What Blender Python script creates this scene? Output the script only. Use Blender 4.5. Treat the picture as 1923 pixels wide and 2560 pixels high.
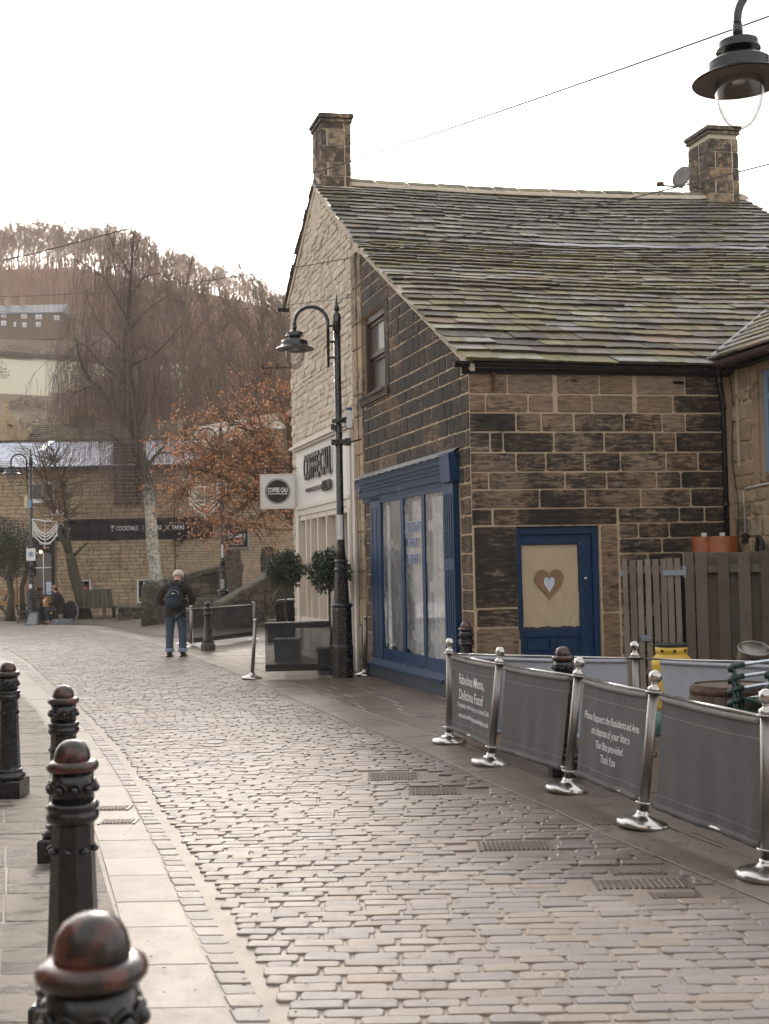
import bpy, math, random
import numpy as np
from mathutils import Vector, Matrix
from mathutils.geometry import tessellate_polygon

for o in list(bpy.data.objects): bpy.data.objects.remove(o)
SC = bpy.context.scene
COL = SC.collection
PI = math.pi
R = math.radians

# ------------------------------------------------------------------ camera, sky, sun, exposure
CH = 1.75; PITCH = R(2.67); ROLL = 0.0195; FPX = 3000.0
fw = Vector((0, math.cos(PITCH), math.sin(PITCH)))
rt0 = Vector((1, 0, 0)); up0 = Vector((0, -math.sin(PITCH), math.cos(PITCH)))
up = up0*math.cos(ROLL) + rt0*math.sin(ROLL)
rt = rt0*math.cos(ROLL) - up0*math.sin(ROLL)
cam = bpy.data.cameras.new('camera')
camo = bpy.data.objects.new('camera', cam); COL.objects.link(camo)
M = Matrix((rt, up, -fw)).transposed().to_4x4(); M.translation = Vector((0, 0, CH))
camo.matrix_world = M
cam.sensor_fit = 'VERTICAL'; cam.sensor_height = 36.0; cam.lens = 36.0*FPX/2560.0
cam.clip_start = 0.1; cam.clip_end = 3000
cam.dof.use_dof = True; cam.dof.focus_distance = 14.0; cam.dof.aperture_fstop = 4.5
SC.camera = camo
SC.render.resolution_x = 769; SC.render.resolution_y = 1024

world = bpy.data.worlds.new('World'); SC.world = world; world.use_nodes = True
wt = world.node_tree; wn = wt.nodes; wn.clear()
SUN_EL = R(14); SUN_AZ = math.atan2(-0.17, 1.0)      # the sun stands low ahead, just left of the middle, behind thin cloud
sky = wn.new('ShaderNodeTexSky'); sky.sky_type = 'NISHITA'; sky.sun_disc = False
sky.sun_elevation = SUN_EL; sky.sun_rotation = SUN_AZ
sky.dust_density = 4.0; sky.air_density = 1.0; sky.ozone_density = 1.0; sky.altitude = 100
hs = wn.new('ShaderNodeHueSaturation'); hs.inputs['Saturation'].default_value = 0.28
ov = wn.new('ShaderNodeMix'); ov.data_type = 'RGBA'; ov.inputs[0].default_value = 0.22
ov.inputs[7].default_value = (8.8, 8.5, 8.3, 1)       # an even, thin overcast layer
bg = wn.new('ShaderNodeBackground'); bg.inputs['Strength'].default_value = 0.15
wo = wn.new('ShaderNodeOutputWorld')
wt.links.new(sky.outputs[0], hs.inputs['Color']); wt.links.new(hs.outputs[0], ov.inputs[6])
wt.links.new(ov.outputs[2], bg.inputs['Color']); wt.links.new(bg.outputs[0], wo.inputs[0])
sun = bpy.data.lights.new('sun', 'SUN'); sun.energy = 2.2; sun.angle = R(11); sun.color = (1.0, 0.87, 0.74)
suno = bpy.data.objects.new('sun', sun); COL.objects.link(suno)
sd = Vector((math.sin(SUN_AZ)*math.cos(SUN_EL), math.cos(SUN_AZ)*math.cos(SUN_EL), math.sin(SUN_EL)))
suno.rotation_euler = sd.to_track_quat('Z', 'Y').to_euler(); suno.location = sd*60
vs = SC.view_settings; vs.view_transform = 'Standard'; vs.look = 'None'; vs.gamma = 1; vs.use_curve_mapping = False
vs.exposure = 1.3
SC.render.engine = 'CYCLES'; SC.cycles.max_bounces = 6; SC.cycles.transparent_max_bounces = 12

# ------------------------------------------------------------------ photo -> place helpers
C0 = Vector((0, 0, CH))
def ray(px, py): return fw + rt*((px-961.5)/FPX) + up*((1280-py)/FPX)
def G(px, py, z=0.0):
    d = ray(px, py); return C0 + d*((z-CH)/d.z)
def A(px, py, Y):
    d = ray(px, py); return C0 + d*(Y/d.y)
K = 1923/1662.0
def Gd(x, y, z=0.0): return G(x*K, y*K, z)
def Ad(x, y, Y): return A(x*K, y*K, Y)
def proj(p):
    v = Vector(p)-C0; d = v.dot(fw)
    if d < .1: return (-1e5, -1e5, d)
    return (961.5+FPX*v.dot(rt)/d, 1280-FPX*v.dot(up)/d, d)
def inframe(p, m=60):
    x, y, d = proj(p); return d > 0.1 and -m < x < 1923+m and -m < y < 2560+m
def lerp(a, b, t): return a+(b-a)*t
def interp(x, xs, ys):
    if x <= xs[0]: return ys[0]
    for i in range(1, len(xs)):
        if x <= xs[i]: return lerp(ys[i-1], ys[i], (x-xs[i-1])/(xs[i]-xs[i-1]))
    return ys[-1]

# ------------------------------------------------------------------ object helpers
WL = {}                                            # world origin of each parent
def wl(p): return WL.get(p.name, Vector((0, 0, 0))) if p else Vector((0, 0, 0))
def tag(o, label=None, cat=None, group=None, kind=None):
    if label: o['label'] = label
    if cat: o['category'] = cat
    if group: o['group'] = group
    if kind: o['kind'] = kind
    return o
def empty(name, loc=(0, 0, 0), label=None, cat=None, group=None, kind=None, rz=0.0, parent=None):
    o = bpy.data.objects.new(name, None); COL.objects.link(o); o.empty_display_size = .2
    loc = Vector(loc); o.parent = parent
    o.location = loc-wl(parent); o.rotation_euler = (0, 0, rz)
    WL[o.name] = loc
    return tag(o, label, cat, group, kind)
def children(o): return KIDS.get(o.name, [])
KIDS = {}
def copy_tree(o, parent=None, loc=None, rz=None, label=None):
    c = o.copy(); COL.objects.link(c); c.parent = parent
    if loc is not None: c.location = loc
    if rz is not None: c.rotation_euler = (0, 0, rz)
    if label: c['label'] = label
    for ch in list(KIDS.get(o.name, [])): copy_tree(ch, c)
    return c

class MB:
    """collects shapes into one mesh"""
    def __init__(s): s.v = []; s.f = []; s.r = []; s.cur = (0.5, 0.5, 0.5); s.M = None; s.mi = []; s.m = 0
    def add(s, vs, fs, rnd=None):
        n = len(s.v)
        if s.M is not None: vs = [s.M @ Vector(q) for q in vs]
        s.v.extend([tuple(q) for q in vs]); s.f.extend([tuple(i+n for i in f) for f in fs])
        s.r.extend([rnd or s.cur]*len(vs)); s.mi.extend([s.m]*len(fs)); return s
    def box(s, x0, x1, y0, y1, z0, z1, rnd=None):
        return s.add([(x, y, z) for z in (z0, z1) for y in (y0, y1) for x in (x0, x1)],
            [(0, 2, 3, 1), (4, 5, 7, 6), (0, 1, 5, 4), (2, 6, 7, 3), (0, 4, 6, 2), (1, 3, 7, 5)], rnd)
    def fbox(s, fr, a0, a1, b0, b1, o0, o1, bev=0.0, rnd=None):
        """box in a frame fr(a,b,o)"""
        if bev > 0:
            return s.piece(fr, [(a0, b0), (a1, b0), (a1, b1), (a0, b1)], o0, o1, bev, rnd)
        return s.add([fr(a, b, o) for o in (o0, o1) for b in (b0, b1) for a in (a0, a1)],
            [(0, 2, 3, 1), (4, 5, 7, 6), (0, 1, 5, 4), (2, 6, 7, 3), (0, 4, 6, 2), (1, 3, 7, 5)], rnd)
    def piece(s, fr, poly, o0, o1, bev, rnd=None, dome=0.0, tilt=None):
        n = len(poly); cx = sum(p[0] for p in poly)/n; cy = sum(p[1] for p in poly)/n
        def ins(p, k):
            dx, dy = p[0]-cx, p[1]-cy; L = math.hypot(dx, dy) or 1
            q = max(0.0, 1-k/L); return (cx+dx*q, cy+dy*q)
        T = tilt or (lambda a, b: 0.0)
        vs = [fr(p[0], p[1], o0) for p in poly]
        vs += [fr(p[0], p[1], o1-bev+T(*p)) for p in poly]
        q1 = [ins(p, bev*1.3) for p in poly]
        vs += [fr(p[0], p[1], o1+T(*p)) for p in q1]
        fs = []
        for i in range(n):
            j = (i+1) % n
            fs.append((i, j, n+j, n+i)); fs.append((n+i, n+j, 2*n+j, 2*n+i))
        if dome:
            vs.append(fr(cx, cy, o1+dome+T(cx, cy)))
            for i in range(n): fs.append((2*n+i, 2*n+(i+1) % n, 3*n))
        else: fs.append(tuple(range(2*n, 3*n)))
        return s.add(vs, fs, rnd)
    def tube(s, pts, rad, n=8, caps=True, rnd=None):
        pts = [Vector(p) for p in pts]; m = len(pts)
        if not hasattr(rad, '__len__'): rad = [rad]*m
        vs = []; prev = None
        for i, p in enumerate(pts):
            t = (pts[min(i+1, m-1)]-pts[max(i-1, 0)])
            if t.length < 1e-9: t = Vector((0, 0, 1))
            t.normalize()
            if prev is None:
                u = t.orthogonal().normalized()
            else:
                u = prev-t*prev.dot(t)
                u = u.normalized() if u.length > 1e-6 else t.orthogonal().normalized()
            prev = u; w = t.cross(u)
            for k in range(n):
                a = 2*PI*k/n; vs.append(p+(u*math.cos(a)+w*math.sin(a))*rad[i])
        fs = []
        for i in range(m-1):
            for k in range(n):
                j = (k+1) % n; fs.append((i*n+k, i*n+j, (i+1)*n+j, (i+1)*n+k))
        if caps and n > 2: fs.append(tuple(range(n-1, -1, -1))); fs.append(tuple((m-1)*n+k for k in range(n)))
        return s.add(vs, fs, rnd)
    def lathe(s, prof, n=24, c=(0, 0, 0), rnd=None, axis='z', phase=0.0, sx=1.0, sy=1.0):
        vs = []; m = len(prof)
        for r, z in prof:
            for k in range(n):
                a = 2*PI*k/n+phase
                x, y = r*math.cos(a)*sx, r*math.sin(a)*sy
                if axis == 'z': q = (c[0]+x, c[1]+y, c[2]+z)
                elif axis == 'y': q = (c[0]+x, c[1]+z, c[2]+y)
                else: q = (c[0]+z, c[1]+x, c[2]+y)
                vs.append(q)
        fs = []
        for i in range(m-1):
            for k in range(n):
                j = (k+1) % n; fs.append((i*n+k, i*n+j, (i+1)*n+j, (i+1)*n+k))
        if prof[0][0] > 1e-4: fs.append(tuple(range(n-1, -1, -1)))
        if prof[-1][0] > 1e-4: fs.append(tuple((m-1)*n+k for k in range(n)))
        return s.add(vs, fs, rnd)
    def ball(s, c, r, n=12, m=8, sz=1.0, rnd=None):
        prof = [(max(r*math.sin(PI*i/m), 1e-5), -r*sz*math.cos(PI*i/m)) for i in range(m+1)]
        return s.lathe(prof, n, c, rnd)
    def grid(s, fn, nu, nv, rnd=None):
        vs = [fn(u/nu, v/nv) for v in range(nv+1) for u in range(nu+1)]
        fs = [(v*(nu+1)+u, v*(nu+1)+u+1, (v+1)*(nu+1)+u+1, (v+1)*(nu+1)+u) for v in range(nv) for u in range(nu)]
        return s.add(vs, fs, rnd)
    def build(s, name, mat, parent=None, smooth=False, centre=False, label=None, cat=None, group=None, kind=None, local=False):
        if not s.v: return None
        off = Vector((0, 0, 0)) if local else wl(parent)
        va = np.array(s.v, dtype=np.float64)
        org = va.mean(axis=0) if centre else np.array(off)
        va = va-org
        me = bpy.data.meshes.new(name); me.from_pydata(va.tolist(), [], s.f)
        at = me.attributes.new('rnd', 'FLOAT_VECTOR', 'POINT')
        at.data.foreach_set('vector', np.array(s.r, dtype=np.float32).ravel())
        if isinstance(mat, (list, tuple)):
            for m_ in mat: me.materials.append(m_)
            me.polygons.foreach_set('material_index', s.mi)
        else: me.materials.append(mat)
        if smooth: me.polygons.foreach_set('use_smooth', [True]*len(me.polygons))
        me.update()
        o = bpy.data.objects.new(name, me); COL.objects.link(o); o.parent = parent
        o.location = Vector(org)-off if centre else (0, 0, 0)
        if not parent and centre: o.location = Vector(org)
        WL[o.name] = Vector(org) if centre else off
        if parent: KIDS.setdefault(parent.name, []).append(o)
        return tag(o, label, cat, group, kind)
def smooth_angle(o, deg=40):
    me = o.data; me.polygons.foreach_set('use_smooth', [True]*len(me.polygons))
    try: me.set_sharp_from_angle(angle=R(deg))
    except Exception: pass
    return o

class Pieces:
    """single pieces (stones, tiles, cobbles): the largest in view become objects, the rest one joined part"""
    def __init__(s): s.L = []
    def new(s):
        b = MB(); s.L.append(b); return b
    def emit(s, name, plural, mat, parent, limit=300, smooth=False):
        K_ = []
        for i, b in enumerate(s.L):
            if not b.v: continue
            a = np.array(b.v); c = a.mean(axis=0); ext = np.linalg.norm(a.max(axis=0)-a.min(axis=0))
            q = ext/max((Vector(c)-C0).length, .5)
            if not inframe(c): q *= .02
            K_.append((-q, i))
        K_.sort()
        rest = MB()
        for n_, (q, i) in enumerate(K_):
            b = s.L[i]
            if n_ < limit and -q > 0.0012: b.build(name, mat, parent, smooth=smooth, centre=True)
            else:
                m0 = len(rest.v); rest.v += b.v; rest.f += [tuple(k+m0 for k in f) for f in b.f]; rest.r += b.r
                rest.mi += b.mi
        if rest.v: rest.build(plural, mat, parent, smooth=smooth, kind='stuff')

def clip(poly, a, b, c):
    """keep a*x+b*y+c >= 0"""
    out = []
    for i in range(len(poly)):
        p, q = poly[i], poly[(i+1) % len(poly)]
        dp = a*p[0]+b*p[1]+c; dq = a*q[0]+b*q[1]+c
        if dp >= 0: out.append(p)
        if (dp >= 0) != (dq >= 0):
            t = dp/(dp-dq); out.append((p[0]+(q[0]-p[0])*t, p[1]+(q[1]-p[1])*t))
    return out
def clipline(poly, p, q):
    """keep the left side of p->q"""
    dx, dy = q[0]-p[0], q[1]-p[1]
    return clip(poly, -dy, dx, dy*p[0]-dx*p[1])
def parea(p): return abs(sum(p[i][0]*p[(i+1) % len(p)][1]-p[(i+1) % len(p)][0]*p[i][1] for i in range(len(p))))/2
def shrink(poly, g):
    """inset a convex ccw polygon by g"""
    out = poly
    n = len(poly)
    for i in range(n):
        p, q = poly[i], poly[(i+1) % n]; L = math.hypot(q[0]-p[0], q[1]-p[1])
        if L < 1e-6: continue
        nx, ny = -(q[1]-p[1])/L, (q[0]-p[0])/L
        out = clip(out, nx, ny, -(nx*p[0]+ny*p[1])-g)
        if len(out) < 3: return []
    return out
def roundc(poly, r, rng, jit=0.0):
    out = []; n = len(poly)
    for i in range(n):
        p = poly[i]; a = poly[i-1]; b = poly[(i+1) % n]
        for q in (a, b):
            L = math.hypot(q[0]-p[0], q[1]-p[1]) or 1
            rr = min(r*rng.uniform(.6, 1.4), L*.4)
            out.append((p[0]+(q[0]-p[0])*rr/L+rng.uniform(-jit, jit), p[1]+(q[1]-p[1])*rr/L+rng.uniform(-jit, jit)))
    return out
def prism(fr, outer, holes, o0, o1, mb):
    """slab with an outline and holes"""
    loops = [[Vector((p[0], p[1], 0)) for p in L] for L in [outer]+holes]
    flat = [p for L in [outer]+holes for p in L]
    tri = tessellate_polygon(loops); n = len(flat)
    vs = [fr(p[0], p[1], o1) for p in flat]+[fr(p[0], p[1], o0) for p in flat]
    fs = [tuple(t) for t in tri]+[tuple(n+i for i in reversed(t)) for t in tri]
    k = 0
    for L in [outer]+holes:
        m = len(L)
        for i in range(m): fs.append((k+i, k+(i+1) % m, n+k+(i+1) % m, n+k+i))
        k += m
    mb.add(vs, fs)
def text_mesh(txt, size=1.0, bold=0.0, sx=1.0, align='CENTER', extrude=0.0, shear=0.0, space=1.0):
    cu = bpy.data.curves.new('t', 'FONT'); cu.body = txt; cu.size = size; cu.align_x = align; cu.offset = bold
    cu.align_y = 'CENTER'; cu.extrude = extrude; cu.resolution_u = 3; cu.shear = shear; cu.space_character = space
    ob = bpy.data.objects.new('t', cu)
    me = bpy.data.meshes.new_from_object(ob)
    vs = [(v.co.x*sx, v.co.y, v.co.z) for v in me.vertices]; fs = [tuple(p.vertices) for p in me.polygons]
    bpy.data.objects.remove(ob); bpy.data.curves.remove(cu); bpy.data.meshes.remove(me)
    return vs, fs
def put_text(mb, txt, fr, a, b, o, width=None, size=.1, bold=0.0, shear=0.0, depth=0.0):
    """write text in frame fr centred at (a,b); width fits it"""
    vs, fs = text_mesh(txt, size, bold*size, 1.0, extrude=depth/2, shear=shear)
    if not vs: return
    w = max(v[0] for v in vs)-min(v[0] for v in vs); cx = (max(v[0] for v in vs)+min(v[0] for v in vs))/2
    k = (width/w) if width else 1
    mb.add([fr(a+(v[0]-cx)*k, b+v[1], o+v[2]) for v in vs], fs)
# ------------------------------------------------------------------ materials
class NN:
    def __init__(s, m): s.t = m.node_tree; s.n = s.t.nodes
    def put(s, inp, v):
        if isinstance(v, bpy.types.NodeSocket): s.t.links.new(v, inp)
        elif v is None: pass
        elif hasattr(v, '__len__'):
            v = tuple(v)
            inp.default_value = v+(1,) if (inp.type == 'RGBA' and len(v) == 3) else v
        else: inp.default_value = v
    def nd(s, typ, **kw):
        n = s.n.new(typ)
        for k, v in kw.items(): setattr(n, k, v)
        return n
    def pos(s, sc=(1, 1, 1)):
        g = s.nd('ShaderNodeNewGeometry'); m = s.nd('ShaderNodeVectorMath', operation='MULTIPLY')
        s.put(m.inputs[0], g.outputs['Position']); s.put(m.inputs[1], sc); return m.outputs[0]
    def obj(s, sc=(1, 1, 1)):
        g = s.nd('ShaderNodeTexCoord'); m = s.nd('ShaderNodeVectorMath', operation='MULTIPLY')
        s.put(m.inputs[0], g.outputs['Object']); s.put(m.inputs[1], sc); return m.outputs[0]
    def noise(s, v, scale=1.0, detail=4, rough=.6, dist=0.0):
        n = s.nd('ShaderNodeTexNoise'); s.put(n.inputs['Vector'], v); s.put(n.inputs['Scale'], scale)
        s.put(n.inputs['Detail'], detail); s.put(n.inputs['Roughness'], rough); s.put(n.inputs['Distortion'], dist)
        return n.outputs[0]
    def vor(s, v, scale=1.0, feature='F1', out='Distance', rnd=1.0):
        n = s.nd('ShaderNodeTexVoronoi', feature=feature); s.put(n.inputs['Vector'], v); s.put(n.inputs['Scale'], scale)
        s.put(n.inputs['Randomness'], rnd); return n.outputs[out]
    def ramp(s, fac, stops):
        n = s.nd('ShaderNodeValToRGB'); s.put(n.inputs[0], fac); cr = n.color_ramp
        while len(cr.elements) < len(stops): cr.elements.new(.5)
        for e_, (p, c) in zip(cr.elements, stops):
            e_.position = p; e_.color = tuple(c)+(1,) if hasattr(c, '__len__') else (c, c, c, 1)
        return n.outputs[0]
    def mix(s, fac, a, b, blend='MIX'):
        n = s.nd('ShaderNodeMix', data_type='RGBA', blend_type=blend); s.put(n.inputs[0], fac)
        for i, q in ((6, a), (7, b)):
            if not isinstance(q, bpy.types.NodeSocket) and not hasattr(q, '__len__'): q = (q, q, q)
            s.put(n.inputs[i], q)
        return n.outputs[2]
    def math(s, op, a, b=None, c=None, clamp=False):
        n = s.nd('ShaderNodeMath', operation=op, use_clamp=clamp); s.put(n.inputs[0], a)
        if b is not None: s.put(n.inputs[1], b)
        if c is not None: s.put(n.inputs[2], c)
        return n.outputs[0]
    def rnd(s):
        a = s.nd('ShaderNodeAttribute', attribute_name='rnd'); x = s.nd('ShaderNodeSeparateXYZ')
        s.put(x.inputs[0], a.outputs['Vector']); return x.outputs
    def xyz(s, v=None):
        x = s.nd('ShaderNodeSeparateXYZ'); s.put(x.inputs[0], v if v is not None else s.pos()); return x.outputs
    def bump(s, h, strength=.3, dist=.01, nrm=None):
        n = s.nd('ShaderNodeBump'); s.put(n.inputs['Height'], h); s.put(n.inputs['Strength'], strength)
        s.put(n.inputs['Distance'], dist); s.put(n.inputs['Normal'], nrm); return n.outputs[0]
MATS = {}
def mat(name, fn):
    m = bpy.data.materials.new(name); m.use_nodes = True; n = NN(m); s = m.node_tree.nodes['Principled BSDF']
    d = fn(n) or {}
    for k, v in d.items():
        if k == 'mixtrans':
            tr = n.nd('ShaderNodeBsdfTransparent'); mx = n.nd('ShaderNodeMixShader'); out = m.node_tree.nodes['Material Output']
            n.put(mx.inputs[0], v); n.t.links.new(tr.outputs[0], mx.inputs[1]); n.t.links.new(s.outputs[0], mx.inputs[2])
            n.t.links.new(mx.outputs[0], out.inputs[0])
        else: n.put(s.inputs[k], v)
    MATS[name] = m; return m
BC, RO, ME, NO = 'Base Color', 'Roughness', 'Metallic', 'Normal'

def simple(name, col, rough=.6, metal=0.0, var=.12, sc=8.0, bump=.15, bd=.004, spec=.5, **kw):
    def f(n):
        p = n.obj(); a = n.noise(p, sc, 5, .65); b = n.noise(p, sc*9, 3, .6)
        c = n.mix(n.ramp(a, [(.3, 0), (.7, 1)]), tuple(q*(1-var) for q in col), tuple(min(1, q*(1+var)) for q in col))
        r = n.math('MULTIPLY_ADD', b, .2, rough-.1)
        d = {BC: c, RO: r, ME: metal, NO: n.bump(b, bump, bd), 'Specular IOR Level': spec}
        d.update(kw); return d
    return mat(name, f)

def stone(name, base, dark, soot=.5, streak=.5, light=None, moss=0.0, rough=.85, fine=60, bumpd=.006, rndsoot=1.0, hstretch=4.0, huev=.12, grime=.25):
    """sandstone with soot that follows the bedding"""
    def f(n):
        r = n.rnd(); p = n.pos(); ps = n.pos((1, 1, hstretch))
        big = n.noise(p, 1.1, 3, .5); st = n.noise(ps, 5.5, 6, .7, .3); md = n.noise(p, 9, 5, .7); fn_ = n.noise(p, fine, 4, .7)
        tone = n.mix(r[0], tuple(q*(1-huev*1.8) for q in base), tuple(q*(1+huev*1.6) for q in base))
        tone = n.mix(n.math('MULTIPLY', r[1], .55), tone, (base[0]*1.0, base[1]*.84, base[2]*.62))
        tone = n.mix(.5, tone, n.mix(fn_, .35, .75), 'OVERLAY')
        if light: tone = n.mix(n.ramp(md, [(.5, 0), (.68, 1)]), tone, light)
        k = n.math('ADD', n.math('MULTIPLY', st, streak), n.math('MULTIPLY', md, 1-streak))
        k = n.math('MULTIPLY_ADD', n.math('SUBTRACT', k, .5), 1.5, .5)
        k = n.math('ADD', k, n.math('MULTIPLY', n.math('SUBTRACT', r[2], .5), .30*rndsoot))
        k = n.math('ADD', k, n.math('MULTIPLY', n.math('SUBTRACT', big, .5), .9))
        k = n.math('ADD', k, n.math('MULTIPLY', n.math('SUBTRACT', fn_, .5), .35))
        tone = n.mix(n.math('MULTIPLY', n.ramp(n.math('ADD', n.math('MULTIPLY', st, .75), n.math('MULTIPLY', fn_, .25)), [(.40, 0), (.62, 1)]), grime), tone, tuple(q*.30 for q in base))
        s_ = n.ramp(k, [(max(0, .70-soot*.46), 0), (max(0, .70-soot*.46)+.20, .82), (min(1, 1.0-soot*.30), 1)])
        c = n.mix(s_, tone, dark)
        if moss:
            mm = n.ramp(n.noise(p, 3.1, 5, .7), [(.62-moss*.3, 0), (.74-moss*.2, 1)]); c = n.mix(mm, c, (.060, .062, .028))
        return {BC: c, RO: n.math('MULTIPLY_ADD', fn_, .2, rough-.1),
                NO: n.bump(n.math('ADD', n.math('MULTIPLY', md, 1.4), n.math('ADD', fn_, n.math('MULTIPLY', st, .8))), .75, bumpd)}
    return mat(name, f)

M_front = stone('sooty gritstone', (.28, .205, .145), (.013, .011, .010), soot=.76, streak=.62, rndsoot=1.0, hstretch=6, grime=.85)
M_side = stone('dark ashlar', (.175, .125, .085), (.018, .015, .013), soot=.86, streak=.6, rndsoot=.9, hstretch=7, grime=.8)
M_rubble = stone('pale rubble stone', (.55, .485, .40), (.24, .205, .165), soot=.18, streak=.3, light=(.60, .54, .46), rndsoot=.5, hstretch=1.5, bumpd=.012)
M_quoin = stone('quoin stone', (.36, .27, .18), (.085, .066, .05), soot=.45, streak=.4, rndsoot=.8, hstretch=2)
M_chim = stone('chimney stone', (.33, .24, .155), (.028, .025, .022), soot=.84, streak=.15, light=(.42, .31, .21), rndsoot=.7, hstretch=1, fine=45)
M_wing = stone('wing rubble stone', (.38, .30, .21), (.08, .062, .047), soot=.36, streak=.3, rndsoot=.7, hstretch=1.5, bumpd=.01)
M_barstone = stone('honey sandstone', (.41, .32, .22), (.14, .105, .075), soot=.28, streak=.4, rndsoot=.7, hstretch=2, bumpd=.01)
M_moss = stone('mossy gritstone', (.115, .100, .075), (.022, .020, .015), soot=.62, streak=.3, moss=.30, hstretch=1.5, bumpd=.012)
M_mortar = stone('lime mortar', (.50, .395, .285), (.15, .11, .08), soot=.10, streak=.2, rndsoot=0, fine=110, bumpd=.005)
M_mortar_pale = stone('pale lime mortar', (.55, .485, .40), (.34, .29, .23), soot=.12, streak=.2, rndsoot=0, fine=110)
M_mortar_bar = stone('sandy mortar', (.19, .15, .10), (.12, .09, .06), soot=.2, streak=.2, rndsoot=0, fine=110)
M_chimpot = simple('terracotta', (.32, .15, .08), .8)

def f_tile(n, warm=1.0):
    r = n.rnd(); p = n.pos(); big = n.noise(p, .9, 4, .6); md = n.noise(p, 6, 6, .75, .4); fn_ = n.noise(p, 55, 4, .7); sp = n.noise(p, 17, 5, .8)
    c = n.ramp(r[0], [(0, (.070, .060, .053)), (.25, (.14, .114, .092)), (.5, (.18, .148, .122)), (.72, (.105, .09, .080)), (.88, (.205, .168, .126)), (1, (.25, .175, .115))])
    c = n.mix(.45, c, n.mix(fn_, .3, .8), 'OVERLAY')
    li = n.ramp(n.math('ADD', md, n.math('MULTIPLY', n.math('SUBTRACT', r[1], .5), .22)), [(.47, 0), (.62, 1)])
    c = n.mix(n.math('MULTIPLY', li, .78), c, n.mix(big, (.14, .14, .05), (.34, .31, .14)))
    gr = n.ramp(n.math('ADD', sp, n.math('MULTIPLY', n.math('SUBTRACT', r[2], .5), .4)), [(.60, 0), (.72, 1)])
    c = n.mix(n.math('MULTIPLY', gr, .6), c, (.20, .20, .20))
    spk = n.ramp(n.noise(p, 34, 3, .6), [(.68, 0), (.72, 1)]); c = n.mix(n.math('MULTIPLY', spk, .6), c, (.36, .34, .28))
    wet = n.ramp(n.math('ADD', big, n.math('MULTIPLY', r[2], .5)), [(.62, .8), (.95, .38)])
    return {BC: c, RO: wet, NO: n.bump(n.math('ADD', md, n.math('MULTIPLY', fn_, .6)), .7, .012)}
M_tile = mat('stone slate', f_tile)
def f_tile2(n):
    d = f_tile(n); c = n.mix(.35, d[BC], (.13, .135, .135)); d[BC] = c
    r = n.rnd(); d[RO] = n.ramp(r[1], [(.2, .62), (.9, .26)]); return d
M_tile_up = mat('wet stone slate', f_tile2)
M_ridge = stone('ridge stone', (.27, .235, .16), (.06, .055, .04), soot=.35, streak=.2, moss=.45)
M_lead = simple('lead sheet', (.19, .20, .22), .35, .3, var=.15)
def f_frost(n):
    r = n.rnd(); p = n.pos(); fr_ = n.ramp(n.noise(p, .55, 4, .6), [(.30, .25), (.44, 1)])
    c = n.mix(r[0], (.10, .11, .125), (.16, .17, .19)); c = n.mix(fr_, c, n.mix(r[1], (.50, .54, .62), (.64, .68, .76)))
    return {BC: c, RO: .45}
M_frost = mat('frosted blue slate', f_frost)

# wet to dry ground: base colours of damp setts; dampness and the buildings' dark reflection share one colour mask
def ground_stone(name, dry, wet, rlo=.30, rhi=.62, fine=70, bd=.004, patch=.8, blue=.85):
    def f(n):
        r = n.rnd(); p = n.pos(); fn_ = n.noise(p, fine, 4, .7); md = n.noise(p, 7, 5, .7); big = n.noise(p, patch, 4, .65)
        c = n.mix(r[0], tuple(q*.86 for q in dry), tuple(q*1.14 for q in dry))
        c = n.mix(n.ramp(r[1], [(.45, 0), (.8, blue)]), c, (dry[0]*.84, dry[1]*.90, dry[2]*.99))
        c = n.mix(n.ramp(r[1], [(.0, .5), (.18, 0)]), c, (dry[0]*1.02, dry[1]*.82, dry[2]*.62))
        c = n.mix(.5, c, n.mix(fn_, .3, .75), 'OVERLAY')
        c = n.mix(n.ramp(md, [(.5, 0), (.8, .35)]), c, tuple(q*.7 for q in dry))
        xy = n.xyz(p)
        # damp area on the right, darkened further to paint in the buildings' reflection
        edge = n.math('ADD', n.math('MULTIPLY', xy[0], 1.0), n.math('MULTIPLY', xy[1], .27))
        damp_refl = n.math('ADD', n.math('MULTIPLY', n.math('SUBTRACT', edge, 2.05), .55), n.math('MULTIPLY', n.math('SUBTRACT', big, .5), 1.9))
        damp_refl = n.math('SUBTRACT', damp_refl, n.math('MAXIMUM', n.math('MULTIPLY', n.math('SUBTRACT', 7.3, xy[1]), .26), 0.0))
        damp_refl = n.ramp(damp_refl, [(0.0, 0), (.8, 1)])
        damp_refl2 = n.math('MULTIPLY', damp_refl, n.math('MULTIPLY_ADD', r[2], .35, .72), clamp=True)
        c = n.mix(damp_refl2, c, n.mix(.9, c, wet))
        ro = n.math('MULTIPLY_ADD', damp_refl2, -(rhi-rlo)*.5, n.math('MULTIPLY_ADD', md, .24, rlo+.04))
        return {BC: c, RO: ro, NO: n.bump(n.math('ADD', fn_, n.math('MULTIPLY', md, 1.2)), .6, bd)}
    return mat(name, f)
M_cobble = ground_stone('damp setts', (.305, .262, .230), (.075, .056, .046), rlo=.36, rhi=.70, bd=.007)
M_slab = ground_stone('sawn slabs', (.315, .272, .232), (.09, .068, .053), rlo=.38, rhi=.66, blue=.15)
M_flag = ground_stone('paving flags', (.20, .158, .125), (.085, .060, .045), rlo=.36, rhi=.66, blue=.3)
M_bed = ground_stone('jointing mortar', (.32, .265, .22), (.07, .048, .036), rlo=.4, rhi=.7)
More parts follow.
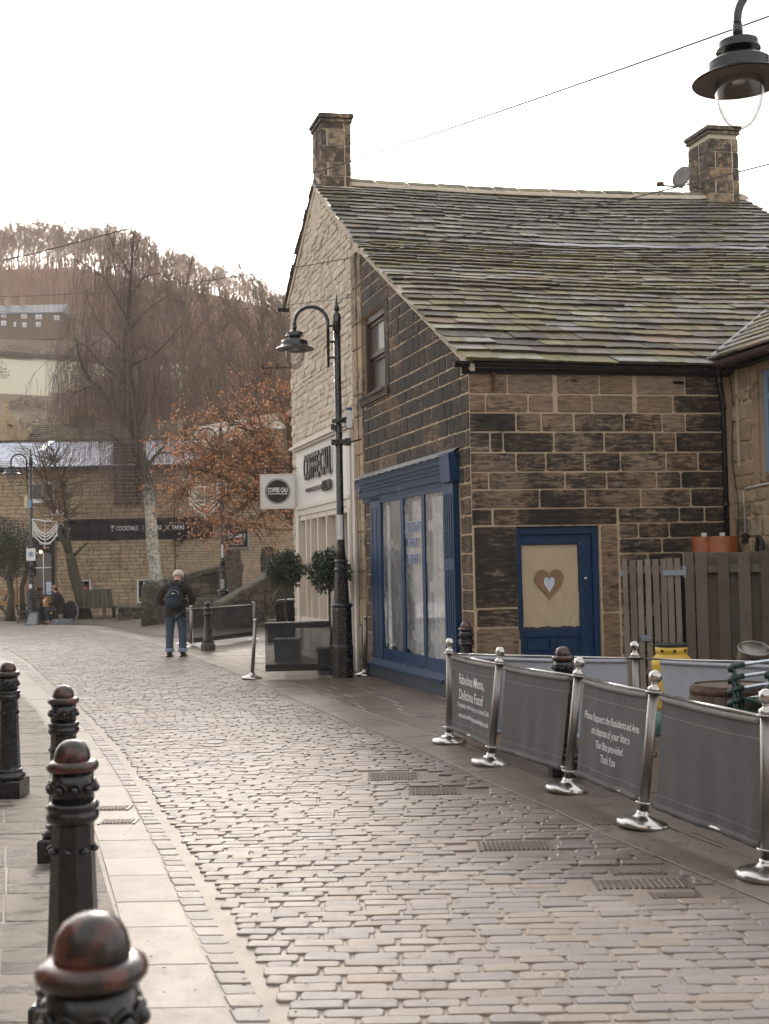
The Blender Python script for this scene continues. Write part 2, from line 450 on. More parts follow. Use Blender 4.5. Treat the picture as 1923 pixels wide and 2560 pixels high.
def f_riven(n):
    r = n.rnd(); p = n.pos(); big = n.noise(n.pos((1, 1.8, 1)), 3.2, 5, .62, .5); fn_ = n.noise(p, 60, 4, .7); md = n.noise(p, 9, 5, .7)
    c = n.mix(r[0], (.27, .235, .20), (.36, .315, .27)); c = n.mix(.5, c, n.mix(fn_, .3, .75), 'OVERLAY')
    w = n.ramp(big, [(.41, 1), (.50, 0)])
    c = n.mix(n.math('MULTIPLY', w, .88), c, (.060, .045, .035))
    return {BC: c, 'Specular IOR Level': .35, RO: n.math('MULTIPLY_ADD', w, -.22, n.math('MULTIPLY_ADD', md, .2, .66)), NO: n.bump(n.math('ADD', n.math('MULTIPLY', big, 2.0), n.math('ADD', md, n.math('MULTIPLY', fn_, .4))), .8, .012)}
M_riven = mat('riven flags', f_riven)
def f_rampc(n):
    p = n.pos(); q = n.nd('ShaderNodeTexBrick'); n.put(q.inputs['Vector'], n.pos((1, 1, 0))); q.inputs['Scale'].default_value = 3.2
    q.inputs['Color1'].default_value = (.26, .20, .16, 1); q.inputs['Color2'].default_value = (.19, .15, .12, 1); q.inputs['Mortar'].default_value = (.07, .055, .045, 1)
    q.inputs['Mortar Size'].default_value = .05; q.inputs['Row Height'].default_value = .35
    c = n.mix(n.noise(p, 2.2, 5, .7), q.outputs[0], (.11, .09, .075)); return {BC: c, RO: .55, NO: n.bump(q.outputs[1], -.6, .03)}
M_rampc = mat('cobbled bank', f_rampc)
M_earth = simple('earth', (.12, .10, .08), .9, sc=2)

def paint(name, col, rough=.4, chip=(.3, .25, .2), amt=.0, grime=.25, coat=0.0):
    def f(n):
        p = n.pos(); a = n.noise(p, 6, 5, .7); b = n.noise(p, 40, 4, .7); g = n.noise(n.pos((6, 6, .9)), 2.2, 4, .6)
        c = n.mix(n.math('MULTIPLY', g, grime*1.6), col, tuple(q*.62 for q in col))
        c = n.mix(.25, c, n.mix(b, .35, .7), 'OVERLAY')
        if amt: c = n.mix(n.ramp(n.math('ADD', n.math('MULTIPLY', a, .6), n.math('MULTIPLY', b, .4)), [(.66-amt*.3, 0), (.69-amt*.3, 1)]), c, chip)
        return {BC: c, RO: n.math('MULTIPLY_ADD', b, .25, rough-.12), NO: n.bump(n.math('ADD', b, g), .25, .003), 'Coat Weight': coat, 'Specular IOR Level': .3}
    return mat(name, f)
M_blue = paint('blue gloss paint', (.003, .034, .098), .5, chip=(.12, .16, .22), amt=.12)
M_blue_worn = paint('weathered blue paint', (.008, .032, .080), .65, chip=(.14, .15, .16), amt=.22, grime=.4)
M_plinth = paint('grey blue plinth', (.045, .060, .082), .6, chip=(.02, .02, .02), amt=.2, grime=.9)
M_cream = paint('cream paint', (.62, .565, .50), .55, grime=.18)
M_white = paint('off white board', (.66, .645, .615), .5, grime=.12)
M_whiteframe = paint('white window paint', (.70, .69, .66), .45, grime=.2)
M_blackp = paint('black gloss paint', (.010, .011, .013), .22, chip=(.10, .10, .10), amt=.05, grime=.1, coat=.4)
M_blackmatt = paint('black sign board', (.012, .012, .015), .5, grime=.1)
M_blackletter = simple('black lettering', (.012, .012, .014), .3, bump=.0)
M_whiteletter = simple('white lettering', (.72, .72, .72), .6, bump=.0)
M_orangeletter = simple('orange lettering', (.75, .33, .20), .6, bump=.0)
M_blueletter = simple('blue lettering', (.015, .06, .25), .5, bump=.0)
def f_cap(n):
    p = n.obj(); r = n.rnd(); a = n.noise(n.pos(), 13, 5, .7, .5); b = n.noise(p, 60, 3, .6)
    c = n.mix(n.ramp(a, [(.42, 0), (.53, 1)]), (.105, .034, .024), (.014, .012, .012))
    c = n.mix(n.ramp(b, [(.60, 0), (.80, .35)]), c, (.30, .16, .12)); return {BC: c, RO: n.math('MULTIPLY_ADD', a, .35, .12), 'Coat Weight': .3, NO: n.bump(n.math('ADD', a, b), .25, .004)}
M_cap = mat('worn red paint over black', f_cap)
def f_iron(n):
    p = n.pos(); a = n.noise(p, 20, 5, .7); z = n.noise(p, 4, 4, .7)
    c = n.mix(n.ramp(a, [(.55, 0), (.75, .6)]), (.006, .007, .009), (.014, .016, .019)); c = n.mix(n.ramp(z, [(.64, 0), (.74, .2)]), c, (.035, .024, .018))
    return {BC: c, RO: n.math('MULTIPLY_ADD', a, .35, .10), 'Coat Weight': .3, NO: n.bump(a, .35, .006)}
M_iron = mat('black painted cast iron', f_iron)
M_steel = mat('polished steel', lambda n: {BC: (.50, .48, .46), ME: 1.0, RO: n.math('MULTIPLY_ADD', n.noise(n.pos((1, 1, 1)), 9, 4, .7), .28, .06)})
M_steelbrush = mat('brushed steel', lambda n: {BC: (.25, .235, .22), ME: 1.0, RO: n.math('MULTIPLY_ADD', n.noise(n.pos((1, 1, 8)), 14, 4, .7), .35, .22)})
M_galv = simple('galvanised steel', (.30, .34, .38), .5, .5, var=.2)
def fabric(name, col, trans=.35, alpha=1.0):
    def f(n):
        p = n.pos(); w = n.noise(n.pos((1, 1, 5)), 60, 3, .6); g = n.noise(p, 3.5, 4, .6); h = n.noise(n.pos((1, 1, .35)), 7, 3, .6)
        c = n.mix(g, tuple(q*.8 for q in col), tuple(q*1.18 for q in col)); c = n.mix(.3, c, n.mix(w, .3, .75), 'OVERLAY')
        d = {BC: c, RO: .8, NO: n.bump(n.math('ADD', n.math('MULTIPLY', h, 5), w), .5, .006), 'Specular IOR Level': .3}
        if alpha < 1: d['mixtrans'] = alpha
        return d
    return mat(name, f)
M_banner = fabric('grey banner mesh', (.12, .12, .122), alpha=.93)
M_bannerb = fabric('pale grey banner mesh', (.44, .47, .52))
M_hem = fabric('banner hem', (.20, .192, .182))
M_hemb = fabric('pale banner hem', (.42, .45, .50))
M_mesh = fabric('dark see-through mesh', (.03, .032, .036), alpha=.72)
def f_wood(n, c0=(.20, .155, .12), c1=(.36, .305, .25), green=.0):
    p = n.pos((9, 9, 1.1)); r = n.rnd(); g = n.noise(p, 2.6, 6, .7, .8); h = n.noise(n.pos(), 3, 4, .6); kn = n.vor(n.pos((1, 1, .6)), 4.5)
    c = n.mix(g, c0, c1); c = n.mix(n.math('MULTIPLY', r[0], .6), c, tuple(q*.5 for q in c0)); c = n.mix(n.math('MULTIPLY', r[1], .35), c, (.25, .235, .22))
    c = n.mix(n.ramp(kn, [(.04, .8), (.10, 0)]), c, (.05, .035, .025))
    c = n.mix(n.ramp(h, [(.5, 0), (.75, .6)]), c, (.075, .07, .035))
    return {BC: c, RO: .82, NO: n.bump(g, .6, .004)}
M_wood = mat('weathered softwood', f_wood)
M_wooddark = mat('damp fence wood', lambda n: f_wood(n, (.085, .064, .046), (.165, .128, .096)))
M_benchwood = mat('green weathered bench wood', lambda n: f_wood(n, (.045, .045, .025), (.095, .090, .055)))
M_barrel = mat('barrel oak', lambda n: f_wood(n, (.060, .030, .018), (.135, .072, .042)))
M_orangewood = mat('orange stained wood', lambda n: f_wood(n, (.36, .155, .05), (.50, .25, .09)))
M_guitar = simple('guitar spruce', (.50, .27, .12), .35)
M_orangepl = simple('orange plastic drum', (.30, .085, .022), .5, var=.3, sc=5)
M_yellow = simple('yellow plastic', (.62, .40, .045), .45, var=.1, sc=4)
M_green = simple('green plastic', (.02, .13, .085), .45)
M_dkgreen = simple('dark green chair plastic', (.010, .040, .034), .35)
M_alu = mat('aluminium tube', lambda n: {BC: (.55, .60, .66), ME: 1.0, RO: .28})
M_plastwhite = simple('white plastic', (.62, .62, .60), .45, var=.06)
M_greyplastic = simple('grey plastic', (.30, .31, .33), .5)
M_rubber = simple('black rubber', (.015, .015, .016), .7)
M_rust = simple('rusty iron', (.09, .045, .025), .85, var=.4)
M_plantpot = simple('lead grey planter', (.075, .095, .115), .55, var=.2)
M_glassdark = mat('dark window glass', lambda n: {BC: (.012, .014, .017), RO: .04, 'Specular IOR Level': .8, NO: n.bump(n.noise(n.pos(), 1.2, 2, .5), .06, .05)})
def f_winglass(n):
    return {BC: (.80, .86, .92), ME: 1.0, RO: .04, 'mixtrans': n.math('MULTIPLY_ADD', n.math('POWER', fres(n), 3.0), .55, .05)}
def fres(n):
    l = n.nd('ShaderNodeLayerWeight'); l.inputs[0].default_value = .45; return l.outputs['Facing']
M_glassclear = mat('clear lamp glass', lambda n: {BC: (.17, .165, .16), ME: 1.0, RO: .05, 'mixtrans': n.math('MULTIPLY_ADD', n.math('POWER', fres(n), 1.2), .85, .12)})
M_weakglass = mat('thin door glass', lambda n: {BC: (.5, .5, .5), RO: .03, 'mixtrans': n.math('MULTIPLY_ADD', n.math('POWER', fres(n), 2.5), .22, .06)})
M_winglass = mat('shop window glass', f_winglass)
def f_plastic(n):
    p = n.pos(); a = n.noise(n.pos((1, 1, .45)), 3.4, 6, .75, 1.2); b = n.noise(p, 14, 5, .8, .8)
    al = n.ramp(n.math('ADD', n.math('MULTIPLY', a, .7), n.math('MULTIPLY', b, .3)), [(.34, .10), (.62, .62)])
    return {BC: n.mix(b, (.58, .64, .68), (.80, .82, .83)), RO: .22, 'mixtrans': al, NO: n.bump(n.math('ADD', a, n.math('MULTIPLY', b, .4)), .9, .05)}
M_plastic = mat('clear plastic dust sheet', f_plastic)
def f_paper(n):
    p = n.pos(); a = n.noise(n.pos((1, 1, .5)), 3, 5, .6, .6); b = n.noise(p, 12, 4, .6)
    return {BC: n.mix(a, (.52, .40, .235), (.62, .49, .31)), RO: .7, NO: n.bump(n.math('ADD', a, n.math('MULTIPLY', b, .2)), .7, .04)}
M_paper = mat('brown paper', f_paper)
M_card = simple('brown cardboard', (.27, .16, .09), .8)
M_whitecard = simple('pale blue card', (.55, .64, .74), .6)
M_curtain = mat('net curtain', lambda n: {BC: n.mix(n.noise(n.pos((14, 14, .4)), 1.4, 3, .6), (.20, .185, .16), (.34, .32, .28)), RO: .9})
M_brownframe = paint('brown window paint', (.075, .045, .040), .5, chip=(.2, .17, .15), amt=.15)
M_blueframe = paint('pale blue window paint', (.20, .30, .42), .5, grime=.2)
M_glow = mat('lit bulb', lambda n: {BC: (1, .8, .5), 'Emission Color': (1.0, .66, .30), 'Emission Strength': 9.0})
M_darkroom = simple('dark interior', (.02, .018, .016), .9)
M_warmroom = simple('warm wooden interior', (.12, .055, .022), .8)
# bark and leaves
def f_birch(n):
    p = n.pos(); a = n.noise(n.pos((3, 3, 7)), 1.7, 6, .75, .4); b = n.noise(n.pos((1, 1, .35)), 9, 5, .7)
    z = n.xyz()[2]; up_ = n.math('MULTIPLY', n.math('SUBTRACT', z, 4.6), .16)
    k = n.math('ADD', n.math('MULTIPLY', a, .6), n.math('MULTIPLY', b, .4)); k = n.math('ADD', k, n.math('MAXIMUM', up_, -.03))
    return {BC: n.ramp(k, [(.44, (.46, .43, .36)), (.53, (.18, .16, .12)), (.58, (.05, .045, .035))]), RO: .8, NO: n.bump(b, .6, .02)}
M_birch = mat('silver birch bark', f_birch)
M_bark = mat('dark mossy bark', lambda n: {BC: n.mix(n.noise(n.pos(), 7, 5, .7), (.038, .030, .022), (.10, .095, .055)), RO: .9, NO: n.bump(n.noise(n.pos((1, 1, .3)), 14, 4, .7), .6, .02)})
M_twig = mat('birch twigs', lambda n: {BC: n.mix(n.noise(n.pos(), 1.2, 2, .5), (.12, .082, .068), (.19, .135, .115)), RO: .85})
M_twigbrown = mat('brown bare twigs', lambda n: {BC: n.mix(n.noise(n.pos(), .35, 3, .5), (.10, .068, .05), (.18, .12, .082)), RO: .9})
M_twigfar = mat('far woodland twigs', lambda n: {BC: n.mix(n.noise(n.pos(), .03, 3, .5), (.22, .122, .078), (.38, .21, .13)), RO: .95})
def leaf(name, c0, c1, tr=.3, rough=.5):
    def f(n):
        r = n.rnd(); c = n.mix(r[0], c0, c1); return {BC: c, RO: rough, 'Subsurface Weight': 0.0}
    return mat(name, f)
M_orangeleaf = leaf('orange autumn leaf', (.38, .16, .065), (.70, .37, .19), rough=.7)
M_bay = leaf('bay leaf', (.010, .026, .014), (.045, .075, .040), rough=.28)
M_evergreen = leaf('evergreen leaf', (.010, .014, .008), (.045, .055, .028), rough=.5)
M_scrub = leaf('scrub foliage', (.06, .045, .028), (.15, .10, .062), rough=.8)
M_drygrass = leaf('dry grass', (.20, .15, .07), (.35, .28, .14), rough=.8)
def f_hill(n):
    p = n.pos(); a = n.noise(p, .12, 6, .7); b = n.noise(p, .9, 5, .7)
    return {BC: n.ramp(n.math('ADD', n.math('MULTIPLY', a, .55), n.math('MULTIPLY', b, .45)), [(.34, (.055, .055, .028)), (.46, (.15, .095, .06)), (.56, (.20, .145, .09)), (.66, (.27, .225, .14))]), RO: .95, NO: n.bump(b, .8, .5)}
M_hill = mat('rough hillside', f_hill)
M_field = mat('winter pasture', lambda n: {BC: n.mix(n.noise(n.pos(), .25, 5, .7), (.34, .315, .215), (.45, .41, .30)), RO: .95})
M_forest = mat('woodland floor', lambda n: {BC: n.mix(n.noise(n.pos(), .15, 5, .7), (.09, .062, .042), (.18, .12, .075)), RO: .95})
# people
def cloth(name, col, sc=30, bd=.006):
    return mat(name, lambda n: {BC: n.mix(n.noise(n.obj(), sc, 5, .7), tuple(q*.6 for q in col), tuple(q*1.3 for q in col)), RO: .88, NO: n.bump(n.math('ADD', n.noise(n.obj(), 9, 3, .6), n.noise(n.obj(), 80, 2, .6)), .6, bd*3)})
M_jacket = cloth('dark brown corduroy', (.022, .016, .013))
M_jeans = cloth('worn blue denim', (.055, .085, .125), 12)
M_jeansd = cloth('dark denim', (.025, .035, .050), 12)
M_boot = simple('brown leather boots', (.028, .016, .012), .4)
M_pack = cloth('navy nylon backpack', (.016, .026, .045))
M_strap = cloth('purple grey strap', (.060, .050, .075))
M_hairwhite = cloth('white wool hat', (.60, .54, .48), 50)
M_skin = simple('skin', (.50, .29, .21), .55, var=.06)
M_beanie = cloth('tan wool cap', (.27, .18, .10))
M_coatblack = cloth('black coat', (.012, .011, .012))
M_hair = simple('brown hair', (.05, .028, .016), .7)
M_silver = simple('silver grille', (.24, .25, .26), .5, .3)
M_case = simple('grey hard case', (.10, .11, .13), .4)
M_tinsel = simple('white garland', (.72, .71, .69), .5, var=.1)
M_gold = simple('gold tinsel', (.38, .22, .08), .4, .4, var=.5, sc=30)
M_cable = simple('black cable', (.02, .02, .022), .5)
M_greycable = simple('grey overhead wire', (.07, .065, .06), .5)
def f_drain(n):
    p = n.obj(); return {BC: n.mix(n.noise(p, 30, 4, .6), (.07, .05, .042), (.16, .12, .10)), ME: .2, RO: .4}
M_drain = mat('cast iron cover', f_drain)
# ------------------------------------------------------------------ ground, street, kerbs, pavements
XY = lambda a, b, o: (a, b, o)
def struct(name, kind='structure', loc=(0, 0, 0)):
    return empty(name, loc, kind=kind)
# street edges read off the photograph and put on the ground plane
e1 = [G(*p) for p in ((0, 1616), (60, 1655), (114, 1707), (196, 1778), (283, 1870), (361, 1988), (425, 2093), (484, 2189), (520, 2262), (572, 2351), (620, 2433), (678, 2549), (715, 2640))]
e0 = [G(*p) for p in ((0, 1640), (60, 1682), (114, 1730), (219, 1833), (274, 1911), (320, 1988), (361, 2070), (406, 2157), (456, 2280), (520, 2408), (582, 2549), (612, 2640))]
eK = [G(*p) for p in ((-30, 1672), (36, 1719), (105, 1787), (185, 1950), (237, 2084), (292, 2280), (361, 2531), (385, 2640))]
rE = [G(*p) for p in ((0, 1556), (183, 1569), (320, 1593), (459, 1634), (560, 1672), (670, 1716), (750, 1756), (863, 1803), (990, 1851), (1099, 1899), (1260, 1974), (1391, 2030), (1523, 2095), (1701, 2168), (1922, 2262), (2300, 2420))]
def xat(L): 
    q = sorted([(p.y, p.x) for p in L]); ys = [a for a, b in q]; xs = [b for a, b in q]
    def f(y):
        if y > ys[-1]: return xs[-1]+(xs[-1]-xs[-2])/(ys[-1]-ys[-2])*(y-ys[-1])
        if y < ys[0]: return xs[0]+(xs[1]-xs[0])/(ys[1]-ys[0])*(y-ys[0])
        return interp(y, ys, xs)
    return f
fL1, fL0, fK, fR = xat(e1), xat(e0), xat(eK), xat(rE)

b = MB(); b.grid(lambda u, v: (-900+1800*u, -60+(v**2)*1400, -.09), 30, 40)
g = b.build('ground', M_earth, kind='structure')
# mortar bed of everything paved, gently uneven
def bedfn(u, v):
    x = -24+36*u; y = -2+56*v
    return (x, y, .0015+.0015*math.sin(x*2.1+y)+.001*math.sin(y*3.3))
b = MB(); b.grid(bedfn, 90, 120)
road = struct('road')
b.build('joint_bed', M_bed, road, smooth=True)

# ---- cobbles (setts) of the street
rng = random.Random(4)
def rndv(): return (rng.random(), rng.random(), rng.random())
holes = []          # cover rectangles in the cobbles: (x0,x1,y0,y1)
def cover_rect(px, py, w, l, ang=0): q = G(px, py); return (q.x-w/2, q.x+w/2, q.y-l/2, q.y+l/2)
holes += [cover_rect(985, 1942, .44, .42), cover_rect(1085, 1979, .40, .34), cover_rect(1288, 2116, .46, .26), cover_rect(1606, 2212, .52, .22), cover_rect(1595, 2180, .30, .14), cover_rect(1690, 2240, .26, .14)]
def inhole(x0, x1, y0, y1):
    for h in holes:
        if x1 > h[0]-.01 and x0 < h[1]+.01 and y1 > h[2] and y0 < h[3]: return True
    return False
P = Pieces(); far = MB(); y = 3.9; row = 0
wob = [rng.uniform(0, 6) for _ in range(6)]
def rowoff(x, y): return .007*math.sin(x*1.1+wob[0]+y*.4)+.002*math.sin(x*3.7+wob[1]+y*2)
while y < 44:
    h = rng.uniform(.088, .104) if y < 27 else rng.uniform(.10, .13)
    xl = fL1(y)+.03 if y < 28 else -.36*y-1.0
    xr = fR(y)-.035
    if y > 27: xr = min(xr, fR(y)-.05)
    x = xl+rng.uniform(0, .05); first = True
    xmin = -.36*y-.4
    while x < xr-.05:
        w = rng.uniform(.205, .262) if not (first and row % 2) else rng.uniform(.10, .14)
        first = False
        if x+w > xr-.05: w = xr-x
        if w < .05: break
        if x+w > xmin and x < .37*y+.5 and not inhole(x, x+w, y, y+h):
            gx = rng.uniform(.006, .012); gy = rng.uniform(.004, .008)
            q = [(x+gx, y+gy), (x+w-gx, y+gy), (x+w-gx, y+h-gy), (x+gx, y+h-gy)]
            q = [(a+rng.uniform(-.005, .005), c_+rng.uniform(-.004, .004)+rowoff(a, y)) for a, c_ in q]
            top = .003+rng.uniform(-.003, .0035); tx = rng.uniform(-.015, .015); ty = rng.uniform(-.03, .045); cx, cy = x+w/2, y+h/2
            tl = lambda a, b_, tx=tx, ty=ty, cx=cx, cy=cy: (a-cx)*tx+(b_-cy)*ty
            if y < 19:
                P.new().piece(XY, roundc(q, .013, rng, .003), -.03, top+.008, .0045, rndv(), dome=.0012, tilt=tl)
            elif y < 28: far.piece(XY, roundc(q, .014, rng), -.03, top+.007, .005, rndv(), tilt=tl)
            else: far.piece(XY, q, -.03, top+.004, .008, rndv(), tilt=tl)
        x += w
    y += h; row += 1
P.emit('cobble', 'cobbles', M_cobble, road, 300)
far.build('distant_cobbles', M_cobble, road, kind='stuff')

# ---- gutter setts along the left edge
kerb = struct('left_kerb'); P = Pieces()
y = 3.6
while y < 30:
    h = rng.uniform(.11, .16)
    a0, a1 = fL0(y)+.008, fL1(y)-.012; c0, c1 = fL0(y+h)+.008, fL1(y+h)-.012
    if a1-a0 < .05: a0 = a1-.2; c0 = c1-.2
    q = [(a0, y+.006), (a1, y+.006), (c1, y+h-.007), (c0, y+h-.007)]
    q = [(a+rng.uniform(-.006, .006), b_+rng.uniform(-.004, .004)) for a, b_ in q]
    P.new().piece(XY, roundc(q, .014, rng, .002), -.03, .006+rng.uniform(-.003, .003), .005, rndv(), dome=.0015)
    y += h
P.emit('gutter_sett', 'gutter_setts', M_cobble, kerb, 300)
P = Pieces(); y = 3.4; cov = [(fK(y_)+.03, y_) for y_ in ()]
cv1 = G(283, 2023); cv2 = G(297, 2057)
while y < 30:
    h = rng.uniform(.42, .60); s_ = .10
    a0, a1 = fK(y)+.008, fL0(y)-.008; c0, c1 = fK(y+h)+.008, fL0(y+h)-.008
    q = [(a0, y+.003), (a1, y+.003), (c1, y+h-.003), (c0, y+h-.003)]
    P.new().piece(XY, q, -.03, .006+rng.uniform(-.001, .002), .003, rndv())
    y += h
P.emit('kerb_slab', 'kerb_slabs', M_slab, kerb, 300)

# ---- riven flags on the left
lp = struct('left_pavement'); P = Pieces()
y = 3.2
while y < 30:
    h = rng.uniform(.34, .62); x = fK(y)-.012
    while x > -.36*y-.9:
        w = rng.uniform(.45, 1.0)
        x0 = x-w
        q = [(x0+.006, y+.006), (x-.006, y+.006), (x-.006+(fK(y+h)-fK(y)), y+h-.006), (x0+.006+(fK(y+h)-fK(y)), y+h-.006)]
        P.new().piece(XY, roundc(q, .015, rng, .004), -.03, .006+rng.uniform(-.003, .003), .006, rndv(), dome=.002)
        x = x0
    y += h
P.emit('flagstone', 'flagstones', M_riven, lp, 300, smooth=False)

# ---- right channel slabs and pavement
rp = struct('right_pavement'); P = Pieces()
def chan(y): return fR(y)
pts = []
y = 5.2
CW = .46
while y < 46:
    h = rng.uniform(.55, .85) if y < 27 else 1.2
    dx = chan(y+h)-chan(y); L = math.hypot(dx, h); nx, ny = h/L, -dx/L
    a = (chan(y), y); c_ = (chan(y+h), y+h); g_ = .004*L
    ux, uy = dx/L, h/L
    q = [(a[0]+ux*.004, a[1]+uy*.004), (a[0]+nx*CW+ux*.004, a[1]+ny*CW+uy*.004), (c_[0]+nx*CW-ux*.004, c_[1]+ny*CW-uy*.004), (c_[0]-ux*.004, c_[1]-uy*.004)]
    P.new().piece(XY, q, -.03, .012+rng.uniform(-.002, .002), .004, rndv())
    y += h
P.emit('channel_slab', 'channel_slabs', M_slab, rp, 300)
# building directions
cB = Vector((1.12, 15.35)); dB = Vector((-.304, 1)).normalized(); eB = Vector((1, .18)).normalized()
nL = Vector((-dB.y, dB.x)); nF = Vector((eB.y, -eB.x))
P = Pieces(); uX, uY = Vector((dB.y, -dB.x)), dB
org = Vector((0.2, 5.0))
b_ = -3.0
def chan_side(poly):
    """clip a flag to the pavement side of the channel"""
    cy = sum(p[1] for p in poly)/len(poly); cx = sum(p[0] for p in poly)/len(poly)
    y0 = cy-.5; y1 = cy+.5
    dx = chan(y1)-chan(y0); L = math.hypot(dx, 1); nx, ny = 1/L, -dx/L
    p0 = (chan(y0)+nx*(CW+.008), y0+ny*(CW+.008)); p1 = (chan(y1)+nx*(CW+.008), y1+ny*(CW+.008))
    return clipline(poly, p1, p0)
row = 0
while b_ < 34:
    h = rng.uniform(.38, .55); a = -9.0+rng.uniform(0, .5)
    while a < 9.5:
        w = rng.uniform(.45, .85)
        q = [org+uX*s+uY*t for s, t in ((a+.004, b_+.004), (a+w-.004, b_+.004), (a+w-.004, b_+h-.004), (a+.004, b_+h-.004))]
        q = [(p.x, p.y) for p in q]
        ctr = (sum(p[0] for p in q)/4, sum(p[1] for p in q)/4)
        a += w
        v = Vector(ctr)-cB; s_ = v.dot(nF); t_ = v.dot(nL)
        if s_ < -.45 and t_ < -.45 and (Vector(ctr)-cB).dot(dB) < 9.5: continue
        if not inframe((ctr[0], ctr[1], 0), 260) : continue
        if ctr[0] < chan(ctr[1])-.3: continue
        q = chan_side(q)
        if len(q) < 3 or parea(q) < .01: continue
        P.new().piece(XY, q, -.03, .012+rng.uniform(-.002, .003), .004, rndv())
    b_ += h
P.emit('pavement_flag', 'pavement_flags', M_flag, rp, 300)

# ---- iron covers
def cover(name, x0, x1, y0, y1, z, label, grid=(7, 5), slots=False):
    r = empty(name, ((x0+x1)/2, (y0+y1)/2, z), label, 'drain cover')
    b = MB(); b.box(x0, x1, y0, y1, -.03, z); b.build('cover_frame', M_drain, r)
    nx, ny = grid; k = MB()
    for i in range(nx):
        for j in range(ny):
            cx = lerp(x0+.025, x1-.025, (i+.5)/nx); cy = lerp(y0+.02, y1-.02, (j+.5)/ny); sx = (x1-x0)/nx*.30; sy = (y1-y0)/ny*(.42 if slots else .30)
            k.piece(lambda a, b, o: (a, b, o), [(cx-sx, cy-sy), (cx+sx, cy-sy), (cx+sx, cy+sy), (cx-sx, cy+sy)], z-.001, z+.008, .003)
    k.build('raised_studs', M_drain, r, kind='stuff')
    for sx0, sx1 in ((x0-.0, x0+.018), (x1-.018, x1)):
        q = MB(); q.box(sx0, sx1, y0, y1, z-.002, z+.006); q.build('rim', M_drain, r)
labs = ['studded iron cover in the cobbles, farthest from the camera, level with the cafe barrier', 'studded iron cover in the cobbles beside the second barrier post',
        'wide studded iron cover in the cobbles before the fourth barrier post', 'largest iron cover low on the right of the cobbled street', 'small iron cover just behind the largest one on the right', 'small iron cover just in front of the largest one on the right']
for i, h in enumerate(holes): cover('drain_cover', h[0], h[1], h[2], h[3], .002, labs[i], (14, 7) if i != 1 else (12, 6))
for q, L_ in ((cv1, 'upper of two small iron covers in the pale kerb slabs on the left'), (cv2, 'lower of two small iron covers in the pale kerb slabs on the left')):
    cover('drain_cover', q.x-.13, q.x+.13, q.y-.09, q.y+.09, .008, L_, (8, 4))
q = G(1065, 1791); cover('drain_cover', q.x-.14, q.x+.14, q.y-.2, q.y+.2, .013, 'dark slotted iron grating in the slabs near the blue shopfront', (6, 3), True)
q = G(1545, 2056); cover('drain_cover', q.x-.2, q.x+.1, q.y-.16, q.y+.16, .013, 'slotted iron grating beside the base of the fourth barrier post', (7, 3), True)

# ---- cobbled bank and square beyond the bend
bank = [G(*p) for p in ((470, 1620), (380, 1592), (225, 1562), (-80, 1548))]
b = MB()
def bankfn(u, v):
    x = lerp(-19, 1.0, u)
    yR = None
    y0 = interp(x, [-19, -14.5, -9.5, -6.6, -4.0, -2.0, 1.0], [45.6, 45.6, 40.2, 33.5, 29.3, 29.2, 29.2])
    y_ = lerp(y0, 54.5, v); k = max(0, 1-abs(x+5.5)/4.5)
    return (x, y_, .022+min(1, v*2.2)*.42*k)
b.grid(bankfn, 60, 40)
b.build('cobbled_bank', M_rampc, smooth=True, kind='structure')
# ------------------------------------------------------------------ the stone buildings
def SW(s, z, o=0.0):
    p = cB+dB*s+nL*o; return (p.x, p.y, z)
def FWf(t, z, o=0.0):
    p = cB+eB*t+nF*o; return (p.x, p.y, z)
def zlow(s): return 4.36+.563*(s+.18)              # lower roof surface
S_SEAM, S_RIDGE, S_FAR = 5.15, 7.95, 10.45
def zup(s): return 9.22-.655*abs(s-S_RIDGE)        # upper roof surface
Z0 = V0 = None
def vplane(px, py, p0, dr):
    d_ = ray(px, py); n_ = Vector((-dr.y, dr.x, 0)); t = ((Vector((p0.x, p0.y, 0))-C0).dot(n_))/d_.dot(n_); return C0+d_*t
def T_(px, py=1224.0):
    q = vplane(px, py, cB, eB); return (Vector((q.x, q.y))-cB).dot(eB), q.z
z7 = lambda x, y: (1150+x*.4651, 880+y*.4651)
def tz(x): return T_(z7(x, 0)[0])[0]
rs = random.Random(11)

cot = empty('stone_cottage', SW(0, 0), 'soot blackened stone cottage with the blue shopfront and blue door at the street corner', 'building')
# wall cores (mortar face), real thickness
b = MB()
prism(FWf, [(0.0, 0), (7.6, 0), (7.6, 4.42), (0.0, 4.42)], [[(.575, .0+.02), (1.70, .02), (1.70, 2.25), (.575, 2.25)]], -.42, 0.0, b)
b.build('front_wall', M_mortar, cot)
fwall = bpy.data.objects['front_wall']
b = MB()
prism(SW, [(.003, 0), (S_SEAM, 0), (S_SEAM, zlow(S_SEAM)-.12), (.003, zlow(0)-.12)],
      [[(.80, .3), (4.4, .3), (4.4, 2.9), (.80, 2.9)], [(3.66, 4.60), (4.92, 4.60), (4.92, 5.95), (3.66, 5.95)]], -.42, 0.0, b)
swall = b.build('side_wall', M_mortar, cot)

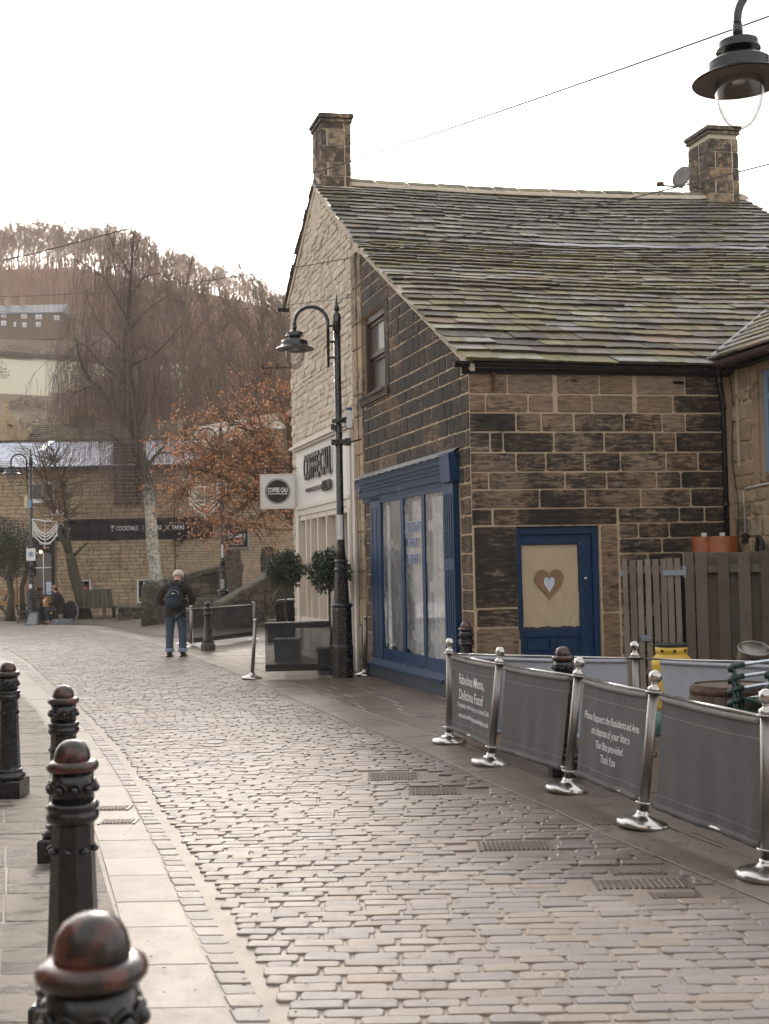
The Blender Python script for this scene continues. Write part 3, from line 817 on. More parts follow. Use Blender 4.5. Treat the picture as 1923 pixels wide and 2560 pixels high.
def zc(y): return T_(*z7(65, y))[1]
P = Pieces()
rows = [
 (125, 225, [60, 268, 515, 532, 765, 946, 962, 1225, 1420]),
 (225, 326, [0, 148, 378, 515, 534, 722, 943, 962, 1160, 1420]),
 (326, 430, [62, 310, 446, 622, 893, 1098, 1222, 1420]),
 (430, 541, [62, 168, 238, 512, 783, 1052, 1168, 1420]),
 (541, 647, [62, 305, 465, 676, 867, 1113, 1285, 1420]),
 (647, 742, [62, 155, 567, 790, 1058, 1190, 1420]),
 (742, 845, [50, 427, 672, 970, 1240, 1420]),
 (845, 935, [62, 170]), (845, 938, [174, 842]), (845, 930, [846, 1175, 1310, 1420]),
 (930, 1015, [846, 953, 1118, 1420]), (1015, 1098, [846, 1078, 1262, 1420]),
 (1098, 1190, [846, 1000, 1190, 1420]), (1190, 1300, [846, 1110, 1280, 1420]), (1300, 1420, [846, 1040, 1250, 1420]), (1420, 1540, [846, 1130, 1420]), (1540, 1660, [846, 1000, 1220, 1420]), (1660, 1780, [846, 1120, 1420]),
 (938, 1380, [68, 300]), (1382, 1485, [74, 302]), (1487, 1770, [70, 306]),
 (938, 1420, [748, 842]), (1420, 1770, [748, 842])]
for y0, y1, xs in rows:
    za, zb = zc(y0), zc(y1)
    if y0 == 125: za = 4.36
    for i in range(len(xs)-1):
        a0, a1 = max(0.0, tz(xs[i])), tz(xs[i+1])
        if a1 < .03: continue
        j0 = .010; q = [(a0+(0 if a0 <= .001 else j0), zb+j0), (a1-j0, zb+j0), (a1-j0, za-j0), (a0+(0 if a0 <= .001 else j0), za-j0)]
        if zb < 0: q = [(p_[0], max(p_[1], .0)) for p_ in q]
        if parea(q) < .004: continue
        if a1-a0 < .06 : continue
        sootv = rs.uniform(.15, .75); mx = (a0+a1)/2
        if mx > 2.9: sootv = rs.uniform(.8, 1.15)
        if y0 in (125, 225): sootv -= .6 if mx < 3.0 else 0
        if y0 == 225 and .5 < mx < 3.0 and i in (2, 6, 7): sootv -= .5
        if y0 == 845 and len(xs) == 2: sootv = .75
        if y0 == 938 and xs[0] == 68: sootv = .95
        if y0 == 1382: sootv = .9
        if y0 == 1487: sootv = .1
        if xs[0] == 748: sootv = -.1
        rr = (rs.random(), rs.random(), sootv)
        qq = roundc(q, .02, rs, .003) if a0 > .001 else [(q[0][0], q[0][1]), (q[1][0], q[1][1]), (q[2][0], q[2][1]), (q[3][0], q[3][1])]
        P.new().piece(FWf, qq, -.03, .010+rs.uniform(-.003, .004), .008, rr)
P.emit('stone', 'stones', M_front, fwall, 300)
# stone returns round the corner and the mass of the wall beyond the gate
P = Pieces()
# side wall ashlar
hol = [(.0, .34, 0, 0)]
def lay_wall(P, fr, s0, s1, z0, ztop, blocks, rng, hmin, hmax, wmin, wmax, gap, out=.010, jit=.004, rnd_fn=None, rc=.018, bev=.008, quoin=None, dome=0.0, zwob=0.0, minarea=.003):
    z = z0
    while z < max(ztop(s0), ztop(s1), ztop((s0+s1)/2)):
        h = rng.uniform(hmin, hmax); a = s0-rng.uniform(0, wmin*.8)
        while a < s1:
            w = rng.uniform(wmin, wmax)*(1.0 if h < (hmin+hmax)/2 else 1.1)
            lo, hi = max(a, s0), min(a+w, s1); a += w
            if hi-lo < .05: continue
            dz = rng.uniform(-zwob, zwob)
            poly = [(lo, z), (hi, z), (hi, z+h), (lo, z+h)]
            poly = clipline(poly, (s1+1, ztop(s1)+(ztop(s1)-ztop(s0))/(s1-s0)*1), (s0-1, ztop(s0)-(ztop(s1)-ztop(s0))/(s1-s0)*1)) if isinstance(ztop, Lin) else poly
            if not isinstance(ztop, Lin): 
                for (pa, pb) in ztop.lines: poly = clipline(poly, pa, pb) if len(poly) > 2 else poly
            if len(poly) < 3: continue
            # cut by openings
            todo = [poly]
            for (x0, x1, y0, y1) in blocks:
                nt = []
                for q in todo:
                    bx0, bx1 = min(p[0] for p in q), max(p[0] for p in q); by0, by1 = min(p[1] for p in q), max(p[1] for p in q)
                    if bx1 <= x0 or bx0 >= x1 or by1 <= y0 or by0 >= y1: nt.append(q); continue
                    l_ = clip(q, -1, 0, x0); r_ = clip(q, 1, 0, -x1)
                    m_ = clip(clip(q, 1, 0, -x0), -1, 0, x1) if True else []
                    u_ = clip(m_, 0, 1, -y1) if len(m_) > 2 else []; d_ = clip(m_, 0, -1, y0) if len(m_) > 2 else []
                    nt += [k for k in (l_, r_, u_, d_) if len(k) > 2]
                todo = nt
            for q in todo:
                q = shrink(q, gap/2)
                if len(q) < 3 or parea(q) < minarea: continue
                rr = rnd_fn(q) if rnd_fn else (rng.random(), rng.random(), rng.random())
                qq = roundc(q, rc, rng, jit)
                P.new().piece(fr, qq, -.03, out+rng.uniform(-.004, .006)+(rng.uniform(0, dome*2) if dome else 0), bev, rr, dome=rng.uniform(0, dome) if dome else 0.0)
        z += h
class Lin:
    def __init__(s, f): s.f = f
    def __call__(s, x): return s.f(x)
blocks = [(.40, 5.06, 2.92, 3.26), (.40, 4.56, 0, 2.92), (3.42, 5.0, 4.45, 6.16), (-.1, .30, 4.25, 4.6)]
def rside(q):
    mz = sum(p[1] for p in q)/len(q); ms = sum(p[0] for p in q)/len(q)
    so = rs.uniform(.3, .9)
    if mz < 2.9: so = rs.uniform(-.35, .25)
    elif mz < 3.6: so = rs.uniform(-.2, .8)
    return (rs.random(), rs.random(), so)
lay_wall(P, SW, .012, S_SEAM-.24, .0, Lin(lambda s: zlow(s)-.16), blocks, rs, .18, .27, .20, .42, .019, rnd_fn=rside)
# window surround: lintel, sill, mullion jambs of dressed stone
for s0, s1, z0_, z1_, so in ((3.42, 5.0, 5.96, 6.16, .8), (3.42, 3.63, 4.60, 5.95, 1.0), (4.95, 5.0, 4.60, 5.95, .8), (3.42, 5.0, 4.46, 4.585, .6)):
    P.new().piece(SW, [(s0+.006, z0_), (s1-.006, z0_), (s1-.006, z1_), (s0+.006, z1_)], -.03, .018 if z0_ > 4.5 else .05, .01, (rs.random(), .3, so))
P.emit('stone', 'stones', M_side, swall, 235)

# sash window in the side wall
wi = empty('sash_window', SW(4.3, 4.6, -.1), parent=cot); KIDS.setdefault(cot.name, []).append(wi)
b = MB()
for a0, a1, z0_, z1_ in ((3.66, 3.74, 4.60, 5.95), (4.84, 4.92, 4.60, 5.95), (3.74, 4.84, 5.83, 5.95), (3.74, 4.84, 4.60, 4.68)): b.fbox(SW, a0, a1, z0_, z1_, -.20, -.055)
b.build('window_frame', M_brownframe, wi)
b = MB()
for a0, a1, z0_, z1_, o in ((3.74, 3.80, 5.24, 5.83, -.10), (4.78, 4.84, 5.24, 5.83, -.10), (3.80, 4.78, 5.77, 5.83, -.10), (3.80, 4.78, 5.24, 5.31, -.10),
    (3.74, 3.80, 4.68, 5.24, -.14), (4.78, 4.84, 4.68, 5.24, -.14), (3.80, 4.78, 4.68, 4.76, -.14), (3.80, 4.78, 5.19, 5.24, -.14)): b.fbox(SW, a0, a1, z0_, z1_, o-.05, o, .006)
b.build('sash', M_brownframe, wi)
for z0_, z1_, o in ((5.31, 5.77, -.125), (4.76, 5.19, -.165)):
    b = MB(); b.fbox(SW, 3.80, 4.78, z0_, z1_, o-.006, o); b.build('pane', M_weakglass, wi)
b = MB(); b.grid(lambda u, v: SW(3.76+1.06*u, 4.70+1.12*v, -.24+.012*math.sin(u*70)), 60, 2); b.build('net_curtain', M_curtain, wi, smooth=True)
b = MB(); b.fbox(SW, 3.6, 5.0, 4.56, 4.60, -.12, .07, .01); b.build('sill', M_side, wi)

# cream verge pointing and black gutter, downpipe
b = MB()
def vergefr(a, b_, o): return SW(a, zlow(a)+b_, o)
prism(SW, [(-.16, zlow(-.16)-.135), (S_SEAM+.1, zlow(S_SEAM+.1)-.15), (S_SEAM+.1, zlow(S_SEAM+.1)-.03), (-.16, zlow(-.16)-.03)], [], -.02, .035, b)
b.build('verge_pointing', M_mortar_pale, cot)
def gutter(name, p, q, mat_, parent, r=.06):
    b = MB(); p = Vector(p); q = Vector(q); dr = (q-p).normalized(); sd_ = dr.cross(Vector((0, 0, 1))).normalized(); n = 10; vs = []
    for e_, rr in ((p, r), (q, r), (p, r-.008), (q, r-.008)):
        for k in range(n+1):
            a = PI*k/n; vs.append(e_+sd_*math.cos(a)*rr-Vector((0, 0, 1))*math.sin(a)*rr*1.05)
    m = n+1; fs = []
    for k in range(n):
        fs.append((k, k+1, m+k+1, m+k)); fs.append((2*m+k+1, 2*m+k, 3*m+k, 3*m+k+1))
        fs.append((k, k+1, 2*m+k+1, 2*m+k)); fs.append((m+k+1, m+k, 3*m+k, 3*m+k+1))
    fs += [(0, m, 3*m, 2*m), (n, 2*m+n, 3*m+n, m+n)]
    b.add(vs, fs)
    L = (q-p).length; k = 0.4
    b.tube([p+Vector((0, 0, .0))+sd_*r, q+sd_*r], .008, 5); b.tube([p-sd_*r, q-sd_*r], .008, 5)
    b.add([p+sd_*r, p-sd_*r, p-sd_*r*.8-Vector((0, 0, r*.8)), p-Vector((0, 0, r*1.05)), p+sd_*r*.8-Vector((0, 0, r*.8))], [(0, 1, 2, 3, 4)])
    o = b.build(name, mat_, parent)
    while k < L:
        c_ = MB(); a = p+dr*k
        for w in (-.02, .02): pass
        c_.tube([a+sd_*(r+.004)*math.cos(PI*j/8)-Vector((0, 0, 1))*math.sin(PI*j/8)*(r+.008) for j in range(9)], .011, 5)
        c_.build('gutter_bracket', mat_, o); k += 1.0
    return o
def fp(t, z, o): return Vector(FWf(t, z, o))
gutter('gutter', fp(-.22, 4.36, .10), fp(3.58, 4.30, .10), M_blackp, cot, .065)
b = MB(); b.fbox(FWf, -.1, 3.6, 4.22, 4.38, .0, .025); b.build('fascia_board', M_blackmatt, cot)
b = MB(); b.tube([fp(3.40, 4.27, .10), fp(3.40, 4.12, .10), fp(3.44, 3.98, .06), fp(3.46, 3.86, .06), fp(3.46, .05, .06)], [.045, .045, .04, .036, .036], 12)
for z_ in (3.8, 2.5, 1.2): b.lathe([(.036, -.03), (.048, -.03), (.048, .03), (.036, .03)], 12, fp(3.46, z_, .06))
b.build('downpipe', M_blackp, cot, smooth=True)
b = MB(); b.fbox(FWf, .30, .335, 4.0, 4.22, .012, .04); b.fbox(FWf, .295, .34, 4.18, 4.24, .012, .06); b.build('iron_bracket', M_rust, cot)
b = MB(); b.lathe([(.001, 0), (.075, .0), (.085, .012), (.07, .022), (.06, .012), (.001, .008)], 18, fp(2.86, 4.12, .0)); o_ = b.build('vent_pipe', M_blackmatt, cot)
b = MB(); b.fbox(FWf, .07, .19, 3.62, 3.71, .012, .03, .004); b.build('iron_tie', M_blackmatt, cot)

# ---- tiled roofs
def tile_roof(P, s_edge, t0, t1, zf, sgn, expo0, expo1, total, rng, wmin, wmax, thick, cond=None, sag=.03):
    """sgn: +1 the slope rises with s; b runs up the slope"""
    ds = .01; sl = (zf(s_edge+sgn*ds)-zf(s_edge))/ds; cs = 1/math.sqrt(1+sl*sl); sn = sl*cs
    def fr(a, b_, o):
        s = s_edge+sgn*b_*cs; z = zf(s_edge)+b_*sn
        wv = sag*math.sin(a*.9+b_*.2)*.3+.004*math.sin(a*2.7+b_*1.9)-sag*1.6*math.sin(PI*min(1, max(0, (a-t0)/(t1-t0))))
        p = cB+eB*a+dB*(s-sgn*o*sn); return (p.x, p.y, z+o*cs+wv)
    b_ = 0; 
    while b_ < total-.02:
        ex = lerp(expo0, expo1, b_/total)*rng.uniform(.92, 1.08); ex = min(ex, total-b_); a = t0-rng.uniform(0, .3)
        rowo = rng.uniform(-.006, .01)
        while a < t1:
            w = rng.uniform(wmin, wmax)*lerp(1.1, .85, b_/total); lo, hi = max(a, t0+rng.uniform(-.03, .02)), min(a+w, t1); a += w
            if hi-lo < .06: continue
            if cond and not cond((lo+hi)/2, s_edge+sgn*(b_+ex/2)*cs, zf(s_edge)+(b_+ex/2)*sn): continue
            th = thick*rng.uniform(.75, 1.3); g_ = rng.uniform(.002, .008); lift = rng.uniform(0, .008)+rowo; sk = rng.uniform(-.012, .012)
            n = 4; vs = []
            lowe = [lo+g_+(hi-lo-2*g_)*i/n for i in range(n+1)]
            jb = [b_-.02+rng.uniform(-.010, .010) for _ in lowe]
            jo = [rng.uniform(-.004, .004) for _ in lowe]
            up_b = b_+ex+.05
            for i, q in enumerate(lowe): vs.append(fr(q, jb[i], .03+lift+th+jo[i]))       # 0..n lower top edge
            for i, q in enumerate(lowe): vs.append(fr(q, jb[i]+.05, .018+lift+jo[i]*.5))       # lower bottom edge
            vs += [fr(lo+g_+sk, up_b, .012+th*.6), fr(hi-g_+sk, up_b, .012+th*.6), fr(lo+g_, up_b, .0), fr(hi-g_, up_b, .0)]
            m = n+1; u0, u1, d0, d1 = 2*m, 2*m+1, 2*m+2, 2*m+3
            fs = [(m+i, m+i+1, i+1, i) for i in range(n)]
            fs.append(tuple(range(0, m))+(u1, u0)); fs += [(m, 0, u0, d0), (n, m+n, d1, u1)]
            P.new().add(vs, fs, (rng.random(), rng.random(), rng.random()))
        b_ += ex
rt_ = random.Random(5)
def zwing(t): return 4.42+.52*(t-3.30)
lowroof = MB()
L_low = math.hypot(S_SEAM+.35, .563*(S_SEAM+.35))
lowroof.grid(lambda u, v: (lambda s: (cB.x+eB.x*(-.02+7.6*u)+dB.x*s, cB.y+eB.y*(-.02+7.6*u)+dB.y*s, zlow(s)-.10))(-.15+(S_SEAM+.5)*v), 6, 6)
lr = lowroof.build('lower_roof', M_wooddark, cot)
P = Pieces()
tile_roof(P, -.24, -.14, 7.5, zlow, 1, .31, .185, L_low-.15, rt_, .27, .62, .038, cond=lambda t, s, z: not (t > 3.2 and zwing(t) > z+.12))
P.emit('roof_tile', 'roof_tiles', M_tile, lr, 300)
# leadwork between the roofs
b = MB(); b.grid(lambda u, v: (lambda s: (cB.x+eB.x*(-.05+7.6*u)+dB.x*s, cB.y+eB.y*(-.05+7.6*u)+dB.y*s, zlow(s)+.085+.006*math.sin(u*31)+.004*math.sin(u*77)-.05*math.sin(u*PI)))(5.06+.14*v), 60, 2)
b.build('lead_flashing', M_lead, cot)

# ---- the taller gabled house behind
gh = empty('gabled_stone_house', SW(5.2, 0), 'tall gabled house of pale rubble stone with the white coffee shopfront and two chimneys', 'building')
b = MB()
gab = [(S_SEAM+.004, 0), (S_FAR, 0), (S_FAR, zup(S_FAR)-.12), (S_RIDGE, zup(S_RIDGE)-.1), (S_SEAM+.004, zup(S_SEAM)-.12)]
prism(SW, gab, [[(5.55, .02), (9.75, .02), (9.75, 4.2), (5.55, 4.2)]], -.45, 0.0, b)
gw = b.build('gable_wall', M_mortar_pale, gh)
b = MB()
def boxpoly(pts, z0_, z1_):
    n = len(pts); b.add([(p[0], p[1], z0_) for p in pts]+[(p[0], p[1], z1_) for p in pts], [tuple(range(n-1, -1, -1)), tuple(range(n, 2*n))]+[(i, (i+1) % n, n+(i+1) % n, n+i) for i in range(n)])
def PW(t, s): p = cB+eB*t+dB*s; return (p.x, p.y)
boxpoly([PW(.45, S_FAR-.3), PW(8.6, S_FAR-.3), PW(8.6, S_FAR), PW(.0, S_FAR)], 0, 7.5)
boxpoly([PW(8.2, 5.3), PW(8.6, 5.3), PW(8.6, S_FAR-.3), PW(8.2, S_FAR-.3)], 0, 7.5)
boxpoly([PW(.45, 5.2), PW(8.6, 5.2), PW(8.6, 5.45), PW(.45, 5.45)], 4, 7.35)
b.build('rear_walls', M_quoin, gh)
class Gab:
    lines = [((S_FAR+1, zup(S_FAR+1)-.14), (S_RIDGE, zup(S_RIDGE)-.14)), ((S_RIDGE, zup(S_RIDGE)-.14), (S_SEAM-1, zup(S_SEAM-1)-.14))]
    def __call__(s, x): return zup(x)
P = Pieces(); rg = random.Random(21)
lay_wall(P, SW, 5.46, S_FAR-.02, .0, Gab(), [(5.2, 10.0, 0, 4.42)], rg, .08, .16, .10, .40, .008, out=.006, jit=.016, rc=.025, bev=.010, dome=.013, rnd_fn=lambda q: (rg.random(), rg.random()*.7, rg.random()))
P.emit('rubble_stone', 'rubble_stones', M_rubble, gw, 300)
# dressed quoins at the seam
P = Pieces(); z = .0; i = 0
while z < zup(5.2)-.30:
    h = rg.uniform(.35, .85); top = min(z+h, zup(5.2)-.16)
    P.new().piece(SW, [(S_SEAM+.012, z+.006), (5.44+(.0 if i % 2 else .02), z+.006), (5.44, top-.006), (S_SEAM+.012, top-.006)], -.03, .045+rg.uniform(-.01, .01), .012, (rg.random(), .2, rg.uniform(.5, .9) if z > 3.2 else rg.uniform(.2, .5)))
    P.new().piece(SW, [(S_SEAM-.235, z+.006), (S_SEAM-.004, z+.006), (S_SEAM-.004, min(top, zlow(5.0)-.2)-.006), (S_SEAM-.235, min(top, zlow(5.0)-.2)-.006)], -.03, .030, .012, (rg.random(), .2, rg.uniform(.4, .9))) if z < zlow(5)-.6 else None
    z = top+.001; i += 1
P.emit('quoin', 'quoins', M_quoin, gw, 60)
# verge pointing and upper roof
b = MB()
prism(SW, [(S_SEAM-.22, zup(S_SEAM-.22)-.13), (S_RIDGE, zup(S_RIDGE)-.15), (S_RIDGE, zup(S_RIDGE)-.02), (S_SEAM-.22, zup(S_SEAM-.22)-.02)], [], -.02, .045, b)
prism(SW, [(S_RIDGE, zup(S_RIDGE)-.15), (S_FAR+.2, zup(S_FAR+.2)-.13), (S_FAR+.2, zup(S_FAR+.2)-.02), (S_RIDGE, zup(S_RIDGE)-.02)], [], -.02, .045, b)
b.build('verge_pointing', M_mortar_pale, gh)
TE = 8.86
b = MB()
for s0, s1 in ((S_SEAM-.20, S_RIDGE), (S_FAR+.28, S_RIDGE)):
    b.grid(lambda u, v: (lambda s: PW(-.03+(TE)*u, s)+(zup(s)-.10,))(lerp(s0, s1, v)), 6, 4)
ur = b.build('upper_roof', M_wooddark, gh)
LU = math.hypot(S_RIDGE-(S_SEAM-.30), .655*(S_RIDGE-(S_SEAM-.30)))
P = Pieces()
tile_roof(P, S_SEAM-.30, -.10, TE, zup, 1, .27, .19, LU-.08, rt_, .26, .56, .034, sag=.045)
P.emit('roof_tile', 'roof_tiles', M_tile_up, ur, 300)
P = Pieces()
tile_roof(P, S_FAR+.32, -.10, TE, zup, -1, .30, .28, math.hypot(S_FAR+.32-S_RIDGE, .655*(S_FAR+.32-S_RIDGE))-.1, rt_, .5, .7, .028)
P.emit('rear_roof_tile', 'rear_roof_tiles', M_tile, ur, 0)
# ridge stones bedded on pale mortar
P = Pieces(); t = .55
def sagz(t): return -.072*math.sin(PI*min(1, max(0, t/8.6)))
def RF(a, c_, z_): p = cB+eB*a+dB*(S_RIDGE+c_); return (p.x, p.y, zup(S_RIDGE)+z_+sagz(a))
while t < TE-.1:
    L_ = min(rg.uniform(.5, .7), TE-t); q = P.new(); rr = (rg.random(), rg.random(), rg.random()); g_ = .025
    vs = []
    for a in (t+g_, t+L_-g_):
        for c_, z_ in ((-.20, -.03), (-.19, .03), (-.05, .13), (.05, .13), (.19, .03), (.20, -.03)): vs.append(RF(a, c_, z_+rg.uniform(-.008, .008)))
    q.add(vs, [(0, 1, 2, 3, 4, 5), (11, 10, 9, 8, 7, 6)]+[(k, k+6, k+7, k+1) for k in range(5)], rr); t += L_
P.emit('ridge_stone', 'ridge_stones', M_ridge, ur, 60)
b = MB(); vs = []
n = 40
for i in range(n+1):
    a = -.06+(TE+.06)*i/n; j = rg.uniform(-.012, .012)
    for c_, z_ in ((-.24, -.075), (-.225, -.01), (-.06, .105), (.06, .105), (.225, -.01), (.24, -.075)): vs.append(RF(a, c_+j, z_+j*.5))
b.add(vs, [(i*6+k, (i+1)*6+k, (i+1)*6+k+1, i*6+k+1) for i in range(n) for k in range(5)]); b.build('ridge_mortar', M_mortar_pale, gh)

# chimneys
def chimney(t0, t1, s0, s1, z0_, z1_, parent, seedv, label):
    rg2 = random.Random(seedv)
    ch = empty('chimney', PW((t0+t1)/2, (s0+s1)/2)+(z0_,), parent=parent); KIDS.setdefault(parent.name, []).append(ch); ch['label'] = label
    b = MB(); b.fbox(lambda a, c_, o: PW(a, c_)+(o,), t0+.02, t1-.02, s0+.02, s1-.02, z0_, z1_-.16); b.build('core', M_mortar_pale, ch)
    # courses of big stones, each a solid block wrapping the shaft
    z = z0_; i = 0
    while z < z1_-.2:
        h = min(rg2.uniform(.26, .34), z1_-.17-z)
        if h < .12: break
        cuts = [t0, lerp(t0, t1, .22), lerp(t0, t1, .80), t1] if i % 2 else [t0, lerp(t0, t1, .78), t1]
        for k in range(len(cuts)-1):
            g1 = .012; x0, x1 = cuts[k]+(g1 if k else 0), cuts[k+1]-(g1 if k < len(cuts)-2 else 0)
            for y0, y1 in ((s0, lerp(s0, s1, .48)), (lerp(s0, s1, .52), s1)):
                q = MB(); jj = lambda: rg2.uniform(-.006, .008)
                q.piece(lambda a, c_, o: PW(a, c_)+(o,), roundc([(x0-jj(), y0-jj()), (x1+jj(), y0-jj()), (x1+jj(), y1+jj()), (x0-jj(), y1+jj())], .018, rg2, .003), z+.012, z+h-.008, .008, (rg2.random(), rg2.random(), rg2.uniform(.1, 1)))
                q.build('chimney_stone', M_chim, ch, centre=True)
        z += h; i += 1
    for e_, za, zb in ((.025, z1_-.17, z1_-.09), (.05, z1_-.09, z1_)):
        q = MB(); q.piece(lambda a, c_, o: PW(a, c_)+(o,), [(t0-e_, s0-e_), (t1+e_, s0-e_), (t1+e_, s1+e_), (t0-e_, s1+e_)], za, zb, .02, (.4, .3, .5)); q.build('cap_stone', M_chim, ch, centre=True)
    b = MB(); 
    for k in range(1): b.fbox(lambda a, c_, o: PW(a, c_)+(o,), t0-.05, t1+.05, s0-.06, s1+.06, z0_-.05, z0_+.06, .02)
    b.build('flaunching', M_mortar_pale, ch)
chimney(.02, .60, 7.62, 8.35, 9.0, 10.50, gh, 3, 'chimney at the street gable end')
chimney(7.95, 8.60, 7.60, 8.40, 8.95, 10.62, gh, 8, 'chimney at the far right end of the ridge')
b = MB(); b.fbox(SW, 7.62, 8.35, 8.3, 9.05, -.3, .03, .01); b.build('chimney_breast', M_rubble, gh)
# rafter end and bracket at the far eaves, white gutter end
b = MB(); b.tube([SW(10.65, 7.32, -.1), SW(10.65, 7.32, .25)], .05, 10); b.build('gutter_end', M_blackp, gh)
b = MB(); p0 = Vector(SW(S_FAR, 6.05, .0)); lx = Vector((-1, .05, 0)).normalized()
b.tube([p0, p0+lx*.62], .018, 6); b.tube([p0+lx*.62+Vector((0, 0, .05)), p0+lx*.62-Vector((0, 0, .02)), p0+lx*.56-Vector((0, 0, .14)), p0+lx*.46-Vector((0, 0, .14)), p0+lx*.42-Vector((0, 0, 0))], .012, 6)
for k in (.62, .30): b.lathe([(.02, -.02), (.035, 0), (.035, .06), (.02, .09)], 8, p0+lx*k)
b.build('insulator_bracket', M_rust, gh)

# satellite dish on the right chimney
M_dishgrey = simple('weathered grey dish', (.15, .14, .135), .5)
sdp = Vector(PW(7.46, 7.8)+(9.42,))
sd_ = empty('satellite_dish', sdp, 'grey satellite dish with an arm beside the right chimney', 'satellite dish')
b = MB(); n = 20; Mx = Matrix.Translation(sdp+Vector((0, 0, .18))) @ Matrix.Rotation(R(42), 4, 'Z') @ Matrix.Rotation(R(-78), 4, 'Y')
b.M = Mx; b.lathe([(.001, -.045), (.12, -.036), (.22, 0), (.225, .004), (.12, -.03), (.001, -.039)], 24); b.build('dish', M_dishgrey, sd_, smooth=True)
b = MB(); b.tube([Vector(PW(7.95, 7.9)+(9.40,)), sdp+Vector((.22, 0, -.02)), sdp+Vector((.12, 0, .04)), sdp+Vector((.06, 0, .16))], .014, 6); b.build('bracket', M_rust, sd_)
b = MB(); b.tube([sdp+Vector((.02, 0, -.04)), sdp+Vector((-.42, -.03, .0))], .018, 6); b.fbox(lambda a, c_, o: tuple(sdp+Vector((a, c_, o))), -.52, -.38, -.06, .02, -.01, .07, .01); b.build('receiver_arm', M_rust, sd_)

# ---- wing on the right
wg = empty('rear_wing', PW(3.6, 0)+(0,), 'rubble stone wing with pale blue window frame, at the right edge behind the fence', 'building')
TW = 3.60
def WW(a, z, o=0.0):       # a runs towards the camera, o out of the wall
    p = cB+eB*TW-dB*a+nL*o; return (p.x, p.y, z)
b = MB()
prism(WW, [(.0, 0), (5, 0), (5, 4.4), (.0, 4.4)], [[(.66, 2.88), (1.74, 2.88), (1.74, 4.2), (.66, 4.2)]], -.4, 0, b)
ww = b.build('wing_wall', M_mortar, wg)
P = Pieces(); rw = random.Random(9)
lay_wall(P, WW, .02, 4.9, 0, Lin(lambda s: 4.3), [(.50, 1.9, 2.72, 4.3)], rw, .16, .28, .14, .34, .022, out=.010, jit=.01, rc=.03, bev=.014, dome=.01, rnd_fn=lambda q: (rw.random(), rw.random(), rw.random()))
P.emit('rubble_stone', 'rubble_stones', M_wing, ww, 200)
wi = empty('window', WW(1.2, 2.9, 0), parent=wg); KIDS.setdefault(wg.name, []).append(wi)
b = MB()
for a0, a1, z0_, z1_ in ((.52, .655, 2.72, 4.3), (.665, 1.84, 2.76, 2.875), (.665, 1.84, 4.205, 4.3)): b.fbox(WW, a0, a1, z0_, z1_, -.1, .03, .008)
b.build('stone_surround', M_brownish if 'M_brownish' in globals() else M_quoin, wi)
b = MB()
for a0, a1, z0_, z1_ in ((.66, .74, 2.88, 4.2), (.74, 1.74, 2.88, 2.97), (.74, 1.74, 4.1, 4.2), (.74, 1.74, 3.82, 3.90)): b.fbox(WW, a0, a1, z0_, z1_, -.14, -.06, .006)
b.build('window_frame', M_blueframe, wi)
b = MB(); b.fbox(WW, .74, 1.74, 2.97, 4.1, -.12, -.11); b.build('pane', M_glassdark, wi)
b = MB(); b.fbox(WW, .16, .21, 3.0, 4.3, .012, .028, .004); b.build('mortar_strip', M_mortar_pale, wg)
# wing roof
b = MB()
nx = 8
b.grid(lambda u, v: (lambda t, s: PW(t, s)+(zwing(t)-.10,))(3.32+4.3*u, -5+lerp(0, (5-.24)+((zwing(3.32+4.3*u)-4.36)/.563), v)), 12, 4)
wr = b.build('wing_roof', M_wooddark, wg)
P = Pieces(); a = 3.30; rr_ = random.Random(31)
while a < 6.8:
    ex = .27; s_top = -.18+(zwing(a)-4.36)/.563
    s = s_top+.1
    while s > -5:
        w = rr_.uniform(.35, .65); s0, s1 = s-w, s; s -= w
        th = .03; lift = rr_.uniform(.02, .035)
        def wfr(t, s_, o): return PW(t-.46*o, s_)+(zwing(t)+o*.88,)
        vs = [wfr(a-.02+rr_.uniform(-.01, .01), s0+.004, lift+th), wfr(a-.02, s1-.004, lift+th), wfr(a+ex+.05, s1-.004, .03), wfr(a+ex+.05, s0+.004, .03), wfr(a-.02, s0+.004, lift), wfr(a-.02, s1-.004, lift)]
        P.new().add(vs, [(0, 1, 2, 3), (4, 5, 1, 0), (0, 3, 4), (1, 5, 2)], (rr_.random(), rr_.random(), rr_.random()))
    a += ex
P.emit('roof_tile', 'roof_tiles', M_tile, wr, 60)
b = MB(); b.grid(lambda u, v: (lambda t: PW(t-.02+.06*v, -.18+(zwing(t)-4.36)/.563+.05)+(zwing(t)+.06,))(3.25+4*u), 20, 1); b.build('valley_lead', M_lead, wg)
g1_ = Vector(PW(3.30, .02)+(4.36,)); g2_ = Vector(PW(3.30, -5)+(4.42,)); gutter('gutter', g1_, g2_, M_brownframe, wg, .07)
b = MB(); b.fbox(WW, 0, 5, 4.28, 4.40, -.0, .18); b.build('soffit', M_blackmatt, wg)
# cables and boxes on the wing wall
b = MB(); b.tube([WW(2.1, 2.80, .03), WW(.33, 2.70, .03), WW(.28, 2.66, .03), WW(.29, 2.12, .03)], .014, 6); b.build('white_conduit', M_plastwhite, wg, smooth=True)
b = MB(); b.fbox(WW, .25, .35, 1.98, 2.10, .015, .07, .008); b.build('socket_box', M_rubber, wg)
b = MB(); b.tube([WW(.05+.04*math.sin(k*.9)+k*.006, 4.2-k*.2, .03) for k in range(12)], .007, 5); b.build('loose_cable', M_cable, wg, smooth=True)
b = MB(); b.tube([WW(.56, 1.5, .05), WW(.56, 1.95, .05), WW(.60, 2.06, .06), WW(.67, 2.0, .05), WW(.65, 1.5, .05)], .028, 8); b.build('black_pipe', M_rubber, wg, smooth=True)

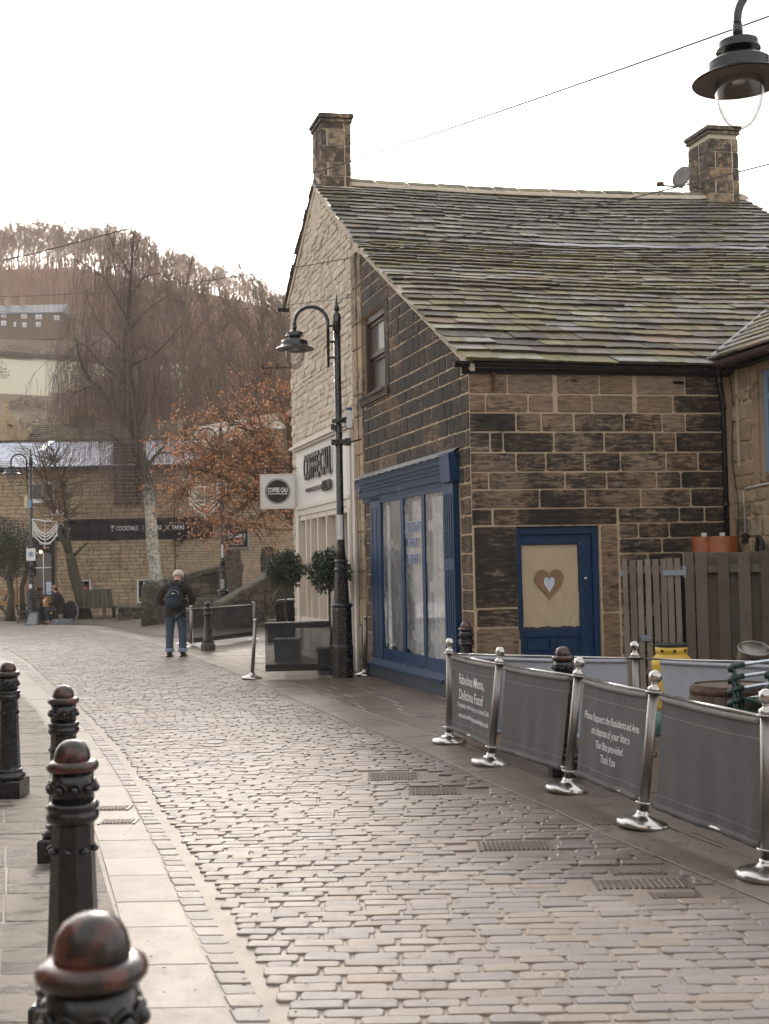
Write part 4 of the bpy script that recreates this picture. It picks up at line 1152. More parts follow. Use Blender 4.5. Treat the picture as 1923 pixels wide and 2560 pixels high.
# ---- blue door in the front wall
dr_ = empty('door', FWf(1.1, 0, -.12), parent=cot); KIDS.setdefault(cot.name, []).append(dr_)
b = MB()
for a0, a1, z0_, z1_ in ((.575, .635, .02, 2.25), (1.62, 1.70, .02, 2.25), (.635, 1.62, 2.15, 2.25)): b.fbox(FWf, a0, a1, z0_, z1_, -.2, -.05, .006)
b.build('door_frame', M_blue, dr_)
b = MB()
for a0, a1, z0_, z1_ in ((.635, .675, .03, 2.15), (1.45, 1.62, .03, 2.15), (.675, 1.45, 2.02, 2.15), (.675, 1.45, .82, .92), (.675, 1.45, .03, .16), (.675, 1.45, .56, .60), (1.04, 1.09, .16, .82)): b.fbox(FWf, a0, a1, z0_, z1_, -.16, -.10, .006)
b.fbox(FWf, .66, 1.47, .10, .90, -.15, -.125)
for a0, a1, z0_, z1_ in ((.72, 1.0, .20, .54), (1.12, 1.42, .20, .54), (.72, 1.0, .64, .79), (1.12, 1.42, .64, .79)): b.fbox(FWf, a0, a1, z0_, z1_, -.13, -.105, .014)
b.build('door_leaf', M_blue, dr_)
def crumple(x, y): return .006*math.sin(x*9+y*3)+.004*math.sin(x*23-y*7)+.003*math.sin(y*17+x*5)
b = MB(); b.grid(lambda u, v: FWf(.68+.765*u, lerp(1.385, 2.01, v), -.142+crumple(u*2, v*2)), 16, 14); b.build('brown_paper', M_paper, dr_, smooth=True)
b = MB(); b.grid(lambda u, v: FWf(.68+.765*u+.01, lerp(.945+(.006*math.sin(u*19)+.004*math.sin(u*47))*(1-v), 1.395, v), -.137+crumple(u*2+3, v*2+1)), 30, 12); b.build('brown_paper', M_paper, dr_, smooth=True)
b = MB(); b.fbox(FWf, .675, 1.45, .92, 2.02, -.128, -.124); b.build('door_glass', M_weakglass, dr_)
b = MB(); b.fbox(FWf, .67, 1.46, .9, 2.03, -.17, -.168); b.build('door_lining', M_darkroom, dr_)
def heart(cx, cy, w, h, n=40):
    pts = []
    for i in range(n):
        t = 2*PI*i/n; x = 16*math.sin(t)**3; y = 13*math.cos(t)-5*math.cos(2*t)-2*math.cos(3*t)-math.cos(4*t)
        pts.append((cx+x/32*w, cy+(y+2.5)/29*h))
    return pts[::-1]
b = MB(); prism(FWf, heart(1.045, 1.49, .39, .40), [heart(1.045, 1.485, .15, .215)], -.122, -.113, b); b.build('cardboard_heart', M_card, dr_)
b = MB(); prism(FWf, heart(1.045, 1.485, .146, .21), [], -.122, -.116, b); b.build('inner_heart', M_whitecard, dr_)
b = MB(); b.lathe([(.001, 0), (.022, .004), (.03, .018), (.022, .034), (.001, .04)], 14, (0, 0, 0)); 
b.M = None; kb = MB(); kb.M = Matrix.Translation(FWf(1.53, 1.56, -.10)) @ Matrix.Rotation(R(90), 4, 'X'); kb.lathe([(.012, 0), (.012, .02), (.026, .03), (.026, .045), (.001, .052)], 14); kb.build('door_knob', M_steel, dr_, smooth=True)
for z_ in (1.40, 1.15): kb = MB(); kb.fbox(FWf, 1.515, 1.545, z_-.02, z_+.02, -.10, -.088, .004); kb.build('lock', M_blackp, dr_)
b = MB(); b.fbox(FWf, .575, .60, .25, .80, -.05, .012, .004); b.build('frame_patch', M_quoin, dr_)
b = MB(); b.fbox(FWf, .57, 1.71, .0, .06, -.3, .06, .01); b.build('doorstep', M_quoin, dr_)

# ---- blue shopfront on the side wall
def SH(s, z, o=0.0): return SW(s*1.023+.35, max(0.0, 1.75+(z-1.75)*1.025), o*.45 if o > 0 else o)
sh = empty('blue_shopfront', SH(2.2, 0, .1), parent=cot, label='blue shopfront with plastic sheeted windows'); KIDS.setdefault(cot.name, []).append(sh)
b = MB()
b.fbox(SH, .10, .50, .30, 2.84, -.1, .20, .01); 
for k in range(4): b.fbox(SH, .155+k*.082, .195+k*.082, .55, 1.72, .20, .222, .008); b.fbox(SH, .155+k*.082, .195+k*.082, 1.86, 2.70, .20, .222, .008)
b.fbox(SH, .08, .52, .30, .48, .18, .235, .01); b.build('pilaster', M_blue, sh)
b = MB(); b.fbox(SH, 3.42, 4.0, .28, 2.86, -.1, .16, .01); b.fbox(SH, 3.62, 3.66, .5, 2.7, .16, .175); b.fbox(SH, 3.86, 3.90, .5, 2.7, .16, .175); b.build('pilaster', M_blue, sh)
for a in (.20, .29, .38):
    b = MB(); b.ball(SH(a, 2.22, .205), .007, 8, 6); b.build('screw_head', M_plastwhite, sh)
b = MB()                                    # console bracket
b.fbox(SH, .06, .44, 2.84, 3.20, .0, .27, .012)
b.add([SH(.07, 2.84, .30), SH(.43, 2.84, .30), SH(.43, 3.18, .34), SH(.07, 3.18, .34), SH(.07, 2.84, .0), SH(.43, 2.84, .0), SH(.43, 3.18, .0), SH(.07, 3.18, .0)], [(0, 1, 2, 3), (0, 3, 7, 4), (1, 5, 6, 2), (3, 2, 6, 7), (0, 4, 5, 1)])
b.fbox(SH, .04, .46, 3.18, 3.215, .0, .36, .006); b.build('console_bracket', M_blue, sh)
b = MB()
for z0_, z1_, o1, hh in ((2.88, 2.985, .19, 0), (2.985, 3.035, .22, 0), (3.035, 3.09, .25, 0), (3.09, 3.15, .285, 0), (3.15, 3.185, .31, 0)): b.fbox(SH, .44, 4.60, z0_, z1_, -.05, o1, .008)
b.fbox(SH, .44, 4.42, 2.80, 2.885, -.05, .16, .006); b.build('cornice', M_blue_worn, sh)
b = MB(); b.grid(lambda u, v: SH(.05+4.75*u, 3.19+.10*(1-v)+.008*math.sin(u*90)*v, .01+.35*v), 60, 4); b.build('lead_cap', M_lead, sh)
b = MB()
zb_, zt_ = .52, 2.76
for a0, a1 in ((1.35, 1.48), (2.30, 2.44)): b.fbox(SH, a0, a1, zb_, zt_, .02, .13, .012)
b.fbox(SH, .50, 3.42, zt_, 2.85, .0, .15, .01); b.fbox(SH, .50, 3.42, .36, zb_, .0, .13, .008)
for a0, a1 in ((.52, 1.33), (1.5, 2.28), (2.46, 3.40)): b.fbox(SH, a0, a1, .345, .365, .10, .17, .006)
for a in (1.41, 2.37): b.fbox(SH, a-.02, a+.02, .36, .52, .13, .142)
b.build('window_frame', M_blue, sh)
for a0, a1 in ((.50, 1.35), (1.48, 2.30), (2.44, 3.42)):
    b = MB(); b.fbox(SH, a0, a1, zb_, zt_, .100, .104); b.build('pane', M_winglass, sh)
b = MB()
vs_sill = []
b.add([SH(.46, .36, .12), SH(4.0, .36, .12), SH(4.0, .27, .36), SH(.46, .27, .36), SH(.46, .23, .36), SH(4.0, .23, .36), SH(.46, .23, .0), SH(4.0, .23, .0)], [(0, 1, 2, 3), (3, 2, 5, 4), (4, 5, 7, 6), (0, 3, 4, 6), (1, 7, 5, 2)])
b.build('sloping_sill', M_blue_worn, sh)
b = MB(); b.fbox(SH, .30, 3.98, .0, .232, .0, .30, .01); b.fbox(SH, 3.98, 4.16, .0, .28, .0, .34, .02); b.fbox(SH, .06, .52, .0, .30, .0, .33, .01)
for a in (1.3, 2.2, 3.1): b.fbox(SH, a, a+.012, .02, .22, .30, .303)
b.build('plinth', M_plinth, sh)
# what stands behind the glass: dust sheets, boarded shutters, papers
b = MB()
def sheetf(a0, a1, ph):
    return lambda u, v: SH(lerp(a0, a1, u), lerp(.50+(.10*(math.sin(u*5+ph)*.5+.5)), zt_, v), .072+.016*math.sin(u*8+ph+v*3)*math.cos(v*5+ph)+.008*math.sin(u*19+v*13+ph))
for i, (a0, a1) in enumerate(((.50, 1.35), (1.48, 2.30), (2.44, 3.42))):
    b = MB(); b.grid(sheetf(a0, a1, i*2.1), 22, 40); b.build('dust_sheet', M_plastic, sh, smooth=True)
b = MB()
for a0, a1 in ((.55, .74), (.76, .95), (.97, 1.14), (1.56, 1.74), (1.76, 1.92), (1.94, 2.0), (2.5, 2.6), (3.12, 3.28)): b.fbox(SH, a0, a1, .45, 2.7, .005, .025, .004)
for a0, a1, z_ in ((.52, 1.30, 1.48), (.55, 1.3, 2.32), (1.5, 2.1, .78), (.60, 1.3, .80), (1.5, 2.28, 2.0)): b.fbox(SH, a0, a1, z_-.07, z_+.07, .025, .042, .004)
b.build('painted_boards', M_whiteframe, sh)
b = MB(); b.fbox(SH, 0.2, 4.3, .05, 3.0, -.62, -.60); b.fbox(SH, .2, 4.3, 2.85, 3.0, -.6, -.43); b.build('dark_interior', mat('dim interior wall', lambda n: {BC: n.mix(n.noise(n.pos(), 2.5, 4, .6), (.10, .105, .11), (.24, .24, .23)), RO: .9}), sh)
b = MB()
for txt, z_, w in (('ATTENDANT', 2.30, .74), ('SERVICE', 2.08, .48), ('WASHES', 1.86, .50)):
    pass
def SHt(a, b_, o): return SH(-a, b_, o)
def SWt(a, b_, o): return SW(-a, b_, o)        # text reads left to right for someone on the street
for txt, z_, w, sz in (('ATTENDANT', 2.32, .74, .20), ('SERVICE', 2.10, .46, .19), ('WASHES', 1.87, .48, .19)):
    put_text(b, txt, SHt, -1.885, z_, .106, w+.02, sz*1.03, .022, .25)
b.build('window_lettering_outline', M_whiteletter, sh)
b = MB()
for txt, z_, w, sz in (('ATTENDANT', 2.32, .74, .20), ('SERVICE', 2.10, .46, .19), ('WASHES', 1.87, .48, .19)):
    put_text(b, txt, SHt, -1.885, z_, .125, w, sz, .010, .25)
b.build('window_lettering', M_blueletter, sh)

# ---- white coffee shopfront
cf = empty('coffee_shopfront', SW(7.6, 0, .1), parent=gh, label='off white shopfront lettered COFFEE CALI'); KIDS.setdefault(gh.name, []).append(cf)
b = MB()
b.fbox(SW, 5.66, 9.72, 3.03, 4.16, -.1, .10, .006); b.build('sign_board', M_white, cf)
b = MB(); b.fbox(SW, 5.5, 9.80, 4.16, 4.20, -.1, .17, .008); b.fbox(SW, 5.45, 9.84, 4.20, 4.25, -.1, .22, .01); b.fbox(SW, 5.5, 9.8, 4.25, 4.33, -.05, .12)
b.fbox(SW, 5.5, 9.76, 2.96, 3.03, -.1, .14, .006); b.fbox(SW, 5.5, 9.76, 2.84, 2.96, -.1, .11, .006); b.build('cornice', M_cream, cf)
b = MB(); b.fbox(SW, 5.46, 5.66, .0, 4.16, -.1, .12, .008); b.fbox(SW, 5.50, 5.62, .3, 2.8, .12, .135, .006); b.fbox(SW, 5.30, 5.46, .0, 3.9, .045, .09, .006); b.build('pilaster', M_cream, cf)
b = MB(); b.fbox(SW, 9.52, 9.74, .0, 3.0, -.1, .12, .008); b.build('pilaster', M_cream, cf)
b = MB()
for a in (6.55, 7.30, 7.98, 8.56, 8.96): b.fbox(SW, a-.035, a+.035, .78, 2.84, -.14, .09, .006)
b.fbox(SW, 5.66, 9.52, 2.74, 2.84, -.14, .08, .006); b.fbox(SW, 5.66, 9.52, .66, .80, -.14, .10, .006)
b.build('mullions', M_cream, cf)
b = MB(); b.fbox(SW, 5.66, 9.52, .0, .66, -.14, .05)
for k in range(5): a0 = 5.78+k*.75; b.fbox(SW, a0, a0+.60, .12, .56, .05, .07, .02)
b.fbox(SW, 5.66, 9.52, .0, .10, .05, .08, .004)
b.build('stall_riser', M_cream, cf)
for a0, a1 in ((5.66, 6.51), (6.59, 7.26), (7.34, 7.94), (8.02, 8.52), (8.6, 8.92), (9.0, 9.52)):
    b = MB(); b.fbox(SW, a0, a1, .80, 2.74, -.06, -.052); b.build('pane', M_winglass, cf)
    k = MB()
    for j in range(9): k.ball(SW(a0+.06, .95+j*.2, -.03), .010, 6, 4)
    k.build('fairy_lights', M_glow, cf, kind='stuff')
b = MB(); b.grid(lambda u, v: SW(5.6+4.0*u, .7+2.1*v, -.26+.02*math.sin(u*60)), 80, 2); b.build('drapes', mat('cream drapes', lambda n: {BC: (.52, .45, .37), RO: .85}), cf, smooth=True)
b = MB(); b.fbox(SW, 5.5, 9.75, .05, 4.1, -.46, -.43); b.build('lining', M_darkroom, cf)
b = MB(); put_text(b, 'COFFEE CALI', SWt, -7.74, 3.72, .15, 2.10, .68, .02, depth=.03); b.build('sign_lettering', M_blackletter, cf)
b = MB(); put_text(b, 'EST.1990', SWt, -7.0, 3.28, .15, .60, .27, .02, depth=.03); b.fbox(SW, 7.42, 8.70, 3.275, 3.335, .12, .15); b.build('sign_small_lettering', M_blackletter, cf)
b = MB(); b.fbox(SW, 5.52, 5.58, 1.55, 1.70, .135, .15, .004); b.build('entry_keypad', M_blackmatt, cf)
b = MB(); b.fbox(SW, 4.86, 4.98, 3.02, 3.14, .04, .12, .01); b.fbox(SW, 4.88, 4.96, 3.14, 3.16, .04, .14); b.build('alarm_box', M_blueletter, gh)
# hanging sign
hsn = empty('hanging_sign', SW(9.72, 3.2, .1), 'square white hanging sign with a black COFFEE CALI disc beside the shopfront', 'sign')
hp = Vector(SW(9.66, 0, .12)); hx = Vector((-1, .03, 0)).normalized(); hn = Vector((-.03, -1, 0)).normalized()
def HS(a, z, o=0.0): p = hp+hx*(-a)+hn*o; return (p.x, p.y, z)
# a: negative = away from the wall (towards the street, left)
b = MB(); b.fbox(HS, -.72, -.03, 3.02, 3.70, -.03, .03, .006); b.build('sign_panel', M_white, hsn)
b = MB()
for a0, a1, z0_, z1_ in ((-.74, -.70, 3.0, 3.72), (-.05, -.01, 3.0, 3.72), (-.70, -.05, 3.68, 3.72), (-.70, -.05, 3.0, 3.04)): b.fbox(HS, a0, a1, z0_, z1_, -.036, .036, .004)
b.build('sign_frame', M_cream, hsn)
def disc(r, n=40): return [(-.375+r*math.cos(2*PI*i/n), 3.36+r*math.sin(2*PI*i/n)) for i in range(n)]
b = MB(); prism(HS, disc(.262), [disc(.250)], .030, .034, b); prism(HS, disc(.236), [], .030, .034, b); b.build('sign_disc', M_blackletter, hsn)
b = MB(); put_text(b, 'COFFEE CALI', HS, -.375, 3.385, .037, .41, .125, .03); b.fbox(HS, -.585, -.30, 3.305, 3.318, .0345, .038); b.build('sign_lettering', M_whiteletter, hsn)
b = MB(); put_text(b, 'EST.1990', HS, -.235, 3.308, .037, .115, .045, .03); b.build('sign_small_lettering', M_whiteletter, hsn)
b = MB(); b.tube([HS(-.86, 3.83), HS(.10, 3.83)], .012, 6); b.tube([HS(.08, 3.72), HS(.08, 3.96)], .016, 6)
for a in (-.66, -.12): b.tube([HS(a, 3.72), HS(a, 3.83)], .006, 5)
b.tube([HS(.08, 3.74), HS(-.02, 3.78), HS(-.08, 3.83)], .008, 5); b.build('iron_bracket', M_iron, hsn)

# ---- unseen buildings added behind and left of the viewpoint to darken reflections
def unseen_house(name, x0, x1, y0, y1, h, label, faces):
    e_ = empty(name, ((x0+x1)/2, (y0+y1)/2, 0), label, 'building')
    b = MB(); b.box(x0, x1, y0, y1, -.1, h); b.build('wall', M_quoin, e_)
    b = MB(); m_ = (y0+y1)/2
    b.add([(x0-.3, y0-.3, h), (x1+.3, y0-.3, h), (x1+.3, m_, h+2.6), (x0-.3, m_, h+2.6), (x1+.3, y1+.3, h), (x0-.3, y1+.3, h)], [(0, 1, 2, 3), (3, 2, 4, 5), (1, 4, 2), (0, 3, 5)]); b.build('roof', M_tile, e_)
    for ax, pos, sgn, lo, hi in faces:
        k = lo+1.2
        while k < hi-1.2:
            for z0_, z1_ in ((.9, 2.6), (4.0, 5.5)):
                f = (lambda a, z, o: (a, pos+sgn*o, z)) if ax == 'x' else (lambda a, z, o: (pos+sgn*o, a, z))
                w_ = MB(); w_.fbox(f, k-.6, k+.6, z0_, z1_, -.02, .05, .01); wo_ = w_.build('window_frame', M_cream, e_)
                w_ = MB(); w_.fbox(f, k-.5, k+.5, z0_+.1, z1_-.1, .05, .06); w_.build('pane', M_glassdark, wo_)
            k += 2.6
unseen_house('unseen_shading_building', -15, 12, -13, -5.5, 6.5, 'unseen plain stone building added behind the viewpoint to dim sky reflections', [('x', -5.5, 1, -15, 12)])
unseen_house('unseen_shading_building', -15, -7.6, -4, 9, 6.0, 'unseen plain stone building added beside the left pavement to block sky reflections', [('y', -7.6, 1, -4, 9)])
# ------------------------------------------------------------------ bollards
rn = random.Random(77)
def make_bollard(full=True, cap=M_cap, base=.26):
    r = empty('bollard', (0, 0, 0))
    b = MB(); h = base/2
    b.piece(lambda a, c_, o: (a, c_, o), [(-h, -h), (h, -h), (h, h), (-h, h)], -.16, .14, .012); b.build('base_block', M_iron, r)
    b = MB(); b.lathe([(.118, .14), (.132, .150), (.136, .165), (.128, .182), (.112, .190), (.108, .200), (.114, .208), (.104, .222)], 32); b.build('base_moulding', M_iron, r, smooth=True)
    b = MB(); b.lathe([(.102, .215), (.096, .235), (.078, .70), (.077, .765)], 8, phase=PI/8); b.build('shaft', M_iron, r)
    for k in range(8):
        a = 2*PI*k/8
        s = MB(); s.ball((.081*math.cos(a), .081*math.sin(a), .665), .013, 10, 6); s.lathe([(.018, -.004), (.018, .002)], 10, (.078*math.cos(a), .078*math.sin(a), .665)); s.build('stud', M_iron, r, smooth=True)
    b = MB(); b.lathe([(.077, .755), (.086, .765), (.094, .775), (.096, .79), (.090, .80), (.088, .806), (.094, .812), (.096, .825), (.090, .832), (.080, .838)], 32); b.build('band', M_iron, r, smooth=True)
    b = MB(); b.lathe([(.079, .83), (.077, .95)], 32); b.build('neck', M_iron, r, smooth=True)
    for k in range(10):
        a = 2*PI*k/10; ca, sa = math.cos(a), math.sin(a)
        s = MB(); s.ball((.084*ca, .084*sa, .885), .016, 12, 8); s.lathe([(.014, -.01), (.014, .004)], 8, (.082*ca, .082*sa, .885)); s.build('boss', M_iron, r, smooth=True)
        s = MB(); pts = []
        for j in range(9):
            q = PI*j/8; aa = a+math.cos(q)*.30; pts.append((.082*math.cos(aa), .082*math.sin(aa), .878+.032*math.sin(q)))
        s.tube(pts, .0065, 6); s.build('arch_moulding', M_iron, r, smooth=True)
    b = MB(); b.lathe([(.075, .944), (.086, .946), (.094, .956), (.0955, .966), (.091, .978), (.080, .984), (.064, .987)], 36); b.build('collar', cap, r, smooth=True)
    b = MB(); b.lathe([(.064, .984), (.066, .990), (.065, 1.005), (.059, 1.027), (.047, 1.045), (.028, 1.057), (.0005, 1.061)], 36); b.build('dome', cap, r, smooth=True)
    return r
bol = make_bollard()
def near_dist(px, wpx, D=.191): return FPX*D/wpx
q1 = G(11, 1999); q2 = G(142, 2158)
bq = [(A(230, 2400, 2.08), 'nearest iron bollard with a worn red domed top, cut off by the bottom edge'),
      (A(181, 1900, 4.45), 'second bollard from the camera, tall black with a patchy red cap, overlapping the one behind'),
      (Vector((q2.x+.02, q2.y+.1, 0)), 'third bollard on the left, red patches on its cap and band'),
      (Vector((q1.x, q1.y+.1, 0)), 'black bollard with a dull red top at the far left edge of the picture')]
for i, (q, L_) in enumerate(bq):
    o = bol if i == 0 else copy_tree(bol)
    o.location = (q.x, q.y, (A(230, 2280, 2.08).z-1.061, A(181, 1848, 4.45).z-1.061, .004, .004)[i]); o['label'] = L_; o['category'] = 'bollard'; o['group'] = 'red capped bollards'
# the nearest stands where its top meets the picture
for px, py, Y, L_ in ((1166, 1612, 14.9, 'red topped bollard just behind the first barrier post, by the blue shopfront'), (1408, 1655, 10.0, 'red topped bollard standing inside the barrier enclosure')):
    o = copy_tree(bol); q = A(px, py, Y); z_ = q.z; o.location = (q.x, Y, z_-1.07 if z_-1.07 > -.1 else 0.012); o['label'] = L_; o['category'] = 'bollard'; o['group'] = 'red capped bollards'
    o.location.z = .012
# slimmer all black bollards by the coffee shop and in the square
def black_bollard():
    r = empty('bollard', (0, 0, 0))
    b = MB(); b.lathe([(.165, 0), (.165, .13), (.15, .15), (.14, .2)], 8, phase=PI/8); b.build('base_block', mat('worn brown iron', lambda n: {BC: n.mix(n.noise(n.pos(), 12, 5, .7), (.02, .017, .016), (.11, .075, .055)), RO: .6}), r)
    b = MB(); b.lathe([(.12, .2), (.11, .24), (.078, .72), (.075, .78), (.092, .79), (.095, .81), (.08, .83), (.075, .90), (.095, .91), (.097, .93), (.07, .95), (.066, .965)], 20); b.build('shaft', M_iron, r, smooth=True)
    b = MB(); b.ball((0, 0, 1.02), .064, 16, 10); b.build('ball_top', M_iron, r, smooth=True)
    return r
bb = black_bollard(); q = G(519, 1629)
tag(bb, 'all black bollard with a ball top between the coffee shop barriers', 'bollard', 'black bollards'); bb.location = (q.x, q.y+.12, .01)
for px, py, Y, L_ in ((30, 1553, None, 'small black bollard beside the iron bench at the far left'), (465, 1545, 33.5, 'black bollard top showing just behind the walking man')):
    o = copy_tree(bb); q = G(px, py) if Y is None else A(px, py, Y); o.location = (q.x, q.y if Y is None else Y, .02); o['label'] = L_

# ------------------------------------------------------------------ street lamps
def make_lamp():
    r = empty('street_lamp', (0, 0, 0))
    b = MB(); b.lathe([(.185, 0), (.185, .50), (.178, .54), (.165, 1.10), (.160, 1.14)], 8, phase=PI/8); b.build('base_box', M_iron, r)
    b = MB(); b.lathe([(.160, 1.13), (.178, 1.14), (.180, 1.17), (.160, 1.19), (.128, 1.21)], 24); b.build('base_moulding', M_iron, r, smooth=True)
    b = MB(); b.lathe([(.128, 1.20), (.112, 1.50), (.100, 1.70), (.118, 1.715), (.120, 1.74), (.098, 1.76), (.092, 1.84), (.110, 1.855), (.110, 1.875), (.088, 1.90)], 12); b.build('lower_column', M_iron, r)
    b = MB(); b.lathe([(.088, 1.89), (.072, 2.05), (.062, 2.3), (.056, 5.62)], 16); b.build('pole', M_iron, r, smooth=True)
    b = MB(); b.lathe([(.056, 5.62), (.068, 5.63), (.066, 5.88), (.056, 5.90), (.03, 5.92), (.025, 5.93), (.045, 5.96), (.048, 5.99), (.040, 6.02), (.022, 6.04), (.030, 6.06), (.018, 6.10), (.0, 6.27)], 16); b.build('finial', M_iron, r, smooth=True)
    b = MB(); b.box(-.21, -.10, -.09, .09, .06, .52); b.build('access_door', M_iron, r)
    b = MB(); pts = [(-.145, 0, 5.02), (-.145, 0, 5.75)]
    for k in range(1, 17):
        a = PI*k/16; pts.append((-.415+.27*math.cos(a), 0, 5.75+.27*math.sin(a)))
    pts += [(-.685, 0, 5.70)]
    b.tube(pts, [.02]+[.03]*(len(pts)-1), 12); b.build('arm', M_iron, r, smooth=True)
    for z_ in (5.70, 5.44, 5.18): b = MB(); b.tube([(-.15, 0, z_), (-.05, 0, z_)], .020, 10); b.build('arm_bracket', M_iron, r, smooth=True)
    ln = empty('lantern', (-.685, 0, 5.3), parent=r); KIDS.setdefault(r.name, []).append(ln); c_ = (-.685, 0, 0)
    b = MB(); b.lathe([(.036, 5.72), (.036, 5.66), (.030, 5.655), (.030, 5.62)], 16, c_); b.build('socket', M_iron, ln, smooth=True)
    b = MB(); b.lathe([(.028, 5.625), (.034, 5.618), (.028, 5.608)], 14, c_); b.build('steel_collar', M_steel, ln, smooth=True)
    b = MB(); b.lathe([(.02, 5.612), (.11, 5.606), (.136, 5.598), (.138, 5.558), (.150, 5.545), (.150, 5.538), (.09, 5.53), (.095, 5.515), (.098, 5.50), (.092, 5.492), (.100, 5.486), (.100, 5.475),
        (.135, 5.468), (.200, 5.462), (.214, 5.450), (.216, 5.385), (.222, 5.378), (.228, 5.37), (.31, 5.332), (.318, 5.326), (.312, 5.320), (.17, 5.345), (.02, 5.345)], 40, c_)
    o = b.build('hood', M_blackp, ln); smooth_angle(o, 35)
    b = MB(); b.lathe([(.300, 5.3225), (.305, 5.3195), (.17, 5.338), (.02, 5.338)], 40, c_); b.build('reflector', mat('dull lamp reflector', lambda n: {BC: n.mix(n.noise(n.pos(), 9, 4, .6), (.13, .105, .095), (.20, .17, .155)), RO: .5}), ln, smooth=True)
    b = MB(); b.lathe([(.158, 5.345), (.164, 5.335), (.164, 5.28), (.158, 5.22), (.140, 5.14), (.110, 5.07), (.070, 5.02), (.035, 5.002), (.0005, 4.998)], 32, c_); b.build('glass_bowl', M_glassclear, ln, smooth=True)
    b = MB(); b.lathe([(.05, 5.336), (.04, 5.318), (.001, 5.312)], 12, c_); b.build('lamp_bulb', M_plastwhite, ln, smooth=True)
    return r
lamp = make_lamp(); q = G(860, 1697)
lamp.location = (q.x-.02, q.y+.15, 0); lamp.rotation_euler = (0, 0, R(2))
tag(lamp, 'black street lamp before the coffee shop with a camera clamped on it', 'street lamp', 'street lamps')
lampc = []
for px, py, L_, rz in ((558, 1576, 'middle black street lamp among the orange leaves, white garland hanging on it', 8), (77.5, 1562, 'far left black street lamp beside the busker, garland and star hanging on it', 6)):
    o = copy_tree(lamp); q = G(px, py); o.location = (q.x, q.y+.1, 0); o.rotation_euler = (0, 0, R(rz)); o['label'] = L_; lampc.append(o)
o = copy_tree(lamp); qn = A(1852, 197, 8.05); o.location = (qn.x+.685, 8.05, qn.z-5.33); o.rotation_euler = (0, 0, R(-3)); o['label'] = 'nearest lamp, its lantern hanging at the top right corner of the picture'
nearlamp = o
# signs, camera and box clamped to the lamps
lx0 = lamp.location
cb = empty('security_camera', (lx0.x, lx0.y, 4.1), 'white box camera clamped to the nearer street lamp below its arm', 'security camera')
b = MB(); b.fbox(lambda a, c_, o: (lx0.x+a, lx0.y+c_, o), .13, .22, -.09, .09, 4.02, 4.32, .02); b.build('camera_case', M_plastwhite, cb)
b = MB(); b.fbox(lambda a, c_, o: (lx0.x+a, lx0.y+c_, o), .135, .225, -.095, .095, 4.32, 4.35, .01); b.build('blue_cover', M_blueletter, cb)
b = MB(); b.fbox(lambda a, c_, o: (lx0.x+a, lx0.y+c_, o), -.10, .14, -.075, -.05, 4.10, 4.17, .005); b.tube([(lx0.x-.02, lx0.y-.08, 4.12), (lx0.x+.13, lx0.y-.10, 4.19)], .022, 8); b.fbox(lambda a, c_, o: (lx0.x+a, lx0.y+c_, o), -.12, -.06, -.06, .02, 4.00, 4.09, .01); b.build('clamp', M_iron, cb)
bx = empty('cable_bracket', (lx0.x, lx0.y, 3.8), 'black clamp band on the nearer lamp just under the box camera', 'bracket')
b = MB(); b.fbox(lambda a, c_, o: (lx0.x+a, lx0.y+c_, o), -.12, .10, -.075, .075, 3.76, 3.84, .006); b.build('band', M_iron, bx)
b = MB(); b.fbox(lambda a, c_, o: (lx0.x+a, lx0.y+c_, o), .10, .20, -.05, .03, 3.74, 3.86, .006); b.tube([(lx0.x+.2, lx0.y, 3.8), (lx0.x+.36, lx0.y+.1, 3.85)], .014, 6); b.build('lug', M_iron, bx)
def sticker(lo, w, z0_, z1_, mat_, label, dx=-.0, r=.066, txt=None):
    e_ = empty('sticker', (lo.x, lo.y, z0_), label, 'sticker')
    b = MB(); n = 6; vs = []
    for z_ in (z0_, z1_):
        for k in range(n+1):
            a = -PI/2+dx+(k/n-.5)*w/r; vs.append((lo.x+r*math.cos(a), lo.y+r*math.sin(a), z_))
    b.add(vs, [(k, k+1, n+2+k, n+1+k) for k in range(n)]); b.build('sheet', mat_, e_)
    if txt:
        b = MB(); put_text(b, txt, lambda a, c_, o: (lo.x+a, lo.y-o, c_), 0, (z0_+z1_)/2, r+.004, w*.7, (z1_-z0_)*.5, .02); b.build('print', M_blackletter, e_)
    return e_
sticker(lx0, .10, 2.22, 2.62, M_plastwhite, 'white notice sticker wrapped on the pole above the topiary tree')
l2 = lampc[0].location; l3 = lampc[1].location
sticker(l2, .07, 2.15, 2.55, M_plastwhite, 'white sticker on the middle lamp pole below the cocktail board', r=.07)
sticker(l2, .12, 1.22, 1.52, M_greyplastic, 'torn grey poster low on the middle lamp', r=.135)
sticker(l3, .11, 1.28, 1.42, M_plastwhite, 'small white sticker low on the far left lamp', r=.135)
e_ = empty('lamp_sign', (l3.x, l3.y, 2.3), 'square white sign on the far left lamp', 'sign')
b = MB(); b.box(l3.x-.15, l3.x+.17, l3.y-.09, l3.y-.08, 2.25, 2.68); b.build('plate', M_plastwhite, e_)
b = MB(); b.tube([(l3.x+.01+.085*math.cos(2*PI*k/20), l3.y-.093, 2.47+.085*math.sin(2*PI*k/20)) for k in range(21)], .012, 4); b.box(l3.x-.02, l3.x+.04, l3.y-.097, l3.y-.093, 2.43, 2.52); b.build('lettering', M_blueletter, e_)
e_ = empty('lamp_sign', (l3.x, l3.y, 4.2), 'small buff and blue notices high on the far left lamp', 'sign')
b = MB(); b.box(l3.x-.22, l3.x-.12, l3.y-.04, l3.y-.02, 4.12, 4.55); b.build('buff_plate', M_paper, e_); b = MB(); b.box(l3.x-.11, l3.x+.03, l3.y-.09, l3.y-.07, 4.12, 4.40); b.build('blue_plate', M_blueframe, e_)

